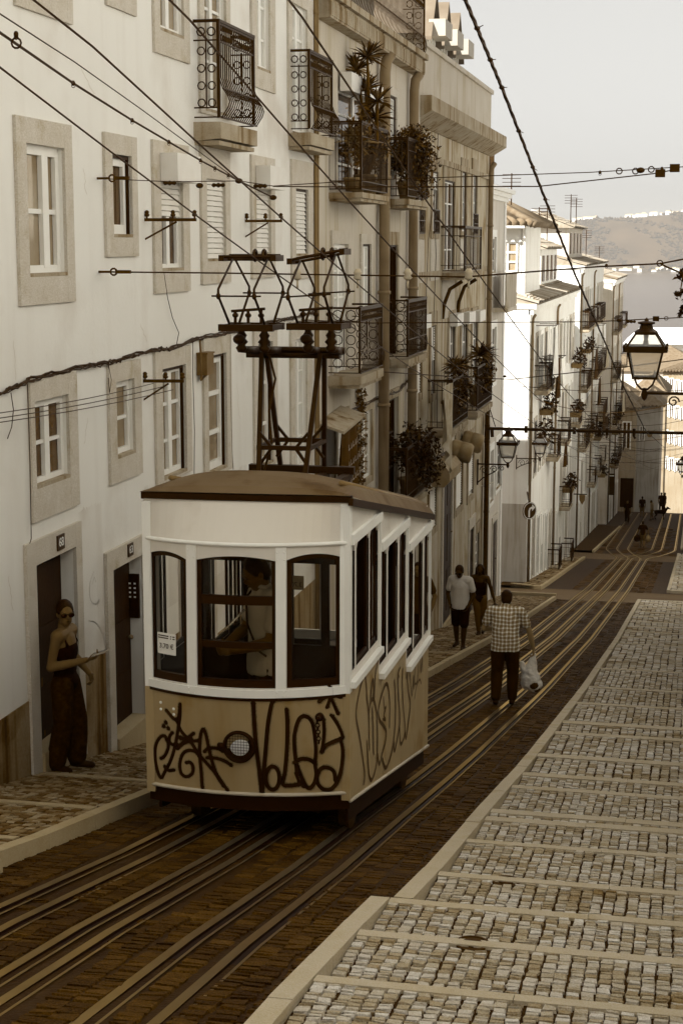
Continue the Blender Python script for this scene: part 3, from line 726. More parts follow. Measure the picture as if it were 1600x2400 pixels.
# cantilevered terrace at the top with its long railing
xo = onY(780, 12, onX(740, 40, X2).y).x
yA, yB = onX(740, 40, X2).y, 30.6
mb = MB(); zt = T2 + .34
mb.hexa([(X2 - .3, yA, T2 - .02), (xo - .04, yA, T2 + .0), (xo - .04, yB, T2 + .0), (X2 - .3, yB, T2 - .02), (X2 - .3, yA, zt), (xo - .04, yA, zt), (xo - .04, yB, zt), (X2 - .3, yB, zt)])
n = 60
for i in range(n):
    y = yA + (yB - yA) * (i + .1) / n; mb.box(xo - .041, xo - .028, y, y + (yB - yA) / n * .8, T2 + .03, zt - .12)
mb.box(xo - .2, xo + .03, yA - .02, yB + .02, zt - .08, zt + .02)
ter = mb.build('terrace_slab', stone_d, b2)
railing(ter, X2 - .2, xo - .05, yA + .05, yB - .05, zt + .02, zt + 1.05, belly=.05, step=.11, m=rust_iron)
mb = MB(); mb.box(X2 - 9, X2 - .9, 22.4, 31.3, zt, zt + 3.0); mb.build('attic_wall', mat('attic_plaster', .5, .9, .05, .9, streak=.06, sat=.55), b2)
pipe(b2, X2, (onX(874, 700, X2).y + onX(891, 700, X2).y) / 2, -9, T2, .19 * .5, True); pipe(b2, X2, onX(953, 500, X2).y, -9, onX(950, 170, X2).z, .09)
def bal(root, X, u0, u1, v0, v1, out, rail, bw=None, **kw):
    """balcony from the slab's facade corners: near edge u0, far edge u1, slab top v0 and underside v1 at the near edge"""
    p = onX(u0, v0, X); q = onX(u1, v0, X); zb = onX(u0, v1, X).z
    return balcony(root, X, X + out, p.y, q.y, p.z, max(.08, p.z - zb), rail_h=rail, **kw), p, q
B5 = bal(b2, X2, 770, 838, 451, 466, .5, 1.0, fancy=False, step=.09, lab='upper balcony crowded with spiky potted plants'); B6 = bal(b2, X2, 888, 940, 466, 482, .5, 1.0, fancy=False, step=.09, lab='upper balcony under a round leafy bush')
B3 = bal(b2, X2, 768, 826, 882, 905, .5, 1.0, belly=.05, step=.09); B4 = bal(b2, X2, 890, 938, 842, 858, .5, 1.0, belly=.03, step=.09)
B7 = bal(b2, X2, 888, 950, 1185, 1200, .5, 1.0, fancy=False, step=.09)
for (u, v, w, h) in ((768, 585, .0, 0),): pass
# ================================================================ BUILDING 3: older house with a parapet and heavy cornice
X3 = -5.5
b3 = thing('parapet_house', 'weathered older house with a heavy cornice, parapet and three dormers at the top', 'building', (X3, 37, prof(37)))
def R3(*q): return RX_(X3, *q)
y30, y31 = 31.31, 43.4
c_t = onX(962, 224, X3).z; c_b = c_t - .5; p_t = c_t + 1.05
O3 = dict(a=R3(974, 395, 989, 545), b=R3(1011, 400, 1024, 545), c=R3(1038, 420, 1062, 640), d=R3(1080, 400, 1090, 545), e=R3(1105, 400, 1115, 547),
          f=R3(972, 765, 985, 930), g=R3(1007, 765, 1018, 930), h=R3(1049, 760, 1063, 960), i=R3(1078, 755, 1092, 960), j=R3(1104, 750, 1116, 940),
          k=R3(1066, 1040, 1081, 1200), l=R3(1095, 1040, 1107, 1170), m=R3(1036, 1060, 1056, 1400), n=R3(1004, 1130, 1020, 1250), o=R3(1108, 1260, 1120, 1360))
O3 = {k: v + (.06,) for k, v in O3.items()}
O3['m'] = O3['m'][:2] + (prof(36) + .12,) + O3['m'][3:]
O3['p'] = (40.4, 41.3, prof(41) + .12, prof(41) + 2.4, .08)
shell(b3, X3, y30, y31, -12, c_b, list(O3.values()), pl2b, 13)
for k, v in O3.items():
    A = (v[0] - .16, v[1] + .16, v[2] - .12, v[3] + .3)
    if k in 'mp': door(b3, X3, v, A, wood_dark); continue
    window(b3, X3, v, dark_glass if k in 'cdehijkl' else mid_glass, out=A, cols=2, rows=4, surr=stone_d, shutter=dict(a=.45, b=.3, f=.97, g=.5, k=.95, n=.97, l=.9).get(k, 0), box=k in 'fhij', jamb=True)
for k in 'abe':
    v = O3[k]; mb = MB(); z0 = v[2] - .02
    for i in range(7): y = v[0] + (v[1] - v[0]) * i / 6; mb.box(X3 + .05, X3 + .065, y - .007, y + .007, z0, z0 + .5)
    for z in (z0, z0 + .25, z0 + .48): mb.box(X3 + .047, X3 + .068, v[0], v[1], z, z + .02)
    mb.ring((X3 + .06, (v[0] + v[1]) / 2, z0 + .25), .14, (0, 1, 0), (0, 0, 1), .012, 12, 0, 4); mb.build('window_guard', iron, b3)
mb = MB()
mb.add([(X3 - .1, y30 + .02, c_b), (X3 + .05, y30 + .02, c_b), (X3 + .42, y30 + .02, c_b + .22), (X3 + .42, y30 + .02, c_t), (X3 - .1, y30 + .02, c_t),
        (X3 - .1, y31 + .25, c_b), (X3 + .05, y31 + .25, c_b), (X3 + .42, y31 + .25, c_b + .22), (X3 + .42, y31 + .25, c_t), (X3 - .1, y31 + .25, c_t)],
       [(0, 1, 2, 3, 4), (9, 8, 7, 6, 5), (0, 5, 6, 1), (1, 6, 7, 2), (2, 7, 8, 3), (3, 8, 9, 4)])
mb.build('cornice', stone_d, b3)
mb = MB(); mb.box(X3 + .002, X3 + .06, y30, y31, c_b - .62, c_b - .5); mb.box(X3 + .002, X3 + .04, y30, y31, onX(962, 655, X3).z, onX(962, 640, X3).z + .0); mb.build('string_course', stone_d, b3)
mb = MB(); mb.box(X3 - .3, X3 + .06, y30, y31 - .2, c_t, p_t); mb.box(X3 - .33, X3 + .12, y30, y31 - .16, p_t, p_t + .1); mb.build('parapet', pl2, b3)
mb = MB(); mb.add([(X3 - .5, y30, p_t - .2), (X3 - .5, y31, p_t - .2), (X3 - 3.2, y31, p_t + 1.0), (X3 - 3.2, y30, p_t + 1.0), (X3 - 9, y31, p_t - .2), (X3 - 9, y30, p_t - .2)], [(0, 1, 2, 3), (3, 2, 4, 5), (0, 3, 5), (1, 4, 2)]); mb.build('roof', tile_m, b3)
for k in 'abcde': v = O3[k]; mb = MB(); mb.box(X3 + .002, X3 + .022, v[0] - .17, v[1] + .17, v[2] - 1.0, v[2] - .14); mb.build('apron_panel', stone, b3)
# three gabled dormers standing behind the parapet
for i, (u, v) in enumerate(((1006, 40), (1036, 75), (1064, 105))):
    yc = 36.7 + i * 1.8; xd = X3 - .5; zb_ = p_t - .3; ze = p_t + .74; zp_ = ze + .85; w = .58
    d = thing('dormer', '', '', (xd, yc, zb_)); d.parent = b3; d.location = Vector((xd, yc, zb_)) - wl(b3)
    mb = MB(); mb.add([(xd, yc - w, zb_), (xd, yc + w, zb_), (xd, yc + w, ze), (xd, yc, zp_), (xd, yc - w, ze), (xd - 3, yc - w, zb_), (xd - 3, yc + w, zb_), (xd - 3, yc + w, ze), (xd - 3, yc, zp_), (xd - 3, yc - w, ze)],
                      [(0, 1, 2, 3, 4), (5, 9, 8, 7, 6), (0, 4, 9, 5), (1, 6, 7, 2)]); mb.build('dormer_wall', mat('attic_plaster', .5), d)
    mb = MB()
    for s in (-1, 1):
        mb.hexa([(xd + .15, yc + s * (w + .14), ze - .2), (xd + .15, yc, zp_ + .02), (xd - 3, yc, zp_ + .02), (xd - 3, yc + s * (w + .14), ze - .2),
                 (xd + .15, yc + s * (w + .14), ze - .13), (xd + .15, yc, zp_ + .09), (xd - 3, yc, zp_ + .09), (xd - 3, yc + s * (w + .14), ze - .13)])
    mb.build('dormer_roof', mat('dormer_zinc', .34, .6, .05, 3, sat=.45), d)
    mb = MB(); mb.box(xd + .005, xd + .03, yc - .42, yc + .42, zb_ + .2, ze - .08); mb.build('dormer_window', light_glass if i == 0 else mat('dormer_box', .56), d)
    mb = MB(); mb.box(xd + .031, xd + .05, yc - .43, yc - .36, zb_ + .2, ze - .08); mb.box(xd + .031, xd + .05, yc + .36, yc + .43, zb_ + .2, ze - .08); mb.box(xd + .031, xd + .05, yc - .03, yc + .03, zb_ + .2, ze - .08); mb.build('frame', white_paint, d)
    mb = MB(); mb.box(xd + .051, xd + .42, yc - .5, yc + .5, ze - .1, ze + .26); mb.build('shutter_box', mat('dormer_box', .56, .6, .03, 5, sat=.6), d)
pipe(b3, X3, y31 - .35, -11.5, c_b - .2, .07); pipe(b3, X3, y30 + .22, -11.5, c_b - .2, .06, False)
C1 = bal(b3, X3, 1031, 1074, 640, 652, .55, 1.0, fancy=False, step=.16, lab='sparse iron balcony on curved brackets')
for y in (C1[1].y + .25, C1[2].y - .25):
    mb = MB(); mb.tube([(X3 + .02, y, C1[1].z - 1.0), (X3 + .05, y, C1[1].z - .7), (X3 + .18, y, C1[1].z - .35), (X3 + .45, y, C1[1].z - .18)], .045, 6); mb.build('bracket', rust_iron, b3)
C2 = bal(b3, X3, 1000, 1040, 1008, 1022, .55, 1.05, fancy=False, step=.1, lab='balcony hung with a pale cloth'); C3 = bal(b3, X3, 1064, 1102, 966, 980, .55, 1.05, fancy=False, step=.1, lab='balcony overflowing with plants')
# ================================================================ BUILDING 4: narrow pale house at the corner
X4 = -5.75
b4 = thing('corner_house', 'narrow pale house at the street corner with a moulded cornice', 'building', (X4, 47, prof(47)))
pl4 = mat('pale_plaster', .70, .85, .04, 1.0, streak=.08, bump=.1, bs=14)
z4t = onX(1141, 465, X4).z
O4 = dict(a=RX_(X4, 1150, 555, 1160, 640), b=RX_(X4, 1148, 770, 1160, 900), c=RX_(X4, 1160, 1040, 1172, 1150), e=RX_(X4, 1146, 1060, 1154, 1180))
O4 = {k: v + (.06,) for k, v in O4.items()}; O4['d'] = (45.2, 46.1, prof(46) + .1, prof(46) + 2.5, .08); O4['f'] = (47.3, 48.3, prof(48) + .1, prof(48) + 2.5, .08)
shell(b4, X4, 43.42, 49.5, -13, z4t, list(O4.values()), pl4, 14)
for k, v in O4.items():
    A = (v[0] - .15, v[1] + .15, v[2] - .12, v[3] + .2)
    if k in 'df': door(b4, X4, v, A, wood_dark)
    else: window(b4, X4, v, dark_glass, out=A, cols=2, rows=3, surr=white_paint)
mb = MB()
for i, (w, h) in enumerate(((.08, .0), (.16, .12), (.26, .24))): mb.box(X4 - 6, X4 + w, 43.42, 49.5 + w, z4t + h, z4t + h + .12)
mb.build('cornice', white_paint, b4)
mb = MB(); mb.box(X4 + .002, X4 + .03, 49.1, 49.5, -13, z4t); mb.box(X4 + .002, X4 + .03, 43.45, 43.8, -13, z4t); mb.build('pilaster', white_paint, b4)
# slatted screen on the roof, and the corrugated screen half way down
mb = MB(); zs = z4t + .36
for i in range(9): y = 44.4 + i * .26; mb.box(X4 - .05, X4 - .01, y, y + .15, zs, zs + 1.5)
mb.box(X4 - .1, X4 - .06, 44.4, 46.8, zs + .1, zs + .2); mb.box(X4 - .1, X4 - .06, 44.4, 46.8, zs + 1.2, zs + 1.3); mb.build('slat_screen', rust_iron, b4)
o = RX_(X4, 1153, 640, 1176, 722); mb = MB(); n = 22
for i in range(n):
    y = o[0] + (o[1] - o[0]) * i / n; mb.hexa([(X4 + .4, y, o[2]), (X4 + .44, y + .05, o[2]), (X4 + .4, y + (o[1] - o[0]) / n, o[2]), (X4 + .36, y + .05, o[2]), (X4 + .4, y, o[3]), (X4 + .44, y + .05, o[3]), (X4 + .4, y + (o[1] - o[0]) / n, o[3]), (X4 + .36, y + .05, o[3])])
mb.box(X4 - .05, X4 + .45, o[0], o[1], o[2] - .12, o[2] - .002); mb.build('balcony_screen', pl2, b4)
# ================================================================ the other side of the street (outside the picture; it throws light back)
for i, (a, c, t, nm) in enumerate(((-16, 9, 7.0, 'first'), (9.05, 30, 5.0, 'second'), (30.05, 49.8, 2.0, 'third'), (57.5, 84, 2, 'fourth'), (88, 128, -2, 'fifth'))):
    X = 1.2; r = thing('opposite_house', 'cream house on the right-hand side of the street, %s one downhill' % nm, 'building', (X, (a + c) / 2, prof((a + c) / 2)))
    ops = []; y = a + 1
    mb = MB(); mb.box(X, X + 8, a, c, prof(c) - 1, t); mb.build('wall', mat('opposite_plaster', .84, .85, .05, .6), r)
    mb = MB(); mb.box(X - .3, X + 8.2, a, c - .02, t, t + .3); mb.build('roof', tile_m, r)
    k = 0
    while y < c - 1.5:
        z = prof(y) + 1.2
        while z < t - 2:
            mb = MB(); mb.box(X - .02, X + .05, y, y + 1, z, z + 1.7); w = mb.build('window', dark_glass, r)
            mb = MB(); mb.box(X - .06, X - .021, y - .12, y, z - .1, z + 1.85); mb.box(X - .06, X - .021, y + 1, y + 1.12, z - .1, z + 1.85); mb.box(X - .06, X - .021, y, y + 1, z + 1.7, z + 1.85); mb.build('surround', stone, w)
            z += 3
        y += 2.6
# ================================================================ THE SUNLIT ROW FURTHER DOWN
far_w = mat('sunlit_white_wall', .80, .85, .04, .6, streak=.08, bump=.1, bs=10, dirt=(.5, .6, .4))
far_c = mat('sunlit_cream_wall', .68, .85, .05, .6, streak=.12, bump=.1, bs=10, dirt=(.5, .58, .5))
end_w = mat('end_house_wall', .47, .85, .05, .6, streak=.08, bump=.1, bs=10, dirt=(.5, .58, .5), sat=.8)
far_g = mat('greyer_wall', .60, .9, .06, .6, sat=.55, streak=.14, bump=.15, bs=10, dirt=(.6, .54, .6))
random.seed(5)
def row_house(name, label, X, y0, y1, zt, m, cols, first, pitch, wh, depth=9, ground_doors=True, balc=(), shut=.25, roof='tile'):
    r = thing(name, label, 'building', (X, (y0 + y1) / 2, prof((y0 + y1) / 2)))
    ops = []; w = (y1 - y0) / cols
    for i in range(cols):
        yc = y0 + w * (i + .5); z = zt - first; ground_z = prof(yc) + .1
        while z - wh > ground_z + 2.6:
            ops.append((yc - w * .24, yc + w * .24, z - wh, z, .035)); z -= pitch
        if ground_doors: ops.append((yc - w * .24, yc + w * .24, ground_z, ground_z + 2.35, .04))
    shell(r, X, y0, y1, prof(y1) - 1.5, zt, ops, m, depth)
    for k, o in enumerate(ops):
        w_ = window(r, X, o, random.choice([dark_glass, wood_dark, dark_glass, mid_glass]), frame=random.choice([white_paint, cream_paint, wood_dark]), cols=2, rows=3, fw=.05,
                    out=(o[0] - .13, o[1] + .13, o[2] - .1, o[3] + .16), surr=random.choice([stone, white_paint]), shutter=random.choice([0, 0, .5, .97]) if random.random() < shut else 0, sill=False, name='window' if o[3] - o[2] < 2.3 else 'door')
        if (balc != 'some' and k in balc) or (balc == 'some' and random.random() < .5 and o[2] > prof(o[0]) + 2):
            balcony(r, X, X + .5, o[0] - .3, o[1] + .3, o[2] + .02, .12, rail_h=.95, fancy=False, step=.14)
    mb = MB(); mb.box(X - depth, X + .22, y0 - .05, y1 - .02, zt, zt + .18); mb.box(X - .05, X + .12, y0, y1 - .03, zt - .2, zt - .001); mb.build('cornice', m if m is far_w else white_paint, r)
    if roof == 'tile': tile_roof(r, X + .3, X - depth, y0, y1, zt + .185, 1.3)
    for y in (y0 + .2, (y0 + y1) / 2): pipe(r, X, y, prof(y), zt - .2, .05)
    return r
def tile_roof(par, x1, x0, y0, y1, z, rise, hip=False, pitch=.24):
    """barrel tiles running down a slope that faces the street (+x)"""
    mb = MB(); xm = (x0 + x1) / 2; n = int((y1 - y0) / pitch); zt = z + rise
    for i in range(n):
        y = y0 + (y1 - y0) * i / n; wd = (y1 - y0) / n; rows = 5
        for k in range(rows):
            xa = x1 + (xm - x1) * k / rows; xb = x1 + (xm - x1) * (k + 1.1) / rows; za = z + rise * k / rows; zb = z + rise * (k + 1.1) / rows
            vs = []
            for (x, zz, r_) in ((xa, za + .02, wd * .5), (xb, zb - .01, wd * .44)):
                for j in range(5): t = math.pi * j / 4; vs.append((x, y + wd / 2 + r_ * math.cos(t), zz + r_ * .75 * math.sin(t)))
            mb.add(vs, [(j, j + 1, 5 + j + 1, 5 + j) for j in range(4)], 0, random.random())
    mb.add([(x1, y0, z - .03), (x1, y1, z - .03), (xm, y1, zt - .03), (xm, y0, zt - .03), (x0, y1, z - .03), (x0, y0, z - .03)], [(0, 1, 2, 3), (3, 2, 4, 5), (0, 3, 5), (1, 4, 2), (0, 5, 4, 1)])
    return mb.build('roof', tile_m, par)
b5 = row_house('row_house', 'long sunlit white house past the crossing with scrawled graffiti on its end wall', -5.8, 57.9, 79.3, -2.2, far_w, 12, 1.1, 3.15, 2.0, balc=(3, 6, 13, 17, 22, 26, 31, 37))
# set-back attic storey with a tiled hipped roof and a glazed veranda
xa, ya, yb = -6.3, 59.4, 66.5
za, zb_ = -2.0, onX(1215, 527, -6.2).z
mb = MB(); mb.box(-10, xa, ya, yb, za, zb_); mb.box(xa - .02, xa + .05, ya + .0, ya + .35, za, zb_ - .01); mb.build('attic_wall', far_w, b5)
mb = MB(); e = .55
P0 = [(-10.2, ya - e, zb_ + .02), (xa + e, ya - e, zb_ + .02), (xa + e, yb + .5, zb_ + .02), (-10.2, yb + .5, zb_ + .02), (-8.6, ya + 2.2, zb_ + 1.5), (-8.6, yb - 1.5, zb_ + 1.5)]
mb.add(P0, [(0, 1, 4), (1, 2, 5, 4), (2, 3, 5), (3, 0, 4, 5), (3, 2, 1, 0)])
n = 16
for i in range(n):                     # barrel tiles on the hip end that looks up the street
    t = (i + .5) / n; a = Vector(P0[0]).lerp(Vector(P0[1]), t); s = 1 - abs(t - .42) / (.6 if t > .42 else .45); b = a + (Vector(P0[4]) - a).normalized() * 2.2 * max(.15, s)
    a = a + Vector((0, -.05, .02)); mb.tube([a, a.lerp(b, .5) + Vector((0, 0, .03)), b], [.13, .12, .10], 7)
for i in range(26):
    t = (i + .5) / 26; a = Vector(P0[1]).lerp(Vector(P0[2]), t); b = a.lerp(Vector(P0[4]).lerp(Vector(P0[5]), t), .8); mb.tube([a + Vector((.05, 0, .02)), b], [.12, .1], 7)
mb.tube([P0[1], P0[4]], .13, 7)
mb.build('attic_roof', tile_m, b5, True)
mb = MB(); mb.tube([(-10, ya - e - .05, zb_ - .04), (xa + e - .4, ya - e - .05, zb_ - .06)], .05, 6); mb.tube([(xa + .12, ya - .1, zb_ - .1), (xa + .12, ya - .1, za)], .045, 6); mb.build('gutter', white_paint, b5)
o = [onY(1169, 569, ya), onY(1210, 636, ya)]
mb = MB(); mb.quad((o[0].x - 1, ya - .01, o[1].z), (o[1].x, ya - .01, o[1].z), (o[1].x, ya - .01, o[0].z), (o[0].x - 1, ya - .01, o[0].z)); v = mb.build('veranda_window', mid_glass, b5)
mb = MB(); x0, x1, z0, z1 = o[0].x - 1, o[1].x, o[1].z, o[0].z
for i in range(6): x = x0 + (x1 - x0) * i / 5; mb.box(x - .035, x + .035, ya - .06, ya - .011, z0, z1)
for i in range(4): z = z0 + (z1 - z0) * i / 3; mb.box(x0, x1, ya - .055, ya - .012, z - .035, z + .035)
mb.build('frame', white_paint, v)
mb = MB(); n = 8; p = [(-6.75, 58.2), (-6.45, 58.0), (-6.2, 58.1), (-5.9, 58.5), (-5.65, 59.4)]
mb.build('x', far_w, None) if False else None
tile_roof(b5, -5.5, -6.6, 58.0, 59.3, -2.0, .25)
# scrawl on the end wall
mb = MB(); z11 = lambda x, y: onY(1100 + x / 3.136, 1100 + y / 3.136, 57.89)
for st in ([(250, 320), (262, 345), (245, 350), (268, 335), (272, 350)], [(232, 375), (290, 365), (245, 420), (235, 395)], [(262, 372), (292, 400), (270, 380), (255, 430)],
           [(230, 480), (255, 520), (300, 525), (320, 500), (290, 480), (240, 490), (235, 440), (262, 430)], [(310, 420), (322, 440), (280, 425), (275, 460), (318, 445)],
           [(225, 545), (250, 545), (240, 578), (260, 540), (268, 545), (250, 560), (272, 575)], [(228, 712), (270, 680), (310, 640), (325, 570), (315, 560), (295, 620), (270, 740)]):
    ribbon(mb, [z11(x, y) for x, y in spline(st)], .06, (0, -1, 0), 0, .01)
mb.build('graffiti', mat('black_spray', .06, .5, .02, 6), b5)
mb = MB(); mb.box(-9, -5.79, 57.87, 57.895, -13.4, z11(250, 250).z); mb.build('dado_or_shade', far_g, b5)  # greyer sheet paints the shade at the end wall's foot; no dado there
b6 = row_house('row_house', 'second sunlit house of the lower row, full of washing and balconies', -6.1, 87, 108.2, -1.2, far_w, 12, 1.2, 3.2, 2.0, balc='some')
b7 = row_house('row_house', 'third and lowest house of the sunlit row on the left', -5.65, 111, 127, -2.4, far_c, 8, 1.3, 3.2, 2.1, balc='some')
b6b = row_house('row_house', 'recessed house behind the second crossing on the left', -9.5, 79.9, 86.6, -1.6, far_c, 4, 1.2, 3.2, 2.0)
# penthouses that step above the row
for k, (X, a, c, z0, z1, l) in enumerate(((-6.6, 70, 78, -2.0, -.1, 'attic'), (-6.9, 89, 99, -1.0, 1.0, 'attic'))):
    mb = MB(); mb.box(X - 4, X, a, c, z0, z1); mb.build('attic_wall', (far_w, far_c)[k], (b5, b6)[k]); tile_roof((b5, b6)[k], X + .3, X - 4.3, a - .3, c + .2, z1, .9)
    for i in range(4):
        y = a + (c - a) * (i + .3) / 4; mb = MB(); mb.box(X - .02, X + .04, y, y + .9, z1 - 1.4, z1 - .3); mb.build('attic_window', dark_glass, (b5, b6)[k])
# houses that close the view where the street drops away
def block(name, label, x0, x1, y0, y1, zt, m, wins, roof=1.2, door=None, zb=None):
    r = thing(name, label, 'building', ((x0 + x1) / 2, y0, prof(y0))); zb = zb if zb is not None else prof(y1) - 1
    mb = MB(); mb.box(x0, x1, y0, y1, zb, zt); mb.build('wall', m, r)
    for (u0, v0, u1, v1) in wins:
        a = onY(u0, v0, y0); b = onY(u1, v1, y0); mb = MB(); mb.box(a.x, b.x, y0 - .04, y0 + .1, b.z, a.z); w = mb.build('window', dark_glass, r)
        mb = MB(); t = .1; mb.box(a.x - t, a.x, y0 - .08, y0 + .02, b.z - t, a.z + t); mb.box(b.x, b.x + t, y0 - .08, y0 + .02, b.z - t, a.z + t); mb.box(a.x, b.x, y0 - .08, y0 + .02, a.z, a.z + t); mb.box((a.x + b.x) / 2 - .04, (a.x + b.x) / 2 + .04, y0 - .07, y0 - .041, b.z, a.z); mb.build('frame', white_paint, w)
    if roof:
        mb = MB(); e = .4; xm = (x0 + x1) / 2; q = min((x1 - x0), (y1 - y0)) / 2
        if (x1 - x0) > (y1 - y0): R0, R1_ = (x0 + q, (y0 + y1) / 2, zt + roof), (x1 - q, (y0 + y1) / 2, zt + roof)
        else: R0, R1_ = (xm, y0 + q, zt + roof), (xm, y1 - q, zt + roof)
        c = [(x0 - e, y0 - e, zt), (x1 + e, y0 - e, zt), (x1 + e, y1 + e, zt), (x0 - e, y1 + e, zt)]
        if (x1 - x0) > (y1 - y0): f = [(0, 1, 5, 4), (1, 2, 5), (2, 3, 4, 5), (3, 0, 4), (3, 2, 1, 0)]
        else: f = [(0, 1, 4), (1, 2, 5, 4), (2, 3, 5), (3, 0, 4, 5), (3, 2, 1, 0)]
        mb.add(c + [R0, R1_], f)
        n = int((x1 - x0 + 2 * e) / .3)
        if n < 40:
            for i in range(n):
                t = (i + .5) / n; a = Vector(c[0]).lerp(Vector(c[1]), t); b = a.lerp(Vector(R0).lerp(Vector(R1_), t), .75); mb.tube([a, b], .11, 6)
        mb.build('roof', tile_m, r)
    return r
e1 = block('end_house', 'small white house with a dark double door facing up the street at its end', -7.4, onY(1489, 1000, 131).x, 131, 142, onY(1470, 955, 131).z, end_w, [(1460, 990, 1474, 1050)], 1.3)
a = onY(1453, 1120, 131); b = onY(1482, 1183, 131); mb = MB(); mb.box(a.x, b.x, 130.93, 131.1, b.z - .2, a.z); mb.box((a.x + b.x) / 2 - .03, (a.x + b.x) / 2 + .03, 130.9, 130.93, b.z, a.z); mb.build('door', wood_dark, e1)
e2 = block('end_house', 'plain grey rendered house right of the white end house', onY(1489.5, 1000, 133).x, onY(1546, 1000, 133).x, 133, 143, onY(1500, 950, 133).z, far_g, [(1500, 1000, 1507, 1030)], 1.0)
wins = [(1556 + i * 13, 885 + j * 62 + i * 3, 1562 + i * 13, 912 + j * 62 + i * 3) for i in range(4) for j in range(4)]
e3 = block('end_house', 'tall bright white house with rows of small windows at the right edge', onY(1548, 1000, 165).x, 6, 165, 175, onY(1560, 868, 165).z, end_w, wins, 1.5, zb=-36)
e4 = block('end_house', 'broad low house with a dark tiled roof near the river', -12, 2, 205, 216, onY(1500, 870, 205).z, far_c, [], 3.0, zb=-44)
e5 = block('warehouse', 'riverside warehouse with a brilliant white roof', onY(1470, 800, 225).x, 12, 222, 234, onY(1500, 803, 225).z, far_w, [], 0, zb=-47)
mb = MB(); z = onY(1500, 803, 225).z + .02; x0 = onY(1470, 800, 225).x - .5
mb.add([(x0, 221, z), (12, 221, z), (12, 228, z + 1.9), (x0 + 2, 228, z + 1.9), (12, 235, z), (x0, 235, z)], [(0, 1, 2, 3), (3, 2, 4, 5), (0, 3, 5)]); mb.build('roof', mat('white_sheet_roof', .92, .6, .02, 2), e5)
e6 = block('end_house', 'low pale house tucked behind the grey one beside the tall white house', -5.2, -2.6, 150, 160, onY(1520, 925, 150).z, end_w, [(1510, 945, 1516, 965), (1530, 945, 1536, 965)], 1.6, zb=-30)
# ================================================================ THE TRAM
XL, YL_, XRt, YR_ = -3.735, 10.65, -2.29, 10.75
BOW = [(-4.2, .14), (-3.95, .14), (-3.81, .14), (-3.1, .23), (-2.0, .20), (-1.72, .03), (-1.4, .0)]
def bow(z):
    for (a, b), (c, d) in zip(BOW, BOW[1:]):
        if z <= c: return b + (d - b) * max(0, (z - a)) / (c - a)
    return 0
def FP(s, z, off=0.0): return Vector((XL + (XRt - XL) * s, YL_ + (YR_ - YL_) * s - bow(z) * 4 * s * (1 - s) - off, z))
def finv(u, v):
    r = ray(u, v); Y = 10.5
    for i in range(30):
        X = r[0] / r[1] * Y; z = r[2] / r[1] * Y; s = (X - XL) / (XRt - XL); Y = YL_ + (YR_ - YL_) * s - bow(z) * 4 * s * (1 - s)
    return s, z
def fpan(mb, s0, s1, zl, zh, off=0.0, n=10, m=0, th=0.0):
    zl_ = zl if callable(zl) else (lambda s: zl); zh_ = zh if callable(zh) else (lambda s: zh)
    for i in range(n):
        a = s0 + (s1 - s0) * i / n; b = s0 + (s1 - s0) * (i + 1) / n
        k = max(1, int((zh_(a) - zl_(a)) / .3))
        for j in range(k):
            f = lambda s, t: zl_(s) + (zh_(s) - zl_(s)) * t
            mb.quad(FP(a, f(a, j / k), off), FP(b, f(b, j / k), off), FP(b, f(b, (j + 1) / k), off), FP(a, f(a, (j + 1) / k), off), m)
        if th:
            for z, sg in ((zl_, 1), (zh_, -1)):
                mb.quad(FP(a, z(a), off), FP(a, z(a), off - th), FP(b, z(b), off - th), FP(b, z(b), off), m)
    if th:
        for s in (s0, s1): mb.quad(FP(s, zl_(s), off), FP(s, zl_(s), off - th), FP(s, zh_(s), off - th), FP(s, zh_(s), off), m)
def para(p, q, r):
    """parabola through three (s, z) points"""
    (x0, y0), (x1, y1), (x2, y2) = p, q, r
    def f(s): return y0 * (s - x1) * (s - x2) / ((x0 - x1) * (x0 - x2)) + y1 * (s - x0) * (s - x2) / ((x1 - x0) * (x1 - x2)) + y2 * (s - x0) * (s - x1) / ((x2 - x0) * (x2 - x1))
    return f
cream = mat('tram_cream_paint', .73, .36, .02, 1.2, spec=.6, bump=.05, bs=5, streak=.025, dirt=(2.5, .58, .4))
trimw = mat('tram_white_trim', .82, .4, .02, 3, spec=.4, dirt=(4, .64, .3))
yellow = mat('tram_ochre_paint', .47, .42, .02, 1.0, sat=1.25, spec=.6, bump=.07, bs=5, streak=.04, dirt=(2.2, .56, .6))
roof_m = mat('tram_roof_canvas', .29, .75, .05, 1.6, sat=.72, streak=.05, bump=.15, bs=30, dirt=(2.0, .58, .5))
tdark = mat('tram_dark_wood', .04, .45, .02, 4, spec=.4)
tint = mat('tram_interior_wood', .055, .6, .02, 3)
blackm = mat('tram_underframe', .03, .7, .01, 4)
spray = mat('black_spray', .06, .5, .02, 6)
def overspray():
    m = bpy.data.materials.new('overspray'); m.use_nodes = True; N = m.node_tree.nodes; L = m.node_tree.links; b = N['Principled BSDF']; b.inputs['Base Color'].default_value = tone(.12); b.inputs['Roughness'].default_value = .7
    n = N.new('ShaderNodeTexNoise'); n.inputs['Scale'].default_value = 140; tc = N.new('ShaderNodeTexCoord'); L.new(tc.outputs['Object'], n.inputs['Vector'])
    r = N.new('ShaderNodeMapRange'); r.inputs[1].default_value = .35; r.inputs[2].default_value = .75; r.inputs[3].default_value = .05; r.inputs[4].default_value = .75; L.new(n.outputs['Fac'], r.inputs[0]); L.new(r.outputs[0], b.inputs['Alpha']); return m
haze_sp = overspray()
brass = mat('polished_brass', .62, .25, .03, 4, metal=.8)
tram = thing('tram', 'old two-tone funicular tram with scrawled graffiti, descending the rails', 'tram', (-3.0, 12.4, prof(12.4)))
eave = lambda y: -1.715 - .192 * (y - 10.65)
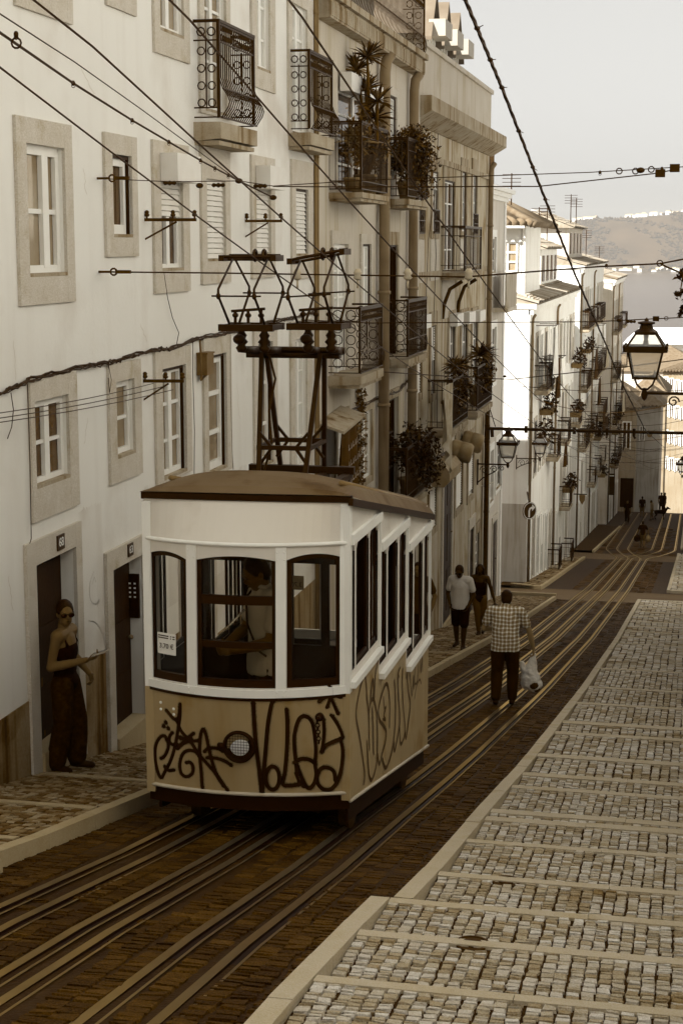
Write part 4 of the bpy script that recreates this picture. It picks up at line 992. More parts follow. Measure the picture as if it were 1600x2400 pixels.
botm = lambda y: -3.875 - .19 * (y - 10.75)
Z_BEAD, Z_BELT, Z_BOT, Z_SK = -2.015, -3.085, -3.81, -3.95
px1 = lambda x, y: (320 + x / 5.227, 1100 + y / 5.227); px2 = lambda x, y: (560 + x / 5.227, 1100 + y / 5.227); px3 = lambda x, y: (330 + x / 3.136, 1560 + y / 3.136)
FW = []
for tl, ap, tr, bl, br in ((px1(150, 1020), px1(260, 1008), px1(585, 1105), px3(88, 72), px3(360, 138)), (px1(700, 1105), px1(1000, 1078), px2(425, 1128), px3(430, 150), px3(1008, 182)),
                           (px2(550, 1118), px2(950, 1048), px2(1215, 1070), px3(1085, 178), px3(1475, 140))):
    a, b, c, d, e = finv(*tl), finv(*ap), finv(*tr), finv(*bl), finv(*br)
    s0 = (a[0] + d[0]) / 2; s1 = (c[0] + e[0]) / 2
    mid = ((s0 + s1) / 2, max(b[1], (a[1] + c[1]) / 2 + .035)); FW.append((s0, s1, para((s0, a[1]), mid, (s1, c[1])), (d[1] + e[1]) / 2))
zs_f = sum(w[3] for w in FW) / 3
FW = [(max(w[0], .028), min(w[1], .972), w[2], zs_f) for w in FW]
# front: fascia, window band, lower panel
mb = MB(); fpan(mb, 0, 1, Z_BEAD, eave(10.7) + .0, 0, 24); mb.build('fascia', cream, tram, True)
mb = MB(); edges = [0] + [e for w in FW for e in w[:2]] + [1]
for i in range(0, 8, 2): fpan(mb, edges[i], edges[i + 1], Z_BELT, Z_BEAD, .0, 3, 0, .0)
for (s0, s1, zt_, zb_) in FW:
    fpan(mb, s0, s1, zt_, Z_BEAD, 0, 14); fpan(mb, s0, s1, Z_BELT, zb_, 0, 8)
    for i in range(14):      # thickness of the opening
        a = s0 + (s1 - s0) * i / 14; b = s0 + (s1 - s0) * (i + 1) / 14
        mb.quad(FP(a, zt_(a)), FP(b, zt_(b)), FP(b, zt_(b), -.05), FP(a, zt_(a), -.05)); mb.quad(FP(a, zb_), FP(b, zb_), FP(b, zb_, -.05), FP(a, zb_, -.05))
    for s in (s0, s1): mb.quad(FP(s, zb_), FP(s, zt_(s)), FP(s, zt_(s), -.05), FP(s, zb_, -.05))
mb.build('window_band', cream, tram)
mb = MB(); 
for i in (3, 5): fpan(mb, edges[i - 1] + .0, edges[i] - .0, Z_BELT, Z_BEAD, .008, 3, 0, .008)
fpan(mb, .0, edges[1], Z_BELT, Z_BEAD - .0, .006, 2, 0, .006); fpan(mb, edges[6], 1, Z_BELT, eave(10.75) - .01, .006, 2, 0, .006); fpan(mb, 0, 1, zs_f - .062, zs_f - .006, .016, 24, 0, .02)
mb.build('post_trim', trimw, tram)
mb = MB(); fpan(mb, 0, 1, Z_BOT, Z_BELT - .02, 0, 24); mb.build('lower_panel', yellow, tram, True)
mb = MB(); fpan(mb, 0, 1, Z_BELT - .022, Z_BELT + .0, .012, 24, 0, .02); mb.build('belt_line', tdark, tram)
def fbead(z, r, m, nm):
    mb = MB(); mb.tube([FP(i / 24, z, .004) for i in range(25)], r, 7); return mb.build(nm, m, tram, True)
fbead(Z_BEAD, .015, trimw, 'bead'); fbead(Z_BOT, .014, mat('tram_bead_paint', .60, .45, .03, 4, dirt=(5, .55, .5)), 'bead')
mb = MB(); fpan(mb, 0, 1, Z_SK + .015, Z_BOT, -.015, 24, 0, .03); mb.build('skirt', blackm, tram)
mb = MB()
for w in (1, 2):          # rivets of the gusset plates
    sc = (edges[2 * w] + edges[2 * w + 1]) / 2
    for z in (Z_BEAD - .05, Z_BEAD - .10, zs_f - .02, zs_f - .05):
        for d in (-.016, .016): mb.ell(FP(sc + d, z, .009 if z > -2.5 else .018), (.006, .005, .006), 6, 4)
for z in [eave(10.75) - .08 - .07 * i for i in range(4)] + [Z_BEAD - .06, Z_BEAD - .12]: mb.ell(FP(.985, z, .008), (.006, .005, .006), 6, 4)
for s, z in ((.08, -3.19), (.08, -3.24), (.155, -3.22), (.155, -3.26)): mb.ell(FP(s, z, .002), (.011, .006, .011), 8, 5)
mb.build('rivet', trimw, tram, True)
# front windows: dark sash, glass, rails
for k, (s0, s1, zt_, zb_) in enumerate(FW):
    t = .021; mb = MB(); of = -.02
    fpan(mb, s0, s0 + t, zb_, zt_, of, 2, 0, .03); fpan(mb, s1 - t, s1, zb_, zt_, of, 2, 0, .03)
    fpan(mb, s0 + t, s1 - t, zb_, zb_ + .055, of, 6, 0, .03); fpan(mb, s0 + t, s1 - t, lambda s: zt_(s) - (.012 if k == 1 else .035), zt_, of, 10, 0, .03)
    if k == 1:
        for (va, vb) in ((1399, 1420), (1507, 1522)):
            za = finv(545, va)[1]; zb = finv(545, vb)[1]; fpan(mb, s0 + t, s1 - t, zb, za, of - .005, 6, 0, .03)
    w = mb.build('window', tdark, tram)
    mb = MB(); fpan(mb, s0 + .01, s1 - .01, zb_ + .01, lambda s: zt_(s) - .01, -.036, 10); mb.build('glass', tglass, w, True)
# sides
COMP = [(10.75, 11.83, -1.965, -3.01), (11.83, 13.03, -2.21, -3.23), (13.03, 14.2, -2.435, -3.485)]
q4 = lambda x: 780 + x / 6.03
WU = [((195, 305), (330, 505), (520, 628)), ((658, 752), (775, 908), (938, 1018)), ((1045, 1125), (1145, 1258), (1285, 1342))]
SW = []
for ci, (y0, y1, zt_, zs_) in enumerate(COMP):
    for (xa, xb) in WU[ci]:
        a = onX(q4(xa), 1420, XRt).y; b = onX(q4(xb), 1420, XRt).y; a = max(a, 10.815); SW.append((a, b, ci, zt_ - .12, zs_ + .06))
def side_mesh(X, sgn, inner):
    mb = MB(); off = 0 if not inner else -.035 * sgn
    yl = sorted(set([10.75, 14.2] + [c[1] for c in COMP] + [w[i] for w in SW for i in (0, 1)] + [w[0] + (w[1] - w[0]) * k / 8 for w in SW for k in range(1, 8)]))
    for a, b in zip(yl, yl[1:]):
        m_ = (a + b) / 2; ci = 0 if m_ < 11.83 else 1 if m_ < 13.03 else 2; zt_, zs_ = COMP[ci][2:]
        w = next((w for w in SW if w[0] < m_ < w[1]), None)
        def arch(y):
            if w is None: return zt_ - .12
            t = (y - w[0]) / (w[1] - w[0]) * 2 - 1; return w[3] - .02 + .075 * (1 - t * t) ** .5
        def Q(p, q, r, s_, m): mb.quad((X + off, a, p), (X + off, b, q), (X + off, b, r), (X + off, a, s_), m)
        Q(zt_, zt_, eave(b), eave(a), 0)
        if w: Q(arch(a), arch(b), zt_, zt_, 0); Q(zs_, zs_, w[4], w[4], 0)
        else: Q(zs_, zs_, zt_, zt_, 0)
        Q(botm(a), botm(b), zs_, zs_, 1)
        if w and not inner:
            mb.quad((X, a, arch(a)), (X, b, arch(b)), (X - .03 * sgn, b, arch(b)), (X - .03 * sgn, a, arch(a)), 0)
    return mb
for X, sgn in ((XRt, 1), (XL, -1)):
    side_mesh(X, sgn, False).build('side_panel', [cream, yellow], tram); side_mesh(X, sgn, True).build('lining', [tint, tint], tram)
    mb = MB(); ax = X + .001 * sgn; bx = X + .03 * sgn
    for (y0, y1, zt_, zs_) in COMP:
        mb.box(min(ax, bx), max(ax, bx), y0 + .012, y1 - .004, zt_ - .07, zt_); mb.box(min(ax, bx + .015 * sgn), max(ax, bx + .015 * sgn), y0 + .012, y1 - .004, zs_ - .045, zs_ + .0)
        mb.box(min(ax, bx - .01 * sgn), max(ax, bx - .01 * sgn), y1 - .03, y1 - .003, zs_, eave(y1) - .0)
    mb.build('side_trim', trimw, tram)
    mb = MB(); mb.tube([(X + .006 * sgn, 10.76, botm(10.76)), (X + .006 * sgn, 14.2, botm(14.2))], .013, 7); mb.build('bead', mat('tram_bead_paint', .60), tram, True)
    mb = MB(); mb.hexa([(X - .03 * sgn - .01, 10.8, botm(10.8) - .16), (X - .03 * sgn + .01, 10.8, botm(10.8) - .16), (X - .03 * sgn + .01, 14.1, botm(14.1) - .16), (X - .03 * sgn - .01, 14.1, botm(14.1) - .16),
             (X - .03 * sgn - .01, 10.8, botm(10.8)), (X - .03 * sgn + .01, 10.8, botm(10.8)), (X - .03 * sgn + .01, 14.1, botm(14.1)), (X - .03 * sgn - .01, 14.1, botm(14.1))]); mb.build('skirt', blackm, tram)
    for (a, b, ci, zt_, zs_) in SW:
        mb = MB(); x0 = X - .028 * sgn; t = .028
        lo, hi = min(x0, x0 + .016 * sgn), max(x0, x0 + .016 * sgn)
        open_ = (b - a) > .3
        mb.box(lo, hi, a, a + t, zs_, zt_ + .02); mb.box(lo, hi, b - t, b, zs_, zt_ + .02); mb.box(lo, hi, a + t, b - t, zs_, zs_ + .04)
        if not open_: mb.box(lo, hi, (a + b) / 2 - .012, (a + b) / 2 + .012, zs_ + .04, zt_)
        w = mb.build('window', tdark, tram)
        if not open_:
            mb = MB(); mb.quad((x0, a, zs_), (x0, b, zs_), (x0, b, zt_ + .03), (x0, a, zt_ + .03)); mb.build('glass', tglass, w)
for (z0, z1, m) in ((Z_BELT, eave(10.76) - .02, trimw), (botm(10.8) + .02, Z_BELT - .001, yellow)):
    for q in (((XRt - .05, XRt + .010, 10.725, 10.80)), ((XL - .010, XL + .05, 10.625, 10.80))): mb = MB(); mb.box(*q, z0, z1); mb.build('corner_post', m, tram)
# rear wall, floor, bulkheads, benches
mb = MB(); X0, X1_ = XL + .02, XRt - .02
for (za, zb) in ((botm(14.2), COMP[2][3]), (COMP[2][2] - .12, eave(14.2) + .1)): mb.box(X0, X1_, 14.16, 14.2, za, zb)
for x in (X0, X0 + .42, X1_ - .48, X1_ - .06): mb.box(x, x + .06, 14.16, 14.2, COMP[2][3], COMP[2][2] - .12)
mb.build('rear_wall', cream, tram)
mb = MB(); fz = [-3.9, -4.12, -4.35]
for (y0, y1, zt_, zs_), z in zip(COMP, fz): mb.box(X0 + .02, X1_ - .02, y0 + .02 if y0 > 11 else 10.85, y1, z - .06, z)
mb.build('floor', tint, tram)
for y, z, k in ((11.83, fz[1], 0), (13.03, fz[2], 1)):
    mb = MB(); zt_ = eave(y) - .03; zs_ = COMP[k + 1][3] + .2
    mb.box(X0 + .03, X1_ - .03, y - .015, y + .015, z, zs_); mb.box(X0 + .03, X1_ - .03, y - .015, y + .015, zt_ - .42, zt_)
    for t in (0, .26, .52, .74, .955): x = X0 + .03 + (X1_ - X0 - .12) * t; mb.box(x, x + .06, y - .015, y + .015, zs_, zt_ - .42)
    mb.build('bulkhead', tdark, tram)
for y, z in ((12.3, fz[1]), (13.5, fz[2])):
    for x in (X0 + .06, X1_ - .46):
        mb = MB(); mb.box(x, x + .4, y - .2, y + .25, z, z + .42); mb.box(x, x + .4, y + .2, y + .25, z + .42, z + .85); mb.build('bench', tdark, tram)
mb = MB(); c = FP(.30, -3.28, -.30); mb.ring(c, .17, (1, 0, 0), (0, .35, .94), .011, 24, 0, 6)
for t in (.4, 2.5, 4.6): mb.tube([c, c + Vector((math.cos(t), math.sin(t) * .35, math.sin(t) * .94)) * .17], .008)
mb.tube([c, c + Vector((0, .0, -.6))], .03); mb.build('brake_wheel', brass, tram, True)
mb = MB(); p = finv(530, 1408); a = FP(.36, -2.72, -.10); b = FP(.5, -2.5, -.16); mb.tube([a, b], .009); mb.build('grab_rod', brass, tram, True)
mb = MB()                                     # control desk under the front windows
mb.box(XL + .15, XRt - .15, 10.86, 11.0, -3.85, -3.12); mb.build('control_desk', tint, tram)
# roof: canvas on an arched section that rises behind a dark gutter
mb = MB(); ny, nx = 16, 26; ysr = [10.65 + .001 + (14.32 - 10.65) * (i / ny) ** 1.5 for i in range(ny + 1)]
def roofp(i, j):
    t = j / nx; y = ysr[i]; rise = .20 * min(1, ((y - 10.65) / .5)) ** .55; k = max(0, 1 - abs(2 * t - 1) ** 2.5) ** .5
    fr = (1 - min(1, (y - 10.65) / .4)); ov = .022
    x = XL - ov + (XRt - XL + 2 * ov) * t; yy = y + (YR_ - YL_) * t * fr - fr * (.03 + bow(-1.72) * 4 * t * (1 - t))
    return Vector((x, yy, eave(y) + .028 + rise * k))
g = [[roofp(i, j) for j in range(nx + 1)] for i in range(ny + 1)]
for i in range(ny):
    for j in range(nx): mb.quad(g[i][j], g[i][j + 1], g[i + 1][j + 1], g[i + 1][j])
rf = mb.build('roof', roof_m, tram, True)
mb = MB()
gl = [FP(i / 20, eave(10.65), .022) + Vector((-.0, 0, -.0)) for i in range(21)]; gl[0].x -= .014; gl[-1].x += .016
for a, b in zip(gl, gl[1:]): mb.hexa([a + Vector((0, 0, -.02)), b + Vector((0, 0, -.02)), b + Vector((0, .06, -.02)), a + Vector((0, .06, -.02)), a + Vector((0, 0, .024)), b + Vector((0, 0, .024)), b + Vector((0, .06, .024)), a + Vector((0, .06, .024))])
for X, s in ((XL, -1), (XRt, 1)):
    x = X + .02 * s; mb.bar((x, 10.7, eave(10.7)), (x, 14.3, eave(14.3)), .035, .05)
mb.build('gutter', tdark, tram)
mb = MB(); a = onX(790, 1143, XRt - .1); mb.tube([(XRt - .1, 10.95, eave(10.95) + .14), (XRt - .1, 14.1, eave(14.1) + .13)], .02, 7)
mb.tube([(XL + .1, 10.95, eave(10.95) + .14), (XL + .1, 14.1, eave(14.1) + .13)], .02, 7); mb.build('roof_rail', mat('roof_rail_wood', .34, .6, .05, 6), tram, True)
# headlight
s, z = finv(561, 1749); c = FP(s, z, .0); mb = MB(); nY = Vector((0, -1, 0))
mb.lathe(c + Vector((0, .03, 0)), [(.118, 0), (.118, .05), (.112, .062), (.098, .062), (.092, .05), (.092, .03), (.01, .03)], 28, 0, nY)
mb.box(c.x - .15, c.x - .11, c.y - .04, c.y + .01, c.z - .015, c.z + .02)
hl = mb.build('headlight', blackm, tram, True)
mb = MB(); mb.lathe(c + Vector((0, .012, 0)), [(.09, 0), (.07, .012), (.035, .022), (.0, .026)], 20, 0, nY); mb.build('lens', mat('lamp_glass', 1.0, .12, .1, 30, spec=1.0), hl, True)  # white base colour stands in for reflected glints on the lens
mb = MB()
for i in range(-4, 5):
    h = (.092 ** 2 - (i * .02) ** 2) ** .5
    mb.tube([c + Vector((i * .02, -.03, -h)), c + Vector((i * .02, -.03, h))], .0017, 4); mb.tube([c + Vector((-h, -.03, i * .02)), c + Vector((h, -.03, i * .02))], .0017, 4)
mb.build('guard', blackm, hl)
# painted scrawl on the front
def fstroke(mb, pts, w=.027, sp=True):
    P_ = spline(pts, 5) if sp else pts
    Q = [FP(*finv(*px3(x, y))) for x, y in P_]
    ribbon(mb, Q, w * 1.55, (0, -1, 0), 1, .0030); ribbon(mb, Q, w, (0, -1, 0), 0, .0045 + random.random() * .002)
mb = MB()
FS = [[(195, 550), (182, 518), (150, 520), (118, 570), (108, 640), (118, 740), (150, 822), (182, 775), (225, 690), (255, 590), (275, 480), (290, 380), (292, 280)],
 [(190, 325), (240, 385), (268, 405), (300, 480), (370, 560), (430, 650), (550, 790), (640, 915)], [(290, 300), (282, 370), (262, 400)], [(200, 540), (205, 600), (180, 660), (150, 682)],
 [(235, 490), (215, 520), (215, 560), (240, 580), (272, 575)], [(270, 610), (330, 545), (392, 495)], [(275, 600), (340, 560), (432, 550)], [(292, 525), (335, 540), (375, 535)],
 [(430, 660), (400, 630), (350, 622), (310, 650), (290, 720), (300, 790), (340, 815), (380, 790), (385, 740), (365, 710), (335, 712)],
 [(455, 895), (445, 760), (435, 640), (440, 520), (460, 465), (480, 500), (500, 590), (520, 680), (560, 800), (612, 885)], [(470, 632), (500, 606), (560, 606), (608, 628)], [(488, 675), (560, 680), (620, 700), (668, 732)],
 [(828, 270), (838, 450), (850, 600), (870, 750), (890, 930)], [(892, 930), (905, 780), (920, 600), (935, 430), (960, 290), (975, 255)],
 [(970 + 50 * math.cos(t), 825 + 85 * math.sin(t)) for t in [i * .52 for i in range(13)]], [(1072, 320), (1078, 420), (1075, 600), (1060, 780), (1045, 868), (1100, 880), (1165, 870)],
 [(1150, 800), (1140, 700), (1130, 600), (1130, 500), (1160, 400), (1200, 370), (1250, 400), (1275, 500), (1285, 620), (1280, 720), (1290, 800), (1270, 870), (1235, 900), (1195, 850), (1150, 735)],
 [(1130, 710), (1180, 685), (1240, 690), (1282, 720)], [(1340, 390), (1345, 500), (1328, 630)], [(1328, 630), (1370, 580), (1470, 535), (1478, 510), (1440, 420), (1400, 365)],
 [(1465, 540), (1482, 620), (1475, 740), (1450, 840), (1400, 905), (1340, 905), (1300, 860), (1300, 800), (1330, 752), (1380, 750), (1420, 780), (1430, 842)],
 [(1312, 262), (1350, 232), (1410, 215), (1470, 230)], [(1385, 150), (1388, 230), (1368, 302)], [(1390, 220), (1420, 290), (1448, 352)], [(180, 738), (205, 768), (248, 765)], [(1140, 790), (1165, 850), (1200, 890)]]
for i, st in enumerate(FS): fstroke(mb, st, .030 if 11 < i < 24 else .024)
for x, y in ((187, 414), (172, 440), (205, 456), (295, 528)): fstroke(mb, [(x - 1, y), (x + 2, y + 6)], .028, False)
gf = mb.build('graffiti', [spray, haze_sp], tram); gf['label'] = 'black spray scrawl across the front panel'
mb = MB(); p5 = lambda x, y: onX(780 + x / 5.6, 1480 + y / 5.6, XRt)
SS = [[(400, 1990), (410, 1850), (350, 1400), (300, 1130), (310, 960), (350, 760), (405, 570), (430, 680), (440, 850), (465, 1100), (475, 1540)],
 [(440, 1450), (455, 1700), (470, 1880), (500, 1950), (540, 1850), (570, 1700), (578, 1400), (570, 1100), (540, 920), (510, 890), (480, 960), (465, 1080)], [(490, 900), (495, 760), (515, 630), (530, 740), (520, 880)], [(510, 1010), (520, 1300), (525, 1600)],
 [(540, 860), (550, 600), (580, 400), (600, 330)], [(735, 1250), (740, 950), (720, 740), (690, 690), (650, 780), (610, 920), (590, 1050), (610, 1170), (660, 1240), (695, 1320), (680, 1450), (640, 1600), (605, 1740), (580, 1620)],
 [(645, 1680), (680, 1790), (730, 1700), (780, 1500), (810, 1200), (815, 900), (800, 650)], [(790, 1400), (800, 1570), (850, 1330), (870, 1150), (850, 800), (845, 560)], [(870, 1280), (885, 1480), (940, 1310), (920, 1000), (905, 700), (910, 500)],
 [(940, 1310), (955, 1400), (985, 1180), (1010, 960), (985, 800), (965, 560)], [(1005, 560), (1030, 850), (1050, 580), (1055, 750)], [(1070, 460), (1065, 680), (1100, 640), (1110, 440)], [(1140, 340), (1150, 540), (1165, 320), (1170, 520)], [(1065, 880), (1090, 720), (1130, 630), (1150, 680)],
 [(655, 860), (670, 1000), (690, 990), (660, 1100), (685, 1160), (645, 1150)], [(860, 600), (850, 540), (875, 470)]]
for i, st in enumerate(SS): ribbon(mb, [p5(x, y) for x, y in spline(st)], .034 if i < 10 else .022, (1, 0, 0), 0, .003 + .0008 * (i % 4))
gs = mb.build('graffiti', mat('brown_spray', .17, .5, .02, 6), tram); gs['label'] = 'fainter brown scrawl along the side panel'
# tow eye and chain
s, z = finv(*px3(1315, 375)); c = FP(s, z, 0); mb = MB(); mb.lathe(c, [(.032, 0), (.03, .02), (.016, .03), (.016, .06), (.0, .07)], 12, 0, nY)
for i in range(7): mb.ring(c + Vector((-.012 + .002 * i, -.03, -.03 - .024 * i)), .015, (1, 0, 0) if i % 2 else (0, 1, 0), (0, 0, 1), .0045, 8, 0, 4)
mb.build('tow_eye', blackm, tram)
# price notice in the left window, and its twin seen from behind
paper = mat('paper_notice', .80, .7, .02, 5); ink = mat('printed_ink', .10, .6, .01, 5)
s0, z0 = finv(367, 1532); s1, z1 = finv(409, 1490); mb = MB(); fpan(mb, s0, s1, z0, z1, -.030, 3, 0, .002); ps = mb.build('price_notice', paper, tram)
c = FP((s0 + s1) / 2, (z0 + z1) / 2 - .018, -.026); xa = FP(s1, z0) - FP(s0, z0); text_mb('3.70 €', .050, c, xa, (0, 0, 1), ink, 'lettering', ps)
mb = MB()
for i, (a, b) in enumerate(((.05, .62), (.05, .6), (.7, .78), (.83, .95), (.7, .76), (.83, .95))):
    zz = z1 - .016 - .016 * (i if i < 2 else (i - 2) // 2 * 1.0); fpan(mb, s0 + (s1 - s0) * a, s0 + (s1 - s0) * b, zz - .008, zz, -.027, 2)
mb.build('small_print', ink, ps)
a = onY(679, 1381, 11.6); b = onY(712, 1350, 11.6); mb = MB(); mb.box(a.x, b.x, 11.595, 11.6, a.z, b.z); ps2 = mb.build('price_notice', mat('notice_back', .42, .8, .03, 5), tram); ps2['label'] = 'price notice seen from behind, its figures reversed'
text_mb('3.70', .05, ((a.x + b.x) / 2, 11.593, (a.z + b.z) / 2 - .015), (-1, 0, 0), (0, 0, 1), ink, 'lettering', ps2)
# wheels
for x in (-3.55, -2.42):
    for y in (11.3, 13.5):
        mb = MB(); mb.lathe((x - .04, y, prof(y) + .17), [(.0, 0), (.15, 0), (.15, .05), (.17, .055), (.17, .08), (0, .08)], 18, 0, (1, 0, 0)); mb.build('wheel', rust_iron, tram)
mb = MB(); mb.hexa([(-3.5, 11.35, -4.2), (-2.5, 11.35, -4.2), (-2.5, 14.1, -4.78), (-3.5, 14.1, -4.78), (-3.5, 11.35, -4.05), (-2.5, 11.35, -4.05), (-2.5, 14.1, -4.58), (-3.5, 14.1, -4.58)]); mb.build('underframe', blackm, tram)
# ---- current collector: frame on the roof and two diamond pantographs
pf = rust_black = mat('collector_iron', .055, .55, .02, 10, spec=.4)
px8 = lambda x, y: (500 + x / 5.227, 800 + y / 5.227)
zb0 = onY(600, 1107, 12.3).z; zt0 = onY(660, 826, 12.4).z
mb = MB()
for y in (12.04, 12.78): mb.bar((-3.56, y, zb0 - .03), (-2.68, y, zb0 - .03), .07, .06)
for x in (-3.5, -3.3, -2.93, -2.74): mb.bar((x, 12.0, zb0 - .075), (x, 12.85, zb0 - .075), .06, .05); mb.bar((x, 12.05, zb0 - .3), (x, 12.05, zb0 - .06), .05); mb.bar((x, 12.78, zb0 - .4), (x, 12.78, zb0 - .06), .05)
fr_ = mb.build('collector_frame', pf, tram)
mb = MB()
for x0, x1 in ((-3.30, -3.36), (-2.93, -2.86)):
    mb.bar((x0, 12.1, zb0), (x1 + (.03 if x0 < -3 else 0), 12.34, zt0), .03, .036); mb.bar((x0, 12.78, zb0), (x1 + (.03 if x0 < -3 else 0), 12.48, zt0), .034, .036)
zc = onY(640, 1048, 12.2).z
mb.bar((-3.33, 12.17, zc), (-2.90, 12.17, zc), .035); mb.bar((-3.33, 12.7, zc), (-2.90, 12.7, zc), .035)
for x in (-3.32, -2.91): mb.bar((x, 12.17, zc), (x, 12.7, zc), .03)
for x, d in ((-3.31, .1), (-2.92, -.1)):
    for y in (12.17, 12.7): mb.bar((x, y, zc - .14), (x + d, y, zc), .022); mb.bar((x, y, zc + .12), (x + d, y, zc), .022)
mb.build('leg', pf, fr_)
mb = MB(); mb.tube([(-3.50, 12.4, zt0 + .02), (-2.68, 12.4, zt0 + .02)], .028, 10); mb.box(-3.46, -2.72, 12.34, 12.46, zt0 - .04, zt0 + .0); mb.build('cross_beam', pf, fr_, True)
mb = MB(); mb.tube([(-3.29, 12.2, zb0), (-3.22, 12.2, zb0 + .25), (-3.24, 12.2, zb0 + .5), (-3.2, 12.25, zb0 + .75), (-3.28, 12.3, zb0 + 1.0)], .01, 5); mb.build('cable', cable_m, fr_)
def pantograph(xc, yc, vt, vk, vf, lean):
    zt_, zk_, zf = onY(530, vt, yc).z, onY(530, vk, yc).z, onY(530, vf, yc).z; w = .135; dk = .42
    p = thing('pantograph', '', '', (xc, yc, zf)); p.parent = tram; p.location = Vector((xc, yc, zf)) - wl(tram)
    mb = MB()
    for s in (-1, 1):
        x = xc + s * w
        for d in (-1, 1):
            kn = Vector((x, yc + d * dk, zk_ + lean * s)); ft = Vector((x, yc + d * .14, zf)); tp = Vector((x, yc + d * .035, zt_ + lean * s * 2))
            mb.tube([ft, ft.lerp(kn, .8), kn], [.011, .010, .010], 6); mb.tube([kn, kn + Vector((0, 0, .05)), tp], [.011, .009, .008], 6); mb.ell(kn, (.018, .018, .026), 8, 6)
    for d in (-1, 1): mb.tube([(xc - w - .05, yc + d * dk, zk_ - lean), (xc + w + .05, yc + d * dk, zk_ + lean)], .007, 6)
    mb.build('arm', pf, p, True)
    mb = MB(); 
    for dy, dz in ((-.10, .02), (.0, .0), (.10, .03)): mb.tube([(xc - .2, yc + dy, zt_ + dz - lean * 3), (xc + .2, yc + dy, zt_ + dz + lean * 3)], .012, 6)
    for x in (-.2, .2): mb.bar((xc + x, yc - .12, zt_ + .01 + lean * 3 * (1 if x > 0 else -1)), (xc + x, yc + .12, zt_ + .01 + lean * 3 * (1 if x > 0 else -1)), .04, .045)
    for x in (.03, .1): mb.ring((xc + x, yc, zt_ + .03), .04, (0, 1, 0), (0, 0, 1), .012, 12, 0, 5)
    mb.build('contact_bar', pf, p)
    mb = MB(); mb.bar((xc - .21, yc - .16, zf - .03), (xc + .21, yc - .16, zf - .03), .05, .05); mb.bar((xc - .21, yc + .16, zf - .03), (xc + .21, yc + .16, zf - .03), .05, .05)
    for x in (-.19, -.06, .08, .19): mb.bar((xc + x, yc - .18, zf - .03), (xc + x, yc + .18, zf - .03), .035, .04)
    for x in (-.1, 0, .1): mb.tube([(xc + x, yc - .1, zf), (xc + x, yc - .1, zf + .1)], .012, 6); mb.ell((xc + x, yc - .1, zf + .06), (.025, .025, .02), 8, 5)
    mb.tube([(xc - .13, yc - .1, zf + .09), (xc + .13, yc - .1, zf + .11)], .012, 6)
    mb.build('base_frame', pf, p)
    mb = MB(); bz = zt0 + .03
    for x in (-.11, .07):
        mb.lathe((xc + x, yc + .1, bz), [(.03, 0), (.045, .03), (.028, .05), (.05, .075), (.03, .1), (.042, .125), (.025, .15), (.025, max(.16, zf - .05 - bz))], 12)
        mb.bar((xc + x, yc + .1, bz + .02), (xc + x, 12.42, bz - .02), .06, .05)
    mb.ell((xc - .1, yc, bz + .1), (.05, .05, .04), 10, 6); mb.build('insulator', pf, p, True)
pantograph(-3.28, 11.87, 608, 690, 756, .0); pantograph(-2.79, 12.0, 604, 688, 752, .012)
# ================================================================ PEOPLE
DG = bpy.context.evaluated_depsgraph_get
def fuse(mb, name, m, parent, vox=.009, it=4):
    me = bpy.data.meshes.new('t'); me.from_pydata(mb.v, [], mb.f); ob = bpy.data.objects.new('t', me); COL.objects.link(ob)
    r = ob.modifiers.new('r', 'REMESH'); r.mode = 'VOXEL'; r.voxel_size = vox
    s = ob.modifiers.new('s', 'SMOOTH'); s.factor = .5; s.iterations = it
    bpy.context.view_layer.update()
    out = bpy.data.meshes.new_from_object(ob.evaluated_get(DG())); bpy.data.objects.remove(ob); out.name = name
    out.materials.clear(); out.materials.append(m)
    out.polygons.foreach_set('use_smooth', [True] * len(out.polygons))
    o = bpy.data.objects.new(name, out); COL.objects.link(o); o.parent = parent; o.location = -wl(parent); return o
skin_l = mat('skin_light', .40, .55, .02, 8, spec=.35); skin_d = mat('skin_darker', .30, .55, .02, 8, spec=.35); hair_m = mat('dark_hair', .06, .6, .03, 40, bump=.4, bs=90)  # two even skin tones, the second darker, for different people
def cloth(name, d, var=.03, bump=.5, bs=9): return mat(name, d, .9, var, 6, .15, bump=bump, bs=bs)
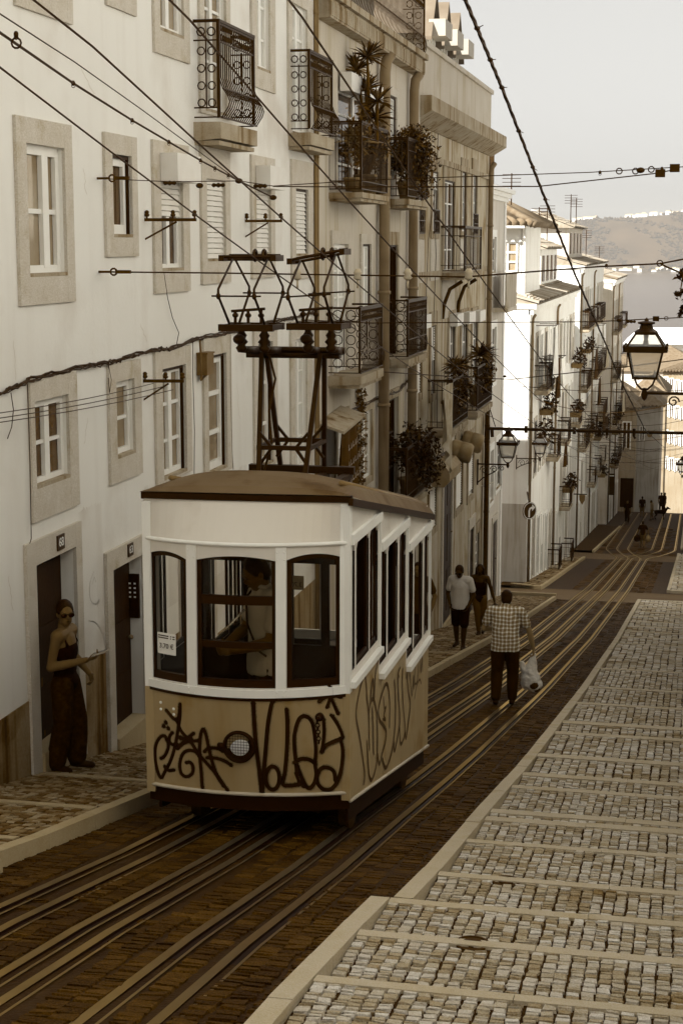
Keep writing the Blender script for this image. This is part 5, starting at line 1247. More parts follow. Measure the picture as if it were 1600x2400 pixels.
def plaid():
    m = mat('plaid_cotton', .5, .9, .0, 5, .15, bump=.3, bs=14); nt = m.node_tree; N = nt.nodes; L = nt.links
    b = N['Principled BSDF']; tc = N.new('ShaderNodeTexCoord'); acc = None
    for ax in ('X', 'Z'):
        sx = N.new('ShaderNodeSeparateXYZ'); L.new(tc.outputs['Object'], sx.inputs[0])
        nz = N.new('ShaderNodeTexNoise'); nz.inputs['Scale'].default_value = 6; L.new(tc.outputs['Object'], nz.inputs['Vector'])
        a0 = N.new('ShaderNodeMath'); a0.operation = 'MULTIPLY_ADD'; L.new(nz.outputs['Fac'], a0.inputs[0]); a0.inputs[1].default_value = .05; L.new(sx.outputs[ax], a0.inputs[2])
        a = N.new('ShaderNodeMath'); a.operation = 'MULTIPLY'; L.new(a0.outputs[0], a.inputs[0]); a.inputs[1].default_value = 2 * math.pi / .052
        s = N.new('ShaderNodeMath'); s.operation = 'SINE'; L.new(a.outputs[0], s.inputs[0])
        p = N.new('ShaderNodeMapRange'); L.new(s.outputs[0], p.inputs[0]); p.inputs[1].default_value = -.1; p.inputs[2].default_value = .9; p.inputs[3].default_value = 0; p.inputs[4].default_value = .5
        if acc is None: acc = p.outputs[0]
        else:
            ad = N.new('ShaderNodeMath'); ad.operation = 'ADD'; L.new(acc, ad.inputs[0]); L.new(p.outputs[0], ad.inputs[1]); acc = ad.outputs[0]
    cr = N.new('ShaderNodeValToRGB'); e = cr.color_ramp.elements; e[0].color = tone(.36); e[1].color = tone(.85); k = e.new(.5); k.color = tone(.56)
    L.new(acc, cr.inputs[0]); L.new(cr.outputs[0], b.inputs['Base Color']); return m
J0 = dict(pel=(0, 0, .53), wst=(0, 0, .62), chs=(0, 0, .735), nek=(0, -.005, .845), hed=(0, .012, .925),
          sL=(-.108, 0, .81), sR=(.108, 0, .81), eL=(-.135, -.01, .635), eR=(.135, -.01, .635), wL=(-.14, .03, .485), wR=(.14, .03, .485),
          hL=(-.05, 0, .51), hR=(.05, 0, .51), kL=(-.055, .012, .285), kR=(.055, .012, .285), aL=(-.055, -.015, .05), aR=(.055, -.015, .05),
          hdL=(0, .15, -1), hdR=(0, .15, -1), pnL=(1, 0, 0), pnR=(-1, 0, 0), tL=(-.1, 1, 0), tR=(.1, 1, 0))
def person(label, base, yaw, H=1.6, J=None, top=('tee', None), bottom=('trousers', None), hair='short', skin=None, curl=.5, vox=.0095, hy=0, hp=0, girth=1.0, shades=False, shoe=.07, group=None, foot=None, collar=False):
    j = {k: Vector(v) for k, v in J0.items()}
    for k, v in (J or {}).items(): j[k] = Vector(v)
    R = Matrix.Rotation(yaw, 3, 'Z'); B = Vector(base)
    T = lambda p: B + R @ (Vector(p) * H)
    D = lambda p: (R @ Vector(p)).normalized()
    root = thing('person', label, 'person', base, group); skin = skin or skin_l
    g = girth; mb = MB(); c = lambda a, b, r0, r1, n=10: mb.caps(T(a), T(b), r0 * H, r1 * H, n)
    def e(p, r, rot=None, m=None, n=14): (m or mb).ell(T(p), [x * H for x in r], n, 9, 0, R if rot is None else R @ rot)
    tq = (j['sR'] - j['sL']).normalized(); ta = math.atan2(tq.y, tq.x); TR = Matrix.Rotation(ta, 3, 'Z')
    def torso(m, q, lo=True, hi=True):
        if hi:
            e(j['chs'], (.093 * g + q, .064 * g + q, .105 + q), TR, m); m.caps(T(j['sL'] * .82 + j['chs'] * .18 + Vector((0, 0, .01))), T(j['sR'] * .82 + j['chs'] * .18 + Vector((0, 0, .01))), (.043 + q) * H, (.043 + q) * H)
        e(j['wst'], (.080 * g + q, .058 * g + q, .10 + q), TR, m)
        if lo: e(j['pel'], (.088 * g + q, .064 * g + q, .075 + q), None, m)
    def arm(m, s, q, f=1.0, fore=True):
        S, E, Wt = j['s' + s], j['e' + s], j['w' + s]
        k = S.lerp(E, f); m.caps(T(S), T(k), (.031 + q) * H, (.031 - .006 * f + q * 1.1) * H)
        if fore: m.caps(T(E), T(E.lerp(Wt, .35)), (.026 + q) * H, (.027 + q) * H); m.caps(T(E.lerp(Wt, .35)), T(Wt), (.027 + q) * H, (.017 + q) * H)
    def leg(m, s, q, f=2.0, wide=0):
        h, k, a = j['h' + s], j['k' + s], j['a' + s]
        m.caps(T(h), T(h.lerp(k, min(f, 1))), (.056 + q) * H, (.056 - .018 * min(f, 1) + q + wide * .3) * H)
        if f > 1:
            t = f - 1; m.caps(T(k), T(k.lerp(a, min(t, .35))), (.037 + q + wide * .3) * H, (.036 + q + wide * .5) * H)
            if t > .35: m.caps(T(k.lerp(a, .35)), T(k.lerp(a, t)), (.036 + q + wide * .5) * H, (.022 + q + wide) * H)
    torso(mb, 0)
    for s in 'LR':
        arm(mb, s, 0); leg(mb, s, 0)
        a = j['a' + s]; t = j['t' + s].normalized(); mb.caps(T(a + Vector((0, 0, -.02)) - t * .012), T(a + t * .085 + Vector((0, 0, -.033))), .022 * H, .016 * H)
        # hand: palm, four bent fingers of unequal length and a thumb off the side of the palm
        w = j['w' + s]; d = j['hd' + s].normalized(); n = j['pn' + s]; n = (n - d * n.dot(d)).normalized(); sd = d.cross(n) * (1 if s == 'R' else -1)
        if vox > .012: mb.caps(T(w), T(w + d * .08), .017 * H, .012 * H); continue
        pc = w + d * .032
        mb.ell(T(pc), (.024 * H, .011 * H, .034 * H), 12, 8, 0, R @ Matrix((sd, n, d)).transposed())
        for i in range(4):
            f0 = w + d * .056 + sd * (.0185 - .0125 * i); ln = (.024, .028, .026, .020)[i]; cu = curl * (1 + .12 * i)
            d1 = (d * math.cos(cu * .8) + n * math.sin(cu * .8)); d2 = (d * math.cos(cu * 1.9) + n * math.sin(cu * 1.9)); p1 = f0 + d1 * ln; p2 = p1 + d2 * ln * .9
            mb.caps(T(f0), T(p1), .0056 * H, .0052 * H, 7); mb.caps(T(p1), T(p2), .0052 * H, .0042 * H, 7)
        t0 = w + d * .018 + sd * .018; t1 = t0 + (sd * .75 + d * .65 + n * .3 * curl).normalized() * .026; t2 = t1 + (d * .85 + sd * .25 + n * .7 * curl).normalized() * .02
        mb.caps(T(t0), T(t1), .0074 * H, .006 * H, 7); mb.caps(T(t1), T(t2), .006 * H, .0048 * H, 7)
    hd = j['hed']; RH = Matrix.Rotation(hy, 3, 'Z') @ Matrix.Rotation(hp, 3, 'X')
    hpnt = lambda v: hd + RH @ Vector(v)
    c(j['nek'], hpnt((0, -.012, -.03)), .033, .031)
    e(hpnt((0, 0, .006)), (.043, .054, .062), RH); e(hpnt((0, .016, -.034)), (.034, .037, .036), RH); e(hpnt((0, .034, -.057)), (.016, .014, .012), RH)
    e(hpnt((0, .054, -.012)), (.0075, .014, .015), RH); e(hpnt((0, .047, .016)), (.03, .01, .008), RH); e(hpnt((0, .048, -.035)), (.016, .008, .006), RH)
    for s in (-1, 1): e(hpnt((.044 * s, -.004, -.006)), (.007, .012, .017), RH); e(hpnt((.018 * s, .046, .003)), (.009, .006, .006), RH)
    fuse(mb, 'body', skin, root, vox, 3)
    if vox <= .012:
        mb = MB()
        for s in (-1, 1): mb.ell(T(hpnt((.018 * s, .0505, .003))), [.0085 * H, .003 * H, .0035 * H], 8, 5, 0, R @ RH)
        mb.ell(T(hpnt((0, .0555, -.036))), [.013 * H, .003 * H, .0035 * H], 8, 5, 0, R @ RH); mb.build('eyes_and_lips', mat('lip_and_eye', .14, .5, .02, 5), root, True)
    # hair
    if hair:
        mb = MB(); hm = hair_m
        if hair in ('short', 'bun'):
            e(hpnt((0, -.012, .024)), (.0505, .057, .056), RH); e(hpnt((0, -.028, -.004)), (.047, .040, .052), RH)
            for s in (-1, 1): e(hpnt((.04 * s, .004, .018)), (.007, .022, .025), RH)
            if hair == 'bun': e(hpnt((0, -.06, .03)), (.024, .024, .024), RH)
        else:
            e(hpnt((0, -.012, .022)), (.05, .056, .054), RH)
            for s in (-1, 1):
                mb.caps(T(hpnt((.04 * s, -.012, .01))), T(hpnt((.05 * s, -.02, -.09))), .024 * H, .028 * H); mb.caps(T(hpnt((.05 * s, -.02, -.09))), T(j['sR' if s > 0 else 'sL'] * .55 + j['chs'] * .45 + Vector((0, .03, 0))), .028 * H, .018 * H)
            e(hpnt((0, -.045, -.06)), (.05, .03, .09), RH)
        fuse(mb, 'hair', hm, root, vox * 1.1, 2)
    if shades:
        mb = MB()
        for s in (-1, 1):
            mb.ell(T(hpnt((.021 * s, .054, .001))), [.0185 * H, .006 * H, .0145 * H], 12, 7, 0, R @ RH); mb.tube([T(hpnt((.037 * s, .05, .008))), T(hpnt((.046 * s, .02, .008))), T(hpnt((.046 * s, -.01, .004)))], .0022 * H, 5)
        mb.tube([T(hpnt((-.012, .058, .006))), T(hpnt((.012, .058, .006)))], .003 * H, 5); mb.build('sunglasses', mat('dark_lens', .03, .15, .0, 5, spec=.6), root, True)
    # clothes
    kind, m = top; mb = MB(); q = .011
    if kind in ('tee', 'shirt'):
        torso(mb, q, False)
        hem = [(j['pel'] + Vector((0, 0, -.055)), .094, .070), (j['pel'], .093, .070), (j['wst'], .084, .063), (j['chs'], .090, .065)]; vs = []; fs = []
        for (c_, rx, ry) in hem:
            for i in range(18): t = 2 * math.pi * i / 18; vs.append(T(c_ + TR @ Vector((math.cos(t) * (rx * g + q), math.sin(t) * (ry * g + q), .006 * math.sin(t * 3)))))
        for k in range(3):
            for i in range(18): fs.append((k * 18 + i, k * 18 + (i + 1) % 18, (k + 1) * 18 + (i + 1) % 18, (k + 1) * 18 + i))
        fs += [tuple(range(17, -1, -1)), tuple(54 + i for i in range(18))]; mb.add(vs, fs)
        for s in 'LR': arm(mb, s, q + .002, .62, False)
        mb.caps(T(j['nek'] + Vector((0, -.004, -.015))), T(j['nek'] + Vector((0, 0, .004))), .040 * H, .037 * H)
        fuse(mb, 'shirt', m, root, vox, 5)
        if collar:
            mb = MB(); mb.ring(T(j['nek'] + Vector((0, .0, .012))), .037 * H, D((1, 0, 0)), D((0, 1, .25)), .010 * H, 20, 0, 6); mb.build('collar', m, root, True)
    elif kind == 'tank':
        e(j['chs'] + Vector((0, 0, -.03)), (.093 * g + .008, .066 * g + .008, .088), TR); torso(mb, .008, True, False)
        for s in 'LR':
            p = j['s' + s] * .6 + j['chs'] * .4; mb.caps(T(p + Vector((0, .05, -.03))), T(p + Vector((0, .01, .045))), .008 * H, .007 * H, 8); mb.caps(T(p + Vector((0, .01, .045))), T(p + Vector((0, -.05, -.02))), .007 * H, .008 * H, 8)
        fuse(mb, 'top', m, root, vox, 3)
    kind, m = bottom; mb = MB(); w = dict(trousers=.008, shorts=.012, loose=.024, tight=.0).get(kind, 0); f = dict(shorts=.93).get(kind, 1.93)
    e(j['pel'] + Vector((0, 0, .01)), (.091 * g + .004, .066 * g + .004, .066), None)
    for s in 'LR': leg(mb, s, .007 if kind == 'tight' else .012, f, w)
    fuse(mb, kind if kind == 'shorts' else 'trousers', m, root, vox, 4)
    for s in 'LR':
        mb = MB(); a = j['a' + s]; t = j['t' + s].normalized(); p0 = a + Vector((0, 0, -.024)) - t * .018; p1 = a + t * .092 + Vector((0, 0, -.034))
        mb.caps(T(p0), T(p1), .027 * H, .019 * H); mb.caps(T(p0 + t * .03 + Vector((0, 0, .008))), T(p1 - t * .03), .026 * H, .02 * H); fuse(mb, 'shoe', mat('shoe_%d' % int(shoe * 100), shoe, .6, .02, 8), root, vox, 2)
    root['T'] = 0; del root['T']
    return root, T, j, R
PI = math.pi
# 1 woman in the doorway
black_c = cloth('black_jersey', .035, .01); speck = mat('speckled_trousers', .11, .9, .03, 8, .1, bump=.5, bs=12, fine=.07)
wx, wy = -5.08, 12.42
W1p, T1, j1, R1m = person('young woman in black top and sunglasses leaning in the number 68 doorway with a phone', (wx, wy, prof(wy) + .125), math.radians(-92), 1.47,
    dict(eR=(.13, -.03, .635), wR=(.095, .175, .685), hdR=(-.1, 1, .32), pnR=(-.2, -.1, 1), eL=(-.15, -.03, .66), wL=(-.12, .10, .545), hdL=(.6, .5, -.6), pnL=(.6, -.3, 0), hed=(.006, .012, .925), kL=(-.06, .045, .285), aL=(-.06, .03, .05), kR=(.05, .0, .285), aR=(.05, -.05, .05), tR=(.2, 1, 0)),
    ('tank', black_c), ('loose', speck), 'short', skin_d, .75, .0085, hy=math.radians(-50), hp=math.radians(-3), shades=True)
hand = T1(j1['wR'] + j1['hdR'].normalized() * .07)
mb = MB(); fx = (R1m @ Vector((-.1, 1, .32))).normalized(); sx = (R1m @ Vector((1, .1, 0))).normalized(); up = sx.cross(fx).normalized(); c0 = hand + fx * .03 + up * .022
P = lambda a, b, c_: c0 + fx * a + sx * b + up * c_
mb.hexa([P(-.075, -.045, 0), P(.075, -.045, 0), P(.075, .045, 0), P(-.075, .045, 0), P(-.075, -.045, .012), P(.075, -.045, .012), P(.075, .045, .012), P(-.075, .045, .012)]); ph = mb.build('phone', mat('phone_case', .62, .6, .02, 5), None, loc=c0)
tag(ph, 'phone in a pale case held by the woman in the doorway', 'phone')
mb = MB(); mb.hexa([P(-.068, -.039, .012), P(.055, -.039, .012), P(.055, .039, .012), P(-.068, .039, .012), P(-.068, -.039, .014), P(.055, -.039, .014), P(.055, .039, .014), P(-.068, .039, .014)]); mb.build('screen', dark_glass, ph)
# 2 man in the plaid shirt, seen from behind
g = ground(1181, 1653); trs = cloth('dark_trousers', .10, .03, .7)
M2, T2_, j2, R2m = person('stooped man in plaid short-sleeved shirt walking down the rails with a full plastic bag', (g.x, g.y, g.z + .02), math.radians(4), 1.62,
    dict(chs=(0, .03, .725), nek=(-.002, .075, .835), hed=(0, .115, .895), sL=(-.128, .04, .80), sR=(.128, .04, .80), eL=(-.185, .055, .645), wL=(-.10, .16, .62), hdL=(.9, .5, 0), eR=(.20, .05, .63), wR=(.235, .075, .475), hdR=(.05, .1, -1),
         hL=(-.058, 0, .50), hR=(.058, 0, .50), kL=(-.066, -.01, .285), aL=(-.07, -.11, .075), kR=(.066, .03, .285), aR=(.064, .02, .045)), ('shirt', plaid()), ('trousers', trs), 'short', skin_l, 1.1, .0095, hp=math.radians(-16), girth=1.22, collar=True, shoe=.06)
hb = T2_(j2['wR'] + Vector((.0, .01, -.06)))
bagm = mat('thin_white_plastic', .72, .35, .05, 5, spec=.4, bump=.9, bs=11)
mb = MB(); q = hb + Vector((-.03, 0, -.32))
mb.ell(q + Vector((.0, 0, -.02)), (.135, .10, .16), 18, 12); mb.ell(q + Vector((.06, 0, -.09)), (.10, .09, .10), 14, 9); mb.ell(q + Vector((-.05, .02, -.09)), (.09, .08, .10), 14, 9)
mb.caps(q + Vector((.0, 0, .08)), hb + Vector((-.01, 0, .0)), .10, .022); mb.caps(q + Vector((-.09, 0, .1)), q + Vector((-.13, 0, .2)), .05, .035); mb.caps(q + Vector((.03, 0, .1)), hb + Vector((.02, 0, .02)), .06, .016)
bag = thing('plastic_bag', 'bulging white plastic shopping bag in the plaid man\'s right hand', 'bag', q); bo = fuse(mb, 'bag_body', bagm, bag, .010, 2)
dm = bo.modifiers.new('crumple', 'DISPLACE'); tx = bpy.data.textures.new('crumple', 'CLOUDS'); tx.noise_scale = .06; dm.texture = tx; dm.strength = .035; dm.texture_coords = 'LOCAL'
mb = MB(); mb.ell(q + Vector((.05, -.012, -.09)), (.085, .096, .075), 14, 9); mb.ell(q + Vector((.09, -.01, -.15)), (.05, .06, .05), 12, 8); mb.build('contents', cloth('dark_shopping', .16, .06), bag, True)
# 3 man in the white T-shirt
g = ground(1077, 1519, .125); tee = mat('white_cotton_tee', .66, .9, .03, 5, .15, bump=.8, bs=8)
person('man in a white T-shirt, dark shorts and sunglasses strolling up the pavement', g, math.radians(172), 1.66,
    dict(eL=(-.155, -.015, .635), eR=(.155, -.015, .635), wL=(-.112, .055, .525), wR=(.112, .055, .525), hdL=(.35, .35, -.9), hdR=(-.35, .35, -.9), nek=(0, .012, .842), hed=(.004, .045, .912), kL=(-.062, .05, .285), aL=(-.05, .05, .05), kR=(.055, -.01, .285), aR=(.058, -.07, .06)),
    ('tee', tee), ('shorts', cloth('navy_shorts', .05, .01)), 'short', mat('skin_dark', .13, .5, .02, 8, spec=.35), .6, .010, hp=math.radians(-22), shades=True, girth=1.08)
# 4 woman with long hair
g = ground(1135, 1487, .125); g.x -= .12
W4, T4, j4, R4m = person('long-haired woman in dark bandeau top and jeans behind the man in white T-shirt', g, math.radians(176), 1.56,
    dict(eL=(-.16, -.02, .635), wL=(-.215, .03, .49), hdL=(-.2, .2, -1), kR=(.02, .04, .285), aR=(.0, .04, .05), kL=(-.05, -.02, .285), aL=(-.04, -.08, .06), eR=(.135, -.03, .64), wR=(.12, .0, .49)),
    ('tank', black_c), ('tight', mat('worn_jeans', .25, .9, .06, 3, .1, bump=.3, bs=14)), 'long', mat('skin_dusk', .14, .55, .02, 8, spec=.3), .8, .010, hp=math.radians(-8))
hb = T4(j4['wL'] + Vector((-.01, .02, -.07))); mb = MB(); mb.ell(hb + Vector((.02, 0, -.02)), (.10, .05, .07), 14, 9); mb.ell(hb + Vector((-.03, .0, -.01)), (.05, .045, .05), 12, 8); pb = thing('hand_bag', 'small black bag held low by the long-haired woman', 'bag', hb); fuse(mb, 'pouch', mat('black_leather', .04, .45, .02, 8), pb, .008, 2)
mb = MB(); mb.ring(hb + Vector((0, 0, .05)), .03, (1, 0, 0), (0, 0, 1), .006, 12, 0, 5); mb.build('handle', mat('black_leather', .04), pb)
# 5 person half hidden by the tram
gx, gy = -4.62, 27.6
person('person in dark clothes half hidden beyond the rear corner of the tram', (gx - .02, gy, prof(gy) + .125), math.radians(175), 1.72, dict(eL=(-.17, -.03, .645), wL=(-.14, .03, .5)), ('tee', cloth('brown_tee', .17)), ('trousers', trs), 'short', skin_d, .5, .012)
# 6 driver and a passenger
tan = mat('khaki_shirt', .50, .9, .03, 5, .15, bump=.6, bs=9)
D6, T6, j6, R6m = person('tram driver in khaki shirt with a shoulder strap, head bent over the controls', (-3.0, 11.22, -3.9), math.radians(128), 1.70,
    dict(hed=(0, .055, .915), nek=(0, .02, .842), eR=(.15, .04, .64), wR=(.06, .17, .60), hdR=(-.5, .8, 0), eL=(-.14, .05, .64), wL=(-.06, .18, .60), hdL=(.5, .8, 0)), ('shirt', tan), ('trousers', trs), 'short', mat('skin_driver', .24, .5, .02, 8), .7, .0095, hp=math.radians(-28), girth=1.12, collar=True)
mb = MB(); mb.tube([T6(p) for p in ((.075, .0, .865), (.06, .075, .80), (-.01, .10, .70), (-.085, .085, .60), (-.10, .05, .57))], .009, 6); mb.build('strap', mat('black_leather', .04), D6)
person('seated passenger with pale shirt glimpsed through the middle tram windows', (-2.62, 12.35, -4.12), math.radians(180), 1.55,
    dict(pel=(0, 0, .32), wst=(0, .0, .41), chs=(0, .0, .525), nek=(0, -.005, .635), hed=(0, .012, .715), sL=(-.105, 0, .6), sR=(.105, 0, .6), eL=(-.13, .02, .44), eR=(.13, .02, .44), wL=(-.09, .14, .37), wR=(.09, .14, .37), hdL=(.2, 1, -.2), hdR=(-.2, 1, -.2), hL=(-.05, 0, .31), hR=(.05, 0, .31),
         kL=(-.055, .24, .30), kR=(.055, .24, .30), aL=(-.055, .22, .05), aR=(.055, .22, .05)), ('tee', tee), ('trousers', trs), 'short', skin_l, .5, .012)
# far pedestrians
def far_p(u, v, label, top, bot, yaw, H, J=None): return person(label, ground(u, v, .02), yaw, H, J, ('tee', cloth('far_%s' % top, .08 if top == 'dark' else .45)), (bot, cloth('far_b%s' % bot, .08 if bot == 'trousers' else .3)), 'short', skin_d, .5, .02)
walk = dict(kL=(-.055, .06, .285), aL=(-.055, .07, .05), kR=(.055, -.01, .285), aR=(.055, -.09, .07)); carry = dict(walk, eR=(.19, 0, .64), wR=(.2, .02, .49), eL=(-.17, 0, .64), wL=(-.2, 0, .5))
fp, TF_, jf, RF_ = far_p(1504, 1283, 'distant walker in dark top between the parting rails, a bag at each side', 'dark', 'shorts', 0, 1.5, carry)
for k, s in enumerate('LR'):
    h_ = TF_(jf['w' + s] + Vector((0, 0, -.16))); mb = MB(); mb.ell(h_, (.16 + .04 * (k == 0), .1, .2), 12, 8); mb.caps(h_ + Vector((0, 0, .15)), h_ + Vector((0, 0, .3)), .06, .02, 8); t_ = thing('carrier_bag', ('dark bag on the left arm' if k == 0 else 'paler bag in the right hand') + ' of the distant walker between the rails', 'bag', h_); fuse(mb, 'bag_body', cloth('far_bag%d' % k, .08 if k == 0 else .4), t_, .025, 2)
far_p(1468, 1226, 'far walker in all dark clothes on the left of the upper group', 'dark', 'trousers', PI, 1.62, walk); far_p(1503, 1213, 'far walker in dark top standing in the middle of the road', 'dark', 'shorts', 0, 1.6, walk)
far_p(1526, 1219, 'far figure in pale top bending beside the dog', 'pale', 'shorts', PI * .6, 1.5, dict(walk, hed=(0, .06, .90)))
for k, (u, v, l) in enumerate(((1548, 1187, 'one of two far figures by the grey wall, the nearer to the road'), (1556, 1186, 'one of two far figures by the grey wall, the one against it'))): far_p(u, v, l, 'dark', 'trousers', k * 2.0, 1.6, walk)
# dog
g = ground(1545, 1217, .02); dog = thing('dog', 'dark dog standing on the road far down by the bending figure', 'dog', g); mb = MB(); k = 1.35
A = lambda x, y, z: g + Vector((x, y, z)) * k
mb.caps(A(-.22, 0, .40), A(.05, 0, .42), .10 * k, .12 * k); mb.caps(A(.05, 0, .42), A(.22, 0, .43), .12 * k, .125 * k); mb.caps(A(.26, 0, .46), A(.36, 0, .60), .085 * k, .06 * k); mb.ell(A(.40, 0, .63), (.085 * k, .06 * k, .065 * k)); mb.caps(A(.44, 0, .61), A(.54, 0, .58), .042 * k, .028 * k)
for s in (-1, 1):
    mb.caps(A(.36, .045 * s, .68), A(.35, .06 * s, .74), .022 * k, .008 * k, 7); mb.caps(A(.2, .07 * s, .40), A(.18, .07 * s, .22), .05 * k, .03 * k); mb.caps(A(.18, .07 * s, .22), A(.19, .07 * s, .03), .028 * k, .02 * k); mb.caps(A(.19, .07 * s, .02), A(.23, .07 * s, .015), .022 * k, .018 * k)
    mb.caps(A(-.22, .07 * s, .38), A(-.17, .07 * s, .25), .075 * k, .045 * k); mb.caps(A(-.17, .07 * s, .25), A(-.28, .07 * s, .15), .035 * k, .024 * k); mb.caps(A(-.28, .07 * s, .15), A(-.25, .07 * s, .02), .022 * k, .018 * k); mb.caps(A(-.25, .07 * s, .015), A(-.20, .07 * s, .015), .02 * k, .016 * k)
mb.tube([A(-.3, 0, .45), A(-.42, 0, .52), A(-.48, 0, .62)], [.03 * k, .022 * k, .012 * k], 7); fuse(mb, 'body', mat('dark_dog_coat', .06, .8, .03, 9), dog, .022, 2)
# ================================================================ WIRES OVERHEAD
random.seed(21)
def wire(label, pts, r=.009, name='overhead_wire', cat='wire', group='overhead wires', sag=0.0, beads=(), m=None, n=12, twist=False):
    P_ = [Vector(p) for p in pts]; out = []
    for a, b in zip(P_, P_[1:]):
        for i in range(n): t = i / n; out.append(a.lerp(b, t) - Vector((0, 0, sag * 4 * t * (1 - t))))
    out.append(P_[-1]); mb = MB()
    if twist:
        for k in range(3): mb.tube([p + Vector((math.cos(i * 1.3 + k * 2.1), 0, math.sin(i * 1.3 + k * 2.1))) * r * .8 for i, p in enumerate(out)], r * .75, 5)
        for i in range(2, len(out) - 1, 5): mb.ell(out[i], (r * 2.1, r * 2.1, r * 1.6), 6, 5); mb.tube([out[i], out[i] + Vector((r * 4, 0, r * random.uniform(-3, 3)))], r * .3, 4)
    else: mb.tube(out, r, 5)
    for (p, k) in beads:
        p = Vector(p)
        if k == 'ins': mb.lathe(p, [(.008, -.06), (.02, -.045), (.012, -.02), (.022, 0), (.012, .02), (.02, .045), (.008, .06)], 8, 0, (1, 0, 0))
        elif k == 'egg': mb.ell(p, (.035, .024, .024), 10, 7)
        elif k == 'clip': mb.ell(p, (.013, .013, .016), 6, 5); mb.ring(p + Vector((0, 0, -.014)), .011, (1, 0, 0), (0, 0, 1), .002, 8, 0, 4)
        elif k == 'block': mb.box(p.x - .04, p.x + .04, p.y - .03, p.y + .03, p.z - .032, p.z + .032)
        elif k == 'link': mb.ring(p, .024, (1, 0, 0), (0, 0, 1), .005, 10, 0, 4)
    o = mb.build(name, m or cable_m); return tag(o, label, cat, group)
YC = [-4, 7, 12, 20, 34, 50, 66, 82, 96, 112, 126]
for X, lab, x2, y0 in ((-3.2, 'contact wire running down to the left pantograph', -4.0, None), (-2.65, 'contact wire running down to the right pantograph', -3.4, None), (-2.2, 'contact wire of the empty track, next right of the pantographs', -1.7, None), (-1.7, 'rightmost contact wire of the empty track', -1.1, None)):
    wire(lab, [(X + (x2 - X) * sm((y - 78) / 16), y, prof(y) + 4.27 + (.1 if X > -2.3 else 0) + .003 * max(0, y - 15)) for y in YC], .0055, n=3, sag=.01)
tw = [onX(1063, -60, -1.0), onX(1090, 0, -1.0), onX(1175, 205, -1.0), onX(1270, 450, -1.0), onX(1345, 640, -1.0), onX(1420, 810, -1.0), onX(1447, 880, -1.0), onX(1512, 1010, -1.0)]
wire('thick twisted cable slanting down the sky at the right', [(-1.0, -3, 3.0)] + tw + [(-1.0, 60, prof(60) + 5.2)], .0068, twist=True, n=14, name='twisted_cable', cat='cable')
YS = onX(228, 418, FACX).y
kn = onY(560, 424, YS); fd = [onY(-60, 36, 6.6), onY(0, 76, 7.2), onY(175, 197, 9.0), onY(310, 282, 10.6), onY(470, 376, 12.4), kn, onY(640, 463, 14.6)]
clip = [(onX_ , 'clip') for onX_ in (fd[1].lerp(fd[2], .98), fd[3], fd[3].lerp(fd[4], .5), fd[4], fd[4].lerp(fd[5], .35), fd[4].lerp(fd[5], .7))]
wire('feeder cable with clips from the top left to a knot on the upper span wire', [(fd[0].x, -3, 1.8)] + fd, .0075, beads=clip + [(kn, 'egg'), (onY(640, 463, 14.6), 'egg')], n=4)
hk = onY(38, 70, 7.4); wire('thin stay wire with a small hook at the top left', [onY(-40, -10, 6.6), onY(0, 32, 7.1), onY(175, 145, 9.0), onY(330, 255, 11), kn], .004, beads=[(hk - Vector((0, 0, .06)), 'link'), (hk - Vector((0, 0, .02)), 'clip')], n=4)
s1 = [onY(228, 418, YS), onY(400, 426, YS), kn, onY(640, 436, YS), onY(860, 422, YS), onY(1380, 404, YS), onY(1600, 391, YS), (1.2, YS, onY(1600, 391, YS).z + .03)]
wire('upper span wire with insulators crossing from the white house to the right', s1, .004, beads=[(onY(u, v, YS), k) for u, v, k in ((398, 429, 'ins'), (468, 435, 'egg'), (512, 434, 'ins'), (610, 436, 'ins'), (1405, 404, 'clip'), (1450, 401, 'link'), (1488, 401, 'link'), (1500, 399, 'egg'), (1525, 397, 'link'), (1550, 395, 'clip'), (1580, 394, 'block'))], n=4)
wire('slack lower strand of the upper span wire', [onY(640, 437, YS), onY(800, 438, YS), onY(1260, 437, YS), onY(1530, 407, YS), onY(1578, 398, YS)], .005, beads=[(onY(1546, 406, YS), 'block')], n=4)
s2 = [onY(232, 637, YS), onY(520, 640, YS), onY(1090, 649, YS), onY(1400, 625, YS), onY(1545, 618, YS), (1.2, YS, onY(1600, 590, YS).z + .2)]
wire('middle span wire with porcelain insulators ending in a ring at the right', s2, .007, beads=[(onY(u, v, YS), k) for u, v, k in ((1545, 617, 'link'), (1420, 622, 'clip'))], n=4)
wire('short stay splitting down from the ring at the right edge', [onY(1545, 617, YS), onY(1560, 625, YS), onY(1600, 642, YS), (.9, YS, -.9)], .008, n=3)
for i, u in enumerate((697, 838, 955, 1098)):
    p = onY(u, 643, YS); q = Vector((onX(u, 660, X1 if u < 740 else X2 if u < 950 else X3)))
    mb = MB(); mb.lathe(p + Vector((0, 0, -.05)), [(.018, 0), (.04, .02), (.026, .045), (.04, .06), (.026, .085), (.02, .1)], 12); mb.tube([p + Vector((0, 0, -.12)), p + Vector((0, 0, -.05))], .01, 6)
    tag(mb.build('insulator', ins_m, None, True, p), 'porcelain insulator on the middle span wire, %s counting from the white house' % ('first', 'second', 'third', 'fourth')[i], 'insulator', 'porcelain insulators on the span wire')
Y3 = 21.5; wire('lower span wire level with the tops of the pantographs, behind them', [onY(540, 742, Y3), onY(866, 757, Y3), onY(1390, 754, Y3), onY(1600, 744, Y3), (1.2, Y3, onY(1600, 740, Y3).z)], .007, beads=[(onY(u, v, Y3), k) for u, v, k in ((1410, 753, 'clip'), (1450, 751, 'egg'), (1478, 754, 'ins'), (1536, 747, 'block'), (1560, 746, 'link'))], n=4)
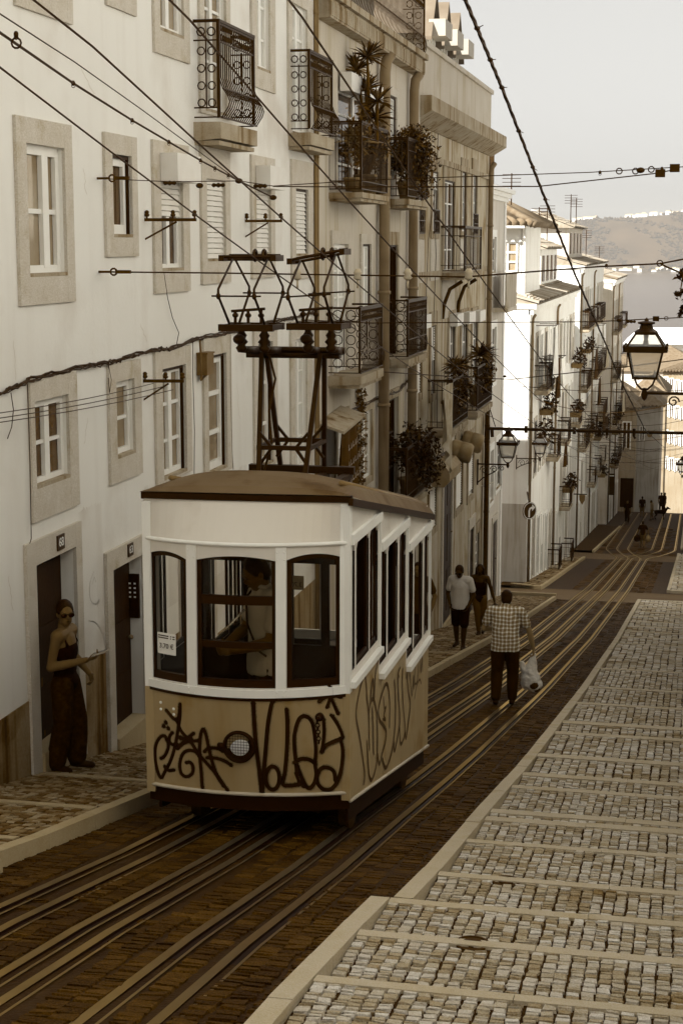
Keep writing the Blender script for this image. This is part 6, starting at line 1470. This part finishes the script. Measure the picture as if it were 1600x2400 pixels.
Y4 = 30; wire('span wire crossing just above the plant balconies', [onX(845, 868, X2), onY(1110, 886, Y4), onY(1200, 889, Y4), onY(1480, 858, Y4), onY(1600, 842, Y4), (1.2, Y4, onY(1600, 838, Y4).z)], .009, beads=[(onY(1118, 883, Y4), 'egg'), (onY(1182, 882, Y4), 'egg')], n=4)
for i, (yy_, v0, v1, x0) in enumerate(((52, 905, 915, -5.7), (58, 935, 938, -5.8), (62, 1026, 1022, -5.8), (66, 985, 955, -5.8), (72, 965, 985, -5.8), (78, 905, 870, -5.8), (88, 1010, 1050, -6), (94, 1075, 1075, -6), (100, 1040, 1052, -6), (106, 1055, 1040, -6), (112, 1066, 1085, -5.6), (118, 1085, 1062, -5.6))):
    a = onY(1640 + 3850 * x0 / yy_, v0, yy_); b = onY(1600, v1, yy_); wire('one of the thin wires strung across the sunlit lower street', [a, b, (1.2, yy_, b.z)], .010, sag=random.uniform(.05, .5), group='thin wires across the lower street', n=6)
for i in range(6):
    ya = random.uniform(58, 80); yb = ya + random.uniform(15, 40); wire('one of the thin wires sagging along the sunlit lower street', [(-5.5, ya, prof(ya) + random.uniform(4, 8)), (random.uniform(-4, -1), yb, prof(yb) + random.uniform(5, 8))], .009, sag=.4, group='thin wires along the lower street')
# steel tube with fittings across the street at the corner
Y5 = 42.9; a = onY(1133, 1004, Y5); mb = MB(); mb.tube([(X3 + .1, Y5, a.z), (1.2, Y5, a.z)], .042, 8)
for u in (1232, 1345, 1405, 1422, 1485):
    p = onY(u, 1003, Y5); mb.box(p.x - .04, p.x + .04, Y5 - .05, Y5 + .05, a.z - .09, a.z + .09)
mb.tube([onY(1152, 1006, Y5), onY(1153, 1024, Y5)], .05, 6); mb.tube([onY(1484, 1006, Y5), onY(1484, 1022, Y5), onY(1488, 1028, Y5)], .035, 6); mb.tube([(X3 + .06, Y5, a.z + .9), onY(1160, 1000, Y5)], .012, 5)
tag(mb.build('span_tube', iron), 'thick dark tube spanning the street level with the wall lantern', 'span pole')
mb = MB(); mb.tube([(X3 + .11, 42.95, prof(43)), (X3 + .11, 42.95, a.z + 1.4)], .06, 9); mb.tube([(X3 + .11, 42.95, a.z - .3), (X3 + .11, 42.95, a.z + .1)], .075, 9); tag(mb.build('span_pole', rust_iron), 'dark upright pole against the wall below the span tube', 'pole')
wire('drooping pale cable by the wall lantern', [onY(936, 1020, 36), onY(1000, 1100, 38), onY(1060, 1135, 40), onY(1110, 1144, 42), onY(1156, 1130, 44)], .012, m=mat('grey_cable', .6, .6, .03, 5), n=6)
# iron brackets and wires on the white house
for i, (u0, u1, v, bu, bv, lab) in enumerate(((340, 460, 515, 356, 567, 'upper nearer'), (575, 661, 518, 575, 565, 'upper farther'), (337, 431, 893, 340, 935, 'lower'))):
    y = onX(u0, v, X1).y; a = onX(u0, v, X1); b = onY(u1, v, y); mb = MB(); mb.bar(a - Vector((.05, 0, 0)), b, .03, .03); L_ = b.x - a.x
    mb.bar((a.x - .03, y, a.z - .2), (a.x + L_ * .62, y, a.z - .02), .016); 
    for t in (.04, .55, .97): mb.tube([(a.x + L_ * t, y, a.z), (a.x + L_ * t, y, a.z + .05)], .009, 6); mb.lathe((a.x + L_ * t, y, a.z + .03), [(.02, 0), (.028, .015), (.018, .03), (.024, .045), (.01, .06)], 8)
    tag(mb.build('wall_bracket', rust_iron), '%s iron wire bracket standing out from the white house' % lab, 'bracket', 'iron brackets on the white house')
y = onX(337, 893, X1).y
for k, (v0, v1) in enumerate(((968, 898), (980, 905), (990, 912))): wire('one of three thin lines from the lower iron bracket to the left edge', [onX(-40, v0 + 3, X1 + .25), onX(0, v0, X1 + .25), Vector((X1 + .1 + .1 * k, y, onX(337, v1, X1).z))], .004, n=6, sag=.02, group='thin lines to the lower bracket')
for k, (u, v) in enumerate(((228, 418), (232, 637))):
    p = onX(u, v, X1); mb = MB(); mb.tube([p - Vector((.05, 0, 0)), p + Vector((.12, 0, 0))], .012, 6); mb.ring(p + Vector((.14, 0, 0)), .03, (1, 0, 0), (0, 0, 1), .009, 10); mb.bar(p + Vector((.16, 0, 0)), p + Vector((.3, 0, 0)), .035, .03); tag(mb.build('wall_anchor', rust_iron), ('upper' if k == 0 else 'lower') + ' wall anchor holding a span wire on the white house', 'anchor', 'span wire anchors')
def wallcable(label, X, uv, r=.014, strands=4, wob=.03, **kw):
    P_ = [onX(u, v, X) for u, v in uv]; mb = MB()
    for k in range(strands):
        pts = []
        for a, b in zip(P_, P_[1:]):
            n = 7
            for i in range(n): pts.append(a.lerp(b, i / n))
        pts.append(P_[-1])
        pts = [p + Vector((.02 + random.random() * .03, 0, (random.random() - .5) * wob * 2 + math.sin(i * .5 + k * 2) * wob * .6)) for i, p in enumerate(pts)]; mb.tube(pts, r * random.uniform(.5, 1), 5)
    return tag(mb.build('cable_bundle', cable_m), label, 'cable', 'cable bundles along the houses')
wallcable('thick tangled cable bundle sagging along the white house', X1, [(-90, 948), (0, 919), (66, 888), (168, 863), (245, 850), (281, 840), (357, 819), (388, 817), (454, 794), (530, 779), (633, 753), (679, 745), (735, 731)], .008, 6, .018)
wallcable('cable bundle along the grey plant-balcony house', X2, [(748, 1000), (775, 985), (872, 937), (930, 915), (962, 880)], .011, 4)
wallcable('looped cable bundle along the older parapet house', X3, [(966, 1105), (1000, 1088), (1040, 1062), (1068, 1040), (1096, 1018)], .02, 4)
for i, (lab, uv, X) in enumerate((('thin cable dropping past the door numbered 68', [(57, 900), (63, 1085), (66, 1262), (62, 1275), (62, 1332)], X1), ('loose cable end hanging from the bundle at the left edge', [(18, 920), (24, 960), (20, 1000), (10, 1028)], X1), ('short doubled loop hanging from the bundle beside the small window', [(246, 848), (254, 890), (250, 920), (247, 885)], X1),
        ('wavy twin wire hanging from the sill of the half shuttered window', [(378, 640), (387, 700), (398, 745), (413, 780), (408, 806)], X1), ('thin wire down the wall between the tall windows', [(446, 800), (446, 880), (450, 1010), (449, 1112)], X1), ('thin wire at the far side of the tall window', [(534, 785), (534, 900), (538, 1050), (541, 1100)], X1),
        ('thin wire running down the joint of the two houses', [(737, 60), (741, 400), (738, 700), (742, 1000)], X1), ('pair of loose wires trailing down the parapet house', [(1012, 170), (1024, 250), (1020, 420), (1000, 560), (992, 760)], X3), ('long thin wire down the front of the parapet house', [(1012, 420), (1018, 600), (1012, 760), (1005, 1000)], X3))):
    wire(lab, [onX(u, v, X) + Vector((.03, 0, 0)) for u, v in uv], (.004 if X == X1 else .007), name='wall_wire', group='wires on the house fronts', n=3)
p = onX(460, 830, X1); q = onX(477, 880, X1); mb = MB(); mb.box(X1 + .002, X1 + .12, p.y, q.y, q.z + .02, p.z); mb.box(X1 + .002, X1 + .13, p.y - .01, q.y + .01, p.z, p.z + .015); mb.tube([(X1 + .06, p.y - .05, p.z + .15), (X1 + .07, p.y - .04, p.z - .1), (X1 + .05, p.y, q.z - .03), (X1 + .05, q.y, q.z + .02)], .012, 5); tag(mb.build('junction_box', mat('grey_box', .3, .6, .05, 8)), 'grey junction box under the cable bundle between the tall windows', 'junction box')
# ================================================================ LANTERNS
def lantern(name_, label, c, rim_z, wall_x, sc=1.0, arm_drop=.55):
    """four-sided street lantern on a scrolled wall bracket; c = (x, y), rim_z = height of the widest rim"""
    x, y = c; k = sc; root = thing('street_lamp', label, 'street lamp', (x, y, rim_z), 'wall lanterns'); z = rim_z
    def frust(mb, z0, h0, z1, h1, r):
        A = [Vector((x + sx * h0, y + sy * h0, z0)) for sx, sy in ((-1, -1), (1, -1), (1, 1), (-1, 1))]; B = [Vector((x + sx * h1, y + sy * h1, z1)) for sx, sy in ((-1, -1), (1, -1), (1, 1), (-1, 1))]
        for a, b in zip(A, B): mb.tube([a, b], r, 6)
        for Q in (A, B):
            for i in range(4): mb.bar(Q[i], Q[(i + 1) % 4], r * 2.2, r * 2.2)
        return A, B
    mb = MB(); r = .014 * k
    A, B = frust(mb, z - .36 * k, .145 * k, z - .02 * k, .215 * k, r); A2, B2 = frust(mb, z + .03 * k, .235 * k, z + .20 * k, .125 * k, r)
    for i in range(4): mb.bar((x + (-1, 1, 1, -1)[i] * .25 * k, y + (-1, -1, 1, 1)[i] * .25 * k, z), (x + (-1, 1, 1, -1)[(i + 1) % 4] * .25 * k, y + (-1, -1, 1, 1)[(i + 1) % 4] * .25 * k, z), .05 * k, .06 * k)
    for sx in (-1, 1):
        for sy in (-1, 1): mb.ell((x + sx * .26 * k, y + sy * .26 * k, z + .035 * k), (.02 * k, .02 * k, .03 * k), 8, 6)
    mb.lathe((x, y, z + .20 * k), [(.15 * k, 0), (.15 * k, .02 * k), (.09 * k, .06 * k), (.075 * k, .11 * k), (.11 * k, .12 * k), (.11 * k, .14 * k), (.03 * k, .155 * k), (.02 * k, .18 * k), (0, .2 * k)], 12)
    for sx in (-1, 1): mb.tube([(x + sx * .13 * k, y, z - .37 * k), (x + sx * .1 * k, y, z - .45 * k), (x + sx * .03 * k, y, z - .52 * k)], .014 * k, 6)
    mb.lathe((x, y, z - .66 * k), [(0, 0), (.03 * k, .03 * k), (.045 * k, .08 * k), (.03 * k, .14 * k), (.04 * k, .16 * k), (0, .17 * k)], 10)
    mb.build('lantern_frame', iron, root)
    mb = MB()
    for (P, Q) in ((A, B), (A2, B2)):
        for i in range(4): mb.quad(P[i], P[(i + 1) % 4], Q[(i + 1) % 4], Q[i])
    mb.build('glass', lglass, root)
    mb = MB(); mb.ell((x, y, z + .08 * k), (.035 * k, .035 * k, .06 * k), 10, 8); mb.tube([(x, y, z + .13 * k), (x, y, z + .24 * k)], .03 * k, 8); mb.build('bulb', ins_m, root, True)
    mb = MB(); zb = z - .56 * k; s = 1 if wall_x > x else -1; L_ = abs(wall_x - x)
    mb.tube([(x - s * .02, y, zb), (wall_x, y, zb)], .02 * k, 7); mb.tube([(wall_x - s * .02, y, zb + .12 * k), (wall_x - s * .02, y, zb - arm_drop * k)], .02 * k, 7)
    pts = [(wall_x - s * .02, y, zb - arm_drop * .9 * k)] + [(wall_x - s * L_ * t, y, zb - arm_drop * k * (.9 - .85 * t ** .8)) for t in (.2, .4, .6)]; mb.tube(pts, .016 * k, 6)
    for t, q in ((.25, .13), (.55, .1), (.8, .075)):
        c_ = Vector((x + s * L_ * (1 - t) if False else wall_x - s * L_ * t, y, zb - .03 - q * k)); sp = []
        for i in range(15): a = i * .62; rr = q * k * (1 - i / 18); sp.append(c_ + Vector((math.cos(a) * rr * s, 0, math.sin(a) * rr)))
        mb.tube(sp, .011 * k, 5)
    mb.build('bracket', iron, root); return root
lp = onY(1512, 818, 21.0); lantern('a', 'large wall lantern hanging in front of the river at the right', (lp.x, lp.y), lp.z, 1.2, 1.0)
lp = onY(1190, 1039, 41.8); lantern('b', 'wall lantern on the parapet house, just under the span tube', (lp.x, lp.y), lp.z, X3, 1.0)
lp = onY(1265, 1039, 57.5); lantern('c', 'wall lantern on the corner of the sunlit white row house', (lp.x, lp.y), lp.z, lp.x - .85, 1.0, .4)
lp = onY(1598, 1088, 76); lantern('d', 'smallest wall lantern, cut by the right edge above the far crossing', (lp.x, lp.y), lp.z, 1.2, 1.0)
# ================================================================ SIGNS
sg = thing('road_sign', 'round dark road sign with a white arrow bending right, on an arm at the corner', 'road sign', onY(1240, 1197, 56.3)); c = onY(1240, 1197, 56.3); nn = Vector((.72, -.69, 0)); sx = Vector((.69, .72, 0)); zz = Vector((0, 0, 1))
mb = MB(); mb.lathe(c - nn * .015, [(.31, 0), (.31, .03), (0, .03)], 32, 0, nn); mb.build('sign_face', mat('sign_dark', .12, .4, .02, 3, spec=.5), sg)
mb = MB(); mb.ring(c + nn * .02, .285, sx, zz, .013, 32, 0, 5)
arr = [(-.03, -.2), (-.03, .0), (0, .07), (.07, .1), (.12, .1)]
ribbon(mb, [c + nn * .018 + sx * a + zz * b for a, b in arr], .07, nn); mb.add([c + nn * .019 + sx * a + zz * b for a, b in ((.1, .22), (.24, .1), (.1, -.02))], [(0, 1, 2)])
mb.build('arrow', white_paint, sg)
mb = MB(); mb.bar(c - nn * .03 + zz * .32, (c.x - .25, 57.88, c.z + .42), .05, .04); mb.bar(c - nn * .03 - zz * .25, c - nn * .03 + zz * .34, .04); mb.build('arm', iron, sg)
c = onY(1521, 1018, 132.5); mb = MB(); mb.lathe(c, [(.24, 0), (.24, .03), (0, .03)], 20, 0, (.5, -.86, 0)); mb.ring(c + Vector((.02, -.04, 0)), .2, (.86, .5, 0), (0, 0, 1), .02, 20); sg2 = tag(mb.build('road_sign', mat('sign_grey', .35, .5, .02, 3), None, False, c), 'tiny round sign on the grey end wall', 'road sign')
mb = MB(); mb.bar(c + Vector((0, .1, .15)), c + Vector((-.1, .55, .3)), .04); mb.build('arm', iron, sg2)
c = onY(1429, 1135, 112); sg3 = thing('hanging_sign', 'dark hanging shop sign with a white arrow pointing left, far down the row', 'sign', c); mb = MB(); mb.box(c.x - .3, c.x + .3, c.y, c.y + .06, c.z - .75, c.z + .7); mb.build('board', mat('sign_dark', .12), sg3)
mb = MB(); q = onY(1429, 1115, 111.98); mb.add([(q.x - .26, q.y, q.z), (q.x - .1, q.y, q.z + .1), (q.x - .1, q.y, q.z + .035), (q.x + .26, q.y, q.z + .035), (q.x + .26, q.y, q.z - .035), (q.x - .1, q.y, q.z - .035), (q.x - .1, q.y, q.z - .1)], [(0, 6, 5, 4, 3, 2, 1)]); mb.build('arrow', white_paint, sg3)
mb = MB(); mb.bar((c.x - .4, c.y + .03, c.z + .72), (c.x + .3, c.y + .03, c.z + .72), .04); mb.build('arm', iron, sg3)
c = onY(1363, 1170, 84.5); sg4 = thing('hanging_sign', 'small pale shield-shaped sign hung from a dark bar on the sunlit row', 'sign', c); mb = MB(); mb.add([(c.x + a, c.y + k, c.z + b) for k in (0, .04) for a, b in ((-.16, .22), (.16, .22), (.14, -.05), (0, -.3), (-.14, -.05))], [(4, 3, 2, 1, 0), (5, 6, 7, 8, 9), (0, 1, 6, 5), (1, 2, 7, 6), (2, 3, 8, 7), (3, 4, 9, 8), (4, 0, 5, 9)]); mb.build('board', mat('sign_grey', .35), sg4)
mb = MB(); mb.bar((c.x - .45, c.y, c.z + .26), (c.x + .25, c.y, c.z + .26), .05); mb.build('arm', iron, sg4)
# ================================================================ PLANTS AND THINGS ON THE BALCONIES
random.seed(33)
def leafmass(mb, c, r, n, sz, down=0.0, flat=1.0):
    c = Vector(c)
    for i in range(n):
        d = Vector((random.gauss(0, 1), random.gauss(0, 1), random.gauss(0, 1))).normalized() * (random.random() ** .45)
        lump = 1 + .28 * math.sin(d.x * 7 + d.z * 5) * math.cos(d.y * 6)
        p = c + Vector((d.x * r[0], d.y * r[1], d.z * r[2])) * lump; s = sz * random.uniform(.6, 1.3)
        a = Vector((random.gauss(0, 1), random.gauss(0, 1), random.gauss(0, 1) - down)).normalized(); b = a.orthogonal().normalized(); b = (b * math.cos(i) + a.cross(b) * math.sin(i)) * .42
        mb.add([p - a * s * .5, p + b * s * .5, p + a * s * .5, p - b * s * .5], [(0, 1, 2, 3)], 0, random.random())
def rosette(mb, c, R_, n, droop=.25, up=.3):
    c = Vector(c)
    for i in range(n):
        t = random.random() * 2 * PI; el_ = random.uniform(-.5, 1.3); d = Vector((math.cos(t) * math.cos(el_), math.sin(t) * math.cos(el_), math.sin(el_))); l = R_ * random.uniform(.7, 1.1); s = d.orthogonal().normalized() * .018
        m1 = c + d * l * .55; e_ = c + d * l + Vector((0, 0, -droop * l * .4)); mb.add([c - s * .6, c + s * .6, m1 + s, e_, m1 - s], [(0, 1, 2, 3, 4)], 0, random.random())
def pot(mb, c, r, h): mb.lathe(c, [(r * .7, 0), (r * .95, h * .85), (r * 1.08, h * .86), (r * 1.08, h), (r * .9, h), (r * .85, h * .9), (0, h * .88)], 14)
clay = mat('clay_pot', .36, .85, .06, 8)
def plant(name, label, base, build_, potr=.13, poth=.22, lm=None, stem=None):
    t = thing(name, label, 'plant', base, 'plants on the balconies'); mb = MB(); pot(mb, base, potr, poth); mb.build('pot', clay, t, True)
    if stem: mb = MB(); stem(mb); mb.build('stem', bark_m, t, True)
    mb = MB(); build_(mb); mb.build('foliage', lm or leaf_m, t); return t
b5a, b5b = B5[1], B5[2]; zf = b5a.z + .02; xb = X2 + .3
heads = [onY(u, v, 24.6) for u, v in ((859, 131), (834, 163), (850, 207), (888, 239), (877, 274))]; base = Vector((xb, 24.6, zf))
for h in heads: h.y = 24.6 + random.uniform(-.3, .3)
def ys_(mb):
    for k, h in enumerate(heads): mid = base.lerp(h, .55) + Vector((.05, .05 * k, 0)); mb.tube([base + Vector((0, 0, .15)), mid, h], [.035, .028, .022], 6)
plant('yucca', 'tall spiky yucca with several heads rising above the upper balcony', base, lambda mb: [rosette(mb, h, .33, 46) for h in heads], .17, .28, leaf_m, ys_)
for i, (dy, r, lm) in enumerate(((-.9, .22, leaf_l), (-.45, .2, leaf_m), (.5, .24, leaf_l), (.95, .2, leaf_m))):
    b_ = Vector((xb - .02, 24.6 + dy, zf)); plant('potted_plant', ('bushy potted plant at the near end of the yucca balcony', 'spiky pot plant just before the yucca', 'loose pale pot plant just beyond the yucca', 'small pot plant at the far end of the yucca balcony')[i], b_, lambda mb: (leafmass(mb, b_ + Vector((.05, 0, .75)), (r, r, .45), 260, .09), rosette(mb, b_ + Vector((.05, 0, .7)), .4, 24)), .12, .2, lm)
bc = onY(950, 372, (B6[1].y + B6[2].y) / 2); bb = Vector((X2 + .3, bc.y, B6[1].z + .02))
plant('bush', 'round leafy bush swelling over the upper balcony by the drainpipe', bb, lambda mb: (leafmass(mb, (X2 + .38, bc.y, bc.z + .0), (.42, .62, .44), 2400, .085), leafmass(mb, (X2 + .42, bc.y - .1, bc.z + .38), (.22, .35, .2), 500, .08), leafmass(mb, (X2 + .45, bc.y + .2, bc.z - .4), (.3, .5, .3), 500, .08), leafmass(mb, (X2 + .3, bc.y - .55, bc.z + .25), (.15, .2, .25), 250, .08)), .2, .3, leaf_m, lambda mb: mb.tube([bb + Vector((0, 0, .2)), (X2 + .36, bc.y, bc.z)], .03, 6))
y7 = (B7[1].y + B7[2].y) / 2; b_7 = Vector((X2 + .3, y7, B7[1].z + .02)); plant('bush', 'dark bushy plant filling the lowest balcony above the tram roof', b_7, lambda mb: (leafmass(mb, b_7 + Vector((.1, -.1, .85)), (.38, .95, .45), 1500, .10), leafmass(mb, b_7 + Vector((.3, .3, .45)), (.25, .7, .4), 700, .09)), .2, .3, mat('leaf_dark', .09, .6, .05, 9, attr=.06))
for C_, lab, rr in ((C2, 'spiky dark plant on the balcony with the hanging cloth', .36), (C3, 'spreading spiky plant crowning the farther plant balcony', .45)):
    ym = (C_[1].y + C_[2].y) / 2; b_ = Vector((X3 + .32, ym, C_[1].z + .02)); plant('spiky_plant', lab, b_, lambda mb: (rosette(mb, b_ + Vector((.1, -.2, 1.25)), rr, 60, .5), rosette(mb, b_ + Vector((.12, .5, 1.2)), rr, 60, .5), leafmass(mb, b_ + Vector((.16, .1, .75)), (.25, 1.0, .5), 700, .12)), .2, .5)
def sheet(mb, p, q, h, amp=.05, nx=14, nz=8, taper=0.0, slant=0.0):
    p = Vector(p); q = Vector(q); d = q - p; nrm = d.cross(Vector((0, 0, 1))).normalized(); g_ = []
    ph = random.random() * 6
    for i in range(nx + 1):
        row = []
        for k in range(nz + 1):
            t = i / nx; s = k / nz; hh = h(t) if callable(h) else h
            row.append(p + d * (t + (taper * (.5 - t) * s)) + Vector((0, 0, -hh * s)) + nrm * amp * (.3 + s) * math.sin(t * 14 + ph + s * 1.5) + Vector((0, slant * s, 0)))
        g_.append(row)
    for i in range(nx):
        for k in range(nz): mb.quad(g_[i][k], g_[i + 1][k], g_[i + 1][k + 1], g_[i][k + 1])
p = onX(1041, 905, X3 + .6); mb = MB(); sheet(mb, (X3 + .57, p.y, p.z), (X3 + .57, p.y + 1.25, p.z - .03), lambda t: 1.1 + .8 * t, .05, 16, 10, .35); o = mb.build('hanging_cloth', mat('striped_cloth', .55, .9, .14, 5, bump=.3, bs=10), None, True); tag(o, 'pale mottled cloth draped over the plant balcony rail', 'cloth')
bn = [onX(746, 1018, X2), onX(792, 985, X2)]; mb = MB(); sheet(mb, (X2 + .32, bn[0].y, bn[0].z), (X2 + .32, bn[1].y - .1, bn[1].z + .04), 1.0, .07, 22, 8); o = mb.build('fabric_banner', mat('dark_banner', .17, .9, .05, 4, bump=.3, bs=10), None, True); tag(o, 'dark folded fabric banner with pale lettering hung below a board behind the collector', 'banner')
mb = MB()
for r_ in range(3):
    for k in range(9):
        y = bn[0].y + .2 + k * .15; z = bn[0].z - .25 - r_ * .25 + k * .012; x = X2 + .41
        ribbon(mb, [(x, y, z), (x, y + .03, z + .08), (x, y + .06, z)] if (k + r_) % 2 else [(x, y, z + .08), (x, y, z), (x, y + .06, z + .02)], .016, (1, 0, 0))
mb.build('lettering', cream_paint, o)
mb = MB(); mb.hexa([(X2 + .02, bn[0].y - .1, bn[0].z + .14), (X2 + .4, bn[0].y - .1, bn[0].z + .02), (X2 + .4, bn[1].y + .1, bn[1].z + .06), (X2 + .02, bn[1].y + .1, bn[1].z + .18), (X2 + .02, bn[0].y - .1, bn[0].z + .18), (X2 + .4, bn[0].y - .1, bn[0].z + .06), (X2 + .4, bn[1].y + .1, bn[1].z + .10), (X2 + .02, bn[1].y + .1, bn[1].z + .22)]); mb.build('board', stone_d, b2)
for i, (u, v, lab) in enumerate(((1086, 1052, 'nearer round drum hung under the plant balconies'), (1112, 1030, 'farther round drum hung under the plant balconies'))):
    c = onX(u, v, X3 + .35); mb = MB(); mb.lathe(c - Vector((.3, 0, .0)), [(.2, 0), (.24, .06), (.24, .2), (.22, .22), (.24, .24), (.24, .44), (.2, .5), (.0, .5)], 16, 0, (1, 0, -.25)); tag(mb.build('drum', mat('drum_grey', .42, .7, .08, 5), None, True, c), lab, 'drum', 'drums under the balconies')
p = onX(1008, 1090, X3); mb = MB(); y = p.y; z = p.z; mb.add([(X3 + a, y + k, z + b) for k in (0, 1.7) for a, b in ((0, 0), (.3, 0), (.42, -.15), (.42, -.35), (.3, -.48), (0, -.48))], [(5, 4, 3, 2, 1, 0), (6, 7, 8, 9, 10, 11)] + [(i, (i + 1) % 6, 6 + (i + 1) % 6, 6 + i) for i in range(6)]); tag(mb.build('awning_box', mat('drum_grey', .42)), 'grey faceted awning box on the older parapet house', 'awning box')
mb = MB(); rr = [onX(834, 900 + 25 * i, X2) for i in range(10)]
for i, p in enumerate(rr):
    leafmass(mb, p + Vector((.06, .1, 0)), (.06, .3, .2), 45, .09)
cr_ = thing('creeper', 'dry creeper climbing the wall between the lower windows of the grey house', 'plant', rr[-1]); mb.build('leaves', mat('leaf_dry', .24, .8, .06, 9, attr=.1), cr_)
mb = MB(); mb.tube([p + Vector((.03, .06 * math.sin(i), 0)) for i, p in enumerate(rr)], .012, 5); mb.build('stem', bark_m, cr_)
br = thing('tree_branch', 'few dark leaves of an overhanging branch at the right edge', 'branch', onY(1630, 640, 20)); mb = MB(); q = [onY(u, v, 20) for u, v in ((1660, 560), (1625, 600), (1600, 640), (1592, 690))]; mb.tube([(1.3, 20, 1.2)] + q, [.05, .03, .02, .012, .006], 6); mb.build('twig', bark_m, br)
mb = MB()
for (u, v) in ((1590, 650), (1598, 640), (1584, 690), (1596, 685), (1592, 735), (1600, 722), (1605, 660), (1610, 700)): rosette(mb, onY(u, v, 20), .09, 7, .6); leafmass(mb, onY(u, v, 20), (.04, .04, .05), 5, .09)
mb.build('leaves', mat('leaf_dark', .09), br)
for i in range(16):
    y = random.choice([60, 62.5, 66, 70, 74, 77.5, 89, 92, 95, 98, 101, 104, 107, 112, 115, 119]) + random.uniform(-.6, .6); X = -5.8 if y < 80 else -6.1 if y < 109 else -5.65; z = random.uniform(prof(y) + 3, -3.6); r_ = random.uniform(.35, .6)
    t_ = thing('window_plant', 'small dark trough plant on the crowded fronts of the lower sunlit houses', 'plant', (X + .3, y, z), 'trough plants on the lower houses'); mb = MB(); leafmass(mb, (X + .4, y, z + .25), (.35, r_ + .3, r_), 170, .2); mb.build('foliage', mat('leaf_dark', .09), t_)
    mb = MB(); mb.hexa([(X + .04, y - .5, z - .2), (X + .5, y - .5, z - .2), (X + .5, y + .5, z - .2), (X + .04, y + .5, z - .2), (X + .02, y - .55, z), (X + .55, y - .55, z), (X + .55, y + .55, z), (X + .02, y + .55, z)]); mb.build('trough', clay, t_)
# washing in the sunlit street
LD = [(5.0, 61.5, -4.2, 1.5, 'dark', 'dark blanket'), (0, 63.6, -4.3, 1.1, 'white', 'white sheet'), (0, 60.2, -2.9, 1.9, 'white', 'long slanting pale sheet'), (0, 66, -7.9, 1.0, 'dark', 'dark trousers row'), (0, 90, -5.6, 1.6, 'dark', 'dark rug'), (0, 93.5, -7.5, 1.5, 'dark', 'long dark towel row'),
      (0, 97, -4.6, 1.3, 'white', 'pale shirt row'), (0, 99, -9.5, 1.8, 'dark', 'black cloth'), (0, 101.5, -6.2, 1.2, 'pale', 'cream cloth'), (0, 103, -10.6, 1.4, 'dark', 'brown curtain'), (0, 113, -8.4, 1.4, 'dark', 'dark coverlet'), (0, 116, -10.2, 1.4, 'pale', 'pale towel')]
for i, (_, y, z, h, tn_, lab) in enumerate(LD):
    X = -5.8 if y < 80 else -6.1 if y < 109 else -5.65; mb = MB(); w = 1.2 if y < 80 else 2.0; sheet(mb, (X + .7, y, z), (X + .7, y + w, z), h, .06, 12, 6)
    o = mb.build('washing', mat('wash_' + tn_, dict(dark=.12, white=.8, pale=.55)[tn_], .9, .05, 4), None, True); tag(o, '%s hung out on the %s' % (lab, 'sunlit white row house' if y < 80 else 'second sunlit house' if y < 109 else 'lowest sunlit house'), 'washing', 'washing hung out in the lower street')
    mb = MB(); mb.bar((X, y - .1, z + .02), (X + .75, y - .1, z + .02), .03); mb.bar((X, y + w + .1, z + .02), (X + .75, y + w + .1, z + .02), .03); mb.tube([(X + .7, y - .15, z + .01), (X + .7, y + w + .15, z + .01)], .012, 5); mb.build('clothes_line', iron, o)
for i in range(7):      # roof-top aerials
    y = (62, 73, 77, 91, 95, 104, 118)[i]; X = -7.0; z = (.9, -.1, .1, 1.0, .9, -.8, -1.8)[i] + .6; mb = MB(); mb.tube([(X, y, z - 1), (X, y, z + 1.2)], .025, 5)
    for k in range(4): mb.tube([(X - .35, y, z + 1.15 - k * .14), (X + .35, y, z + 1.15 - k * .14)], .012, 4)
    tag(mb.build('aerial', iron), 'thin television aerial on the lower roofs', 'aerial', 'aerials on the lower roofs')
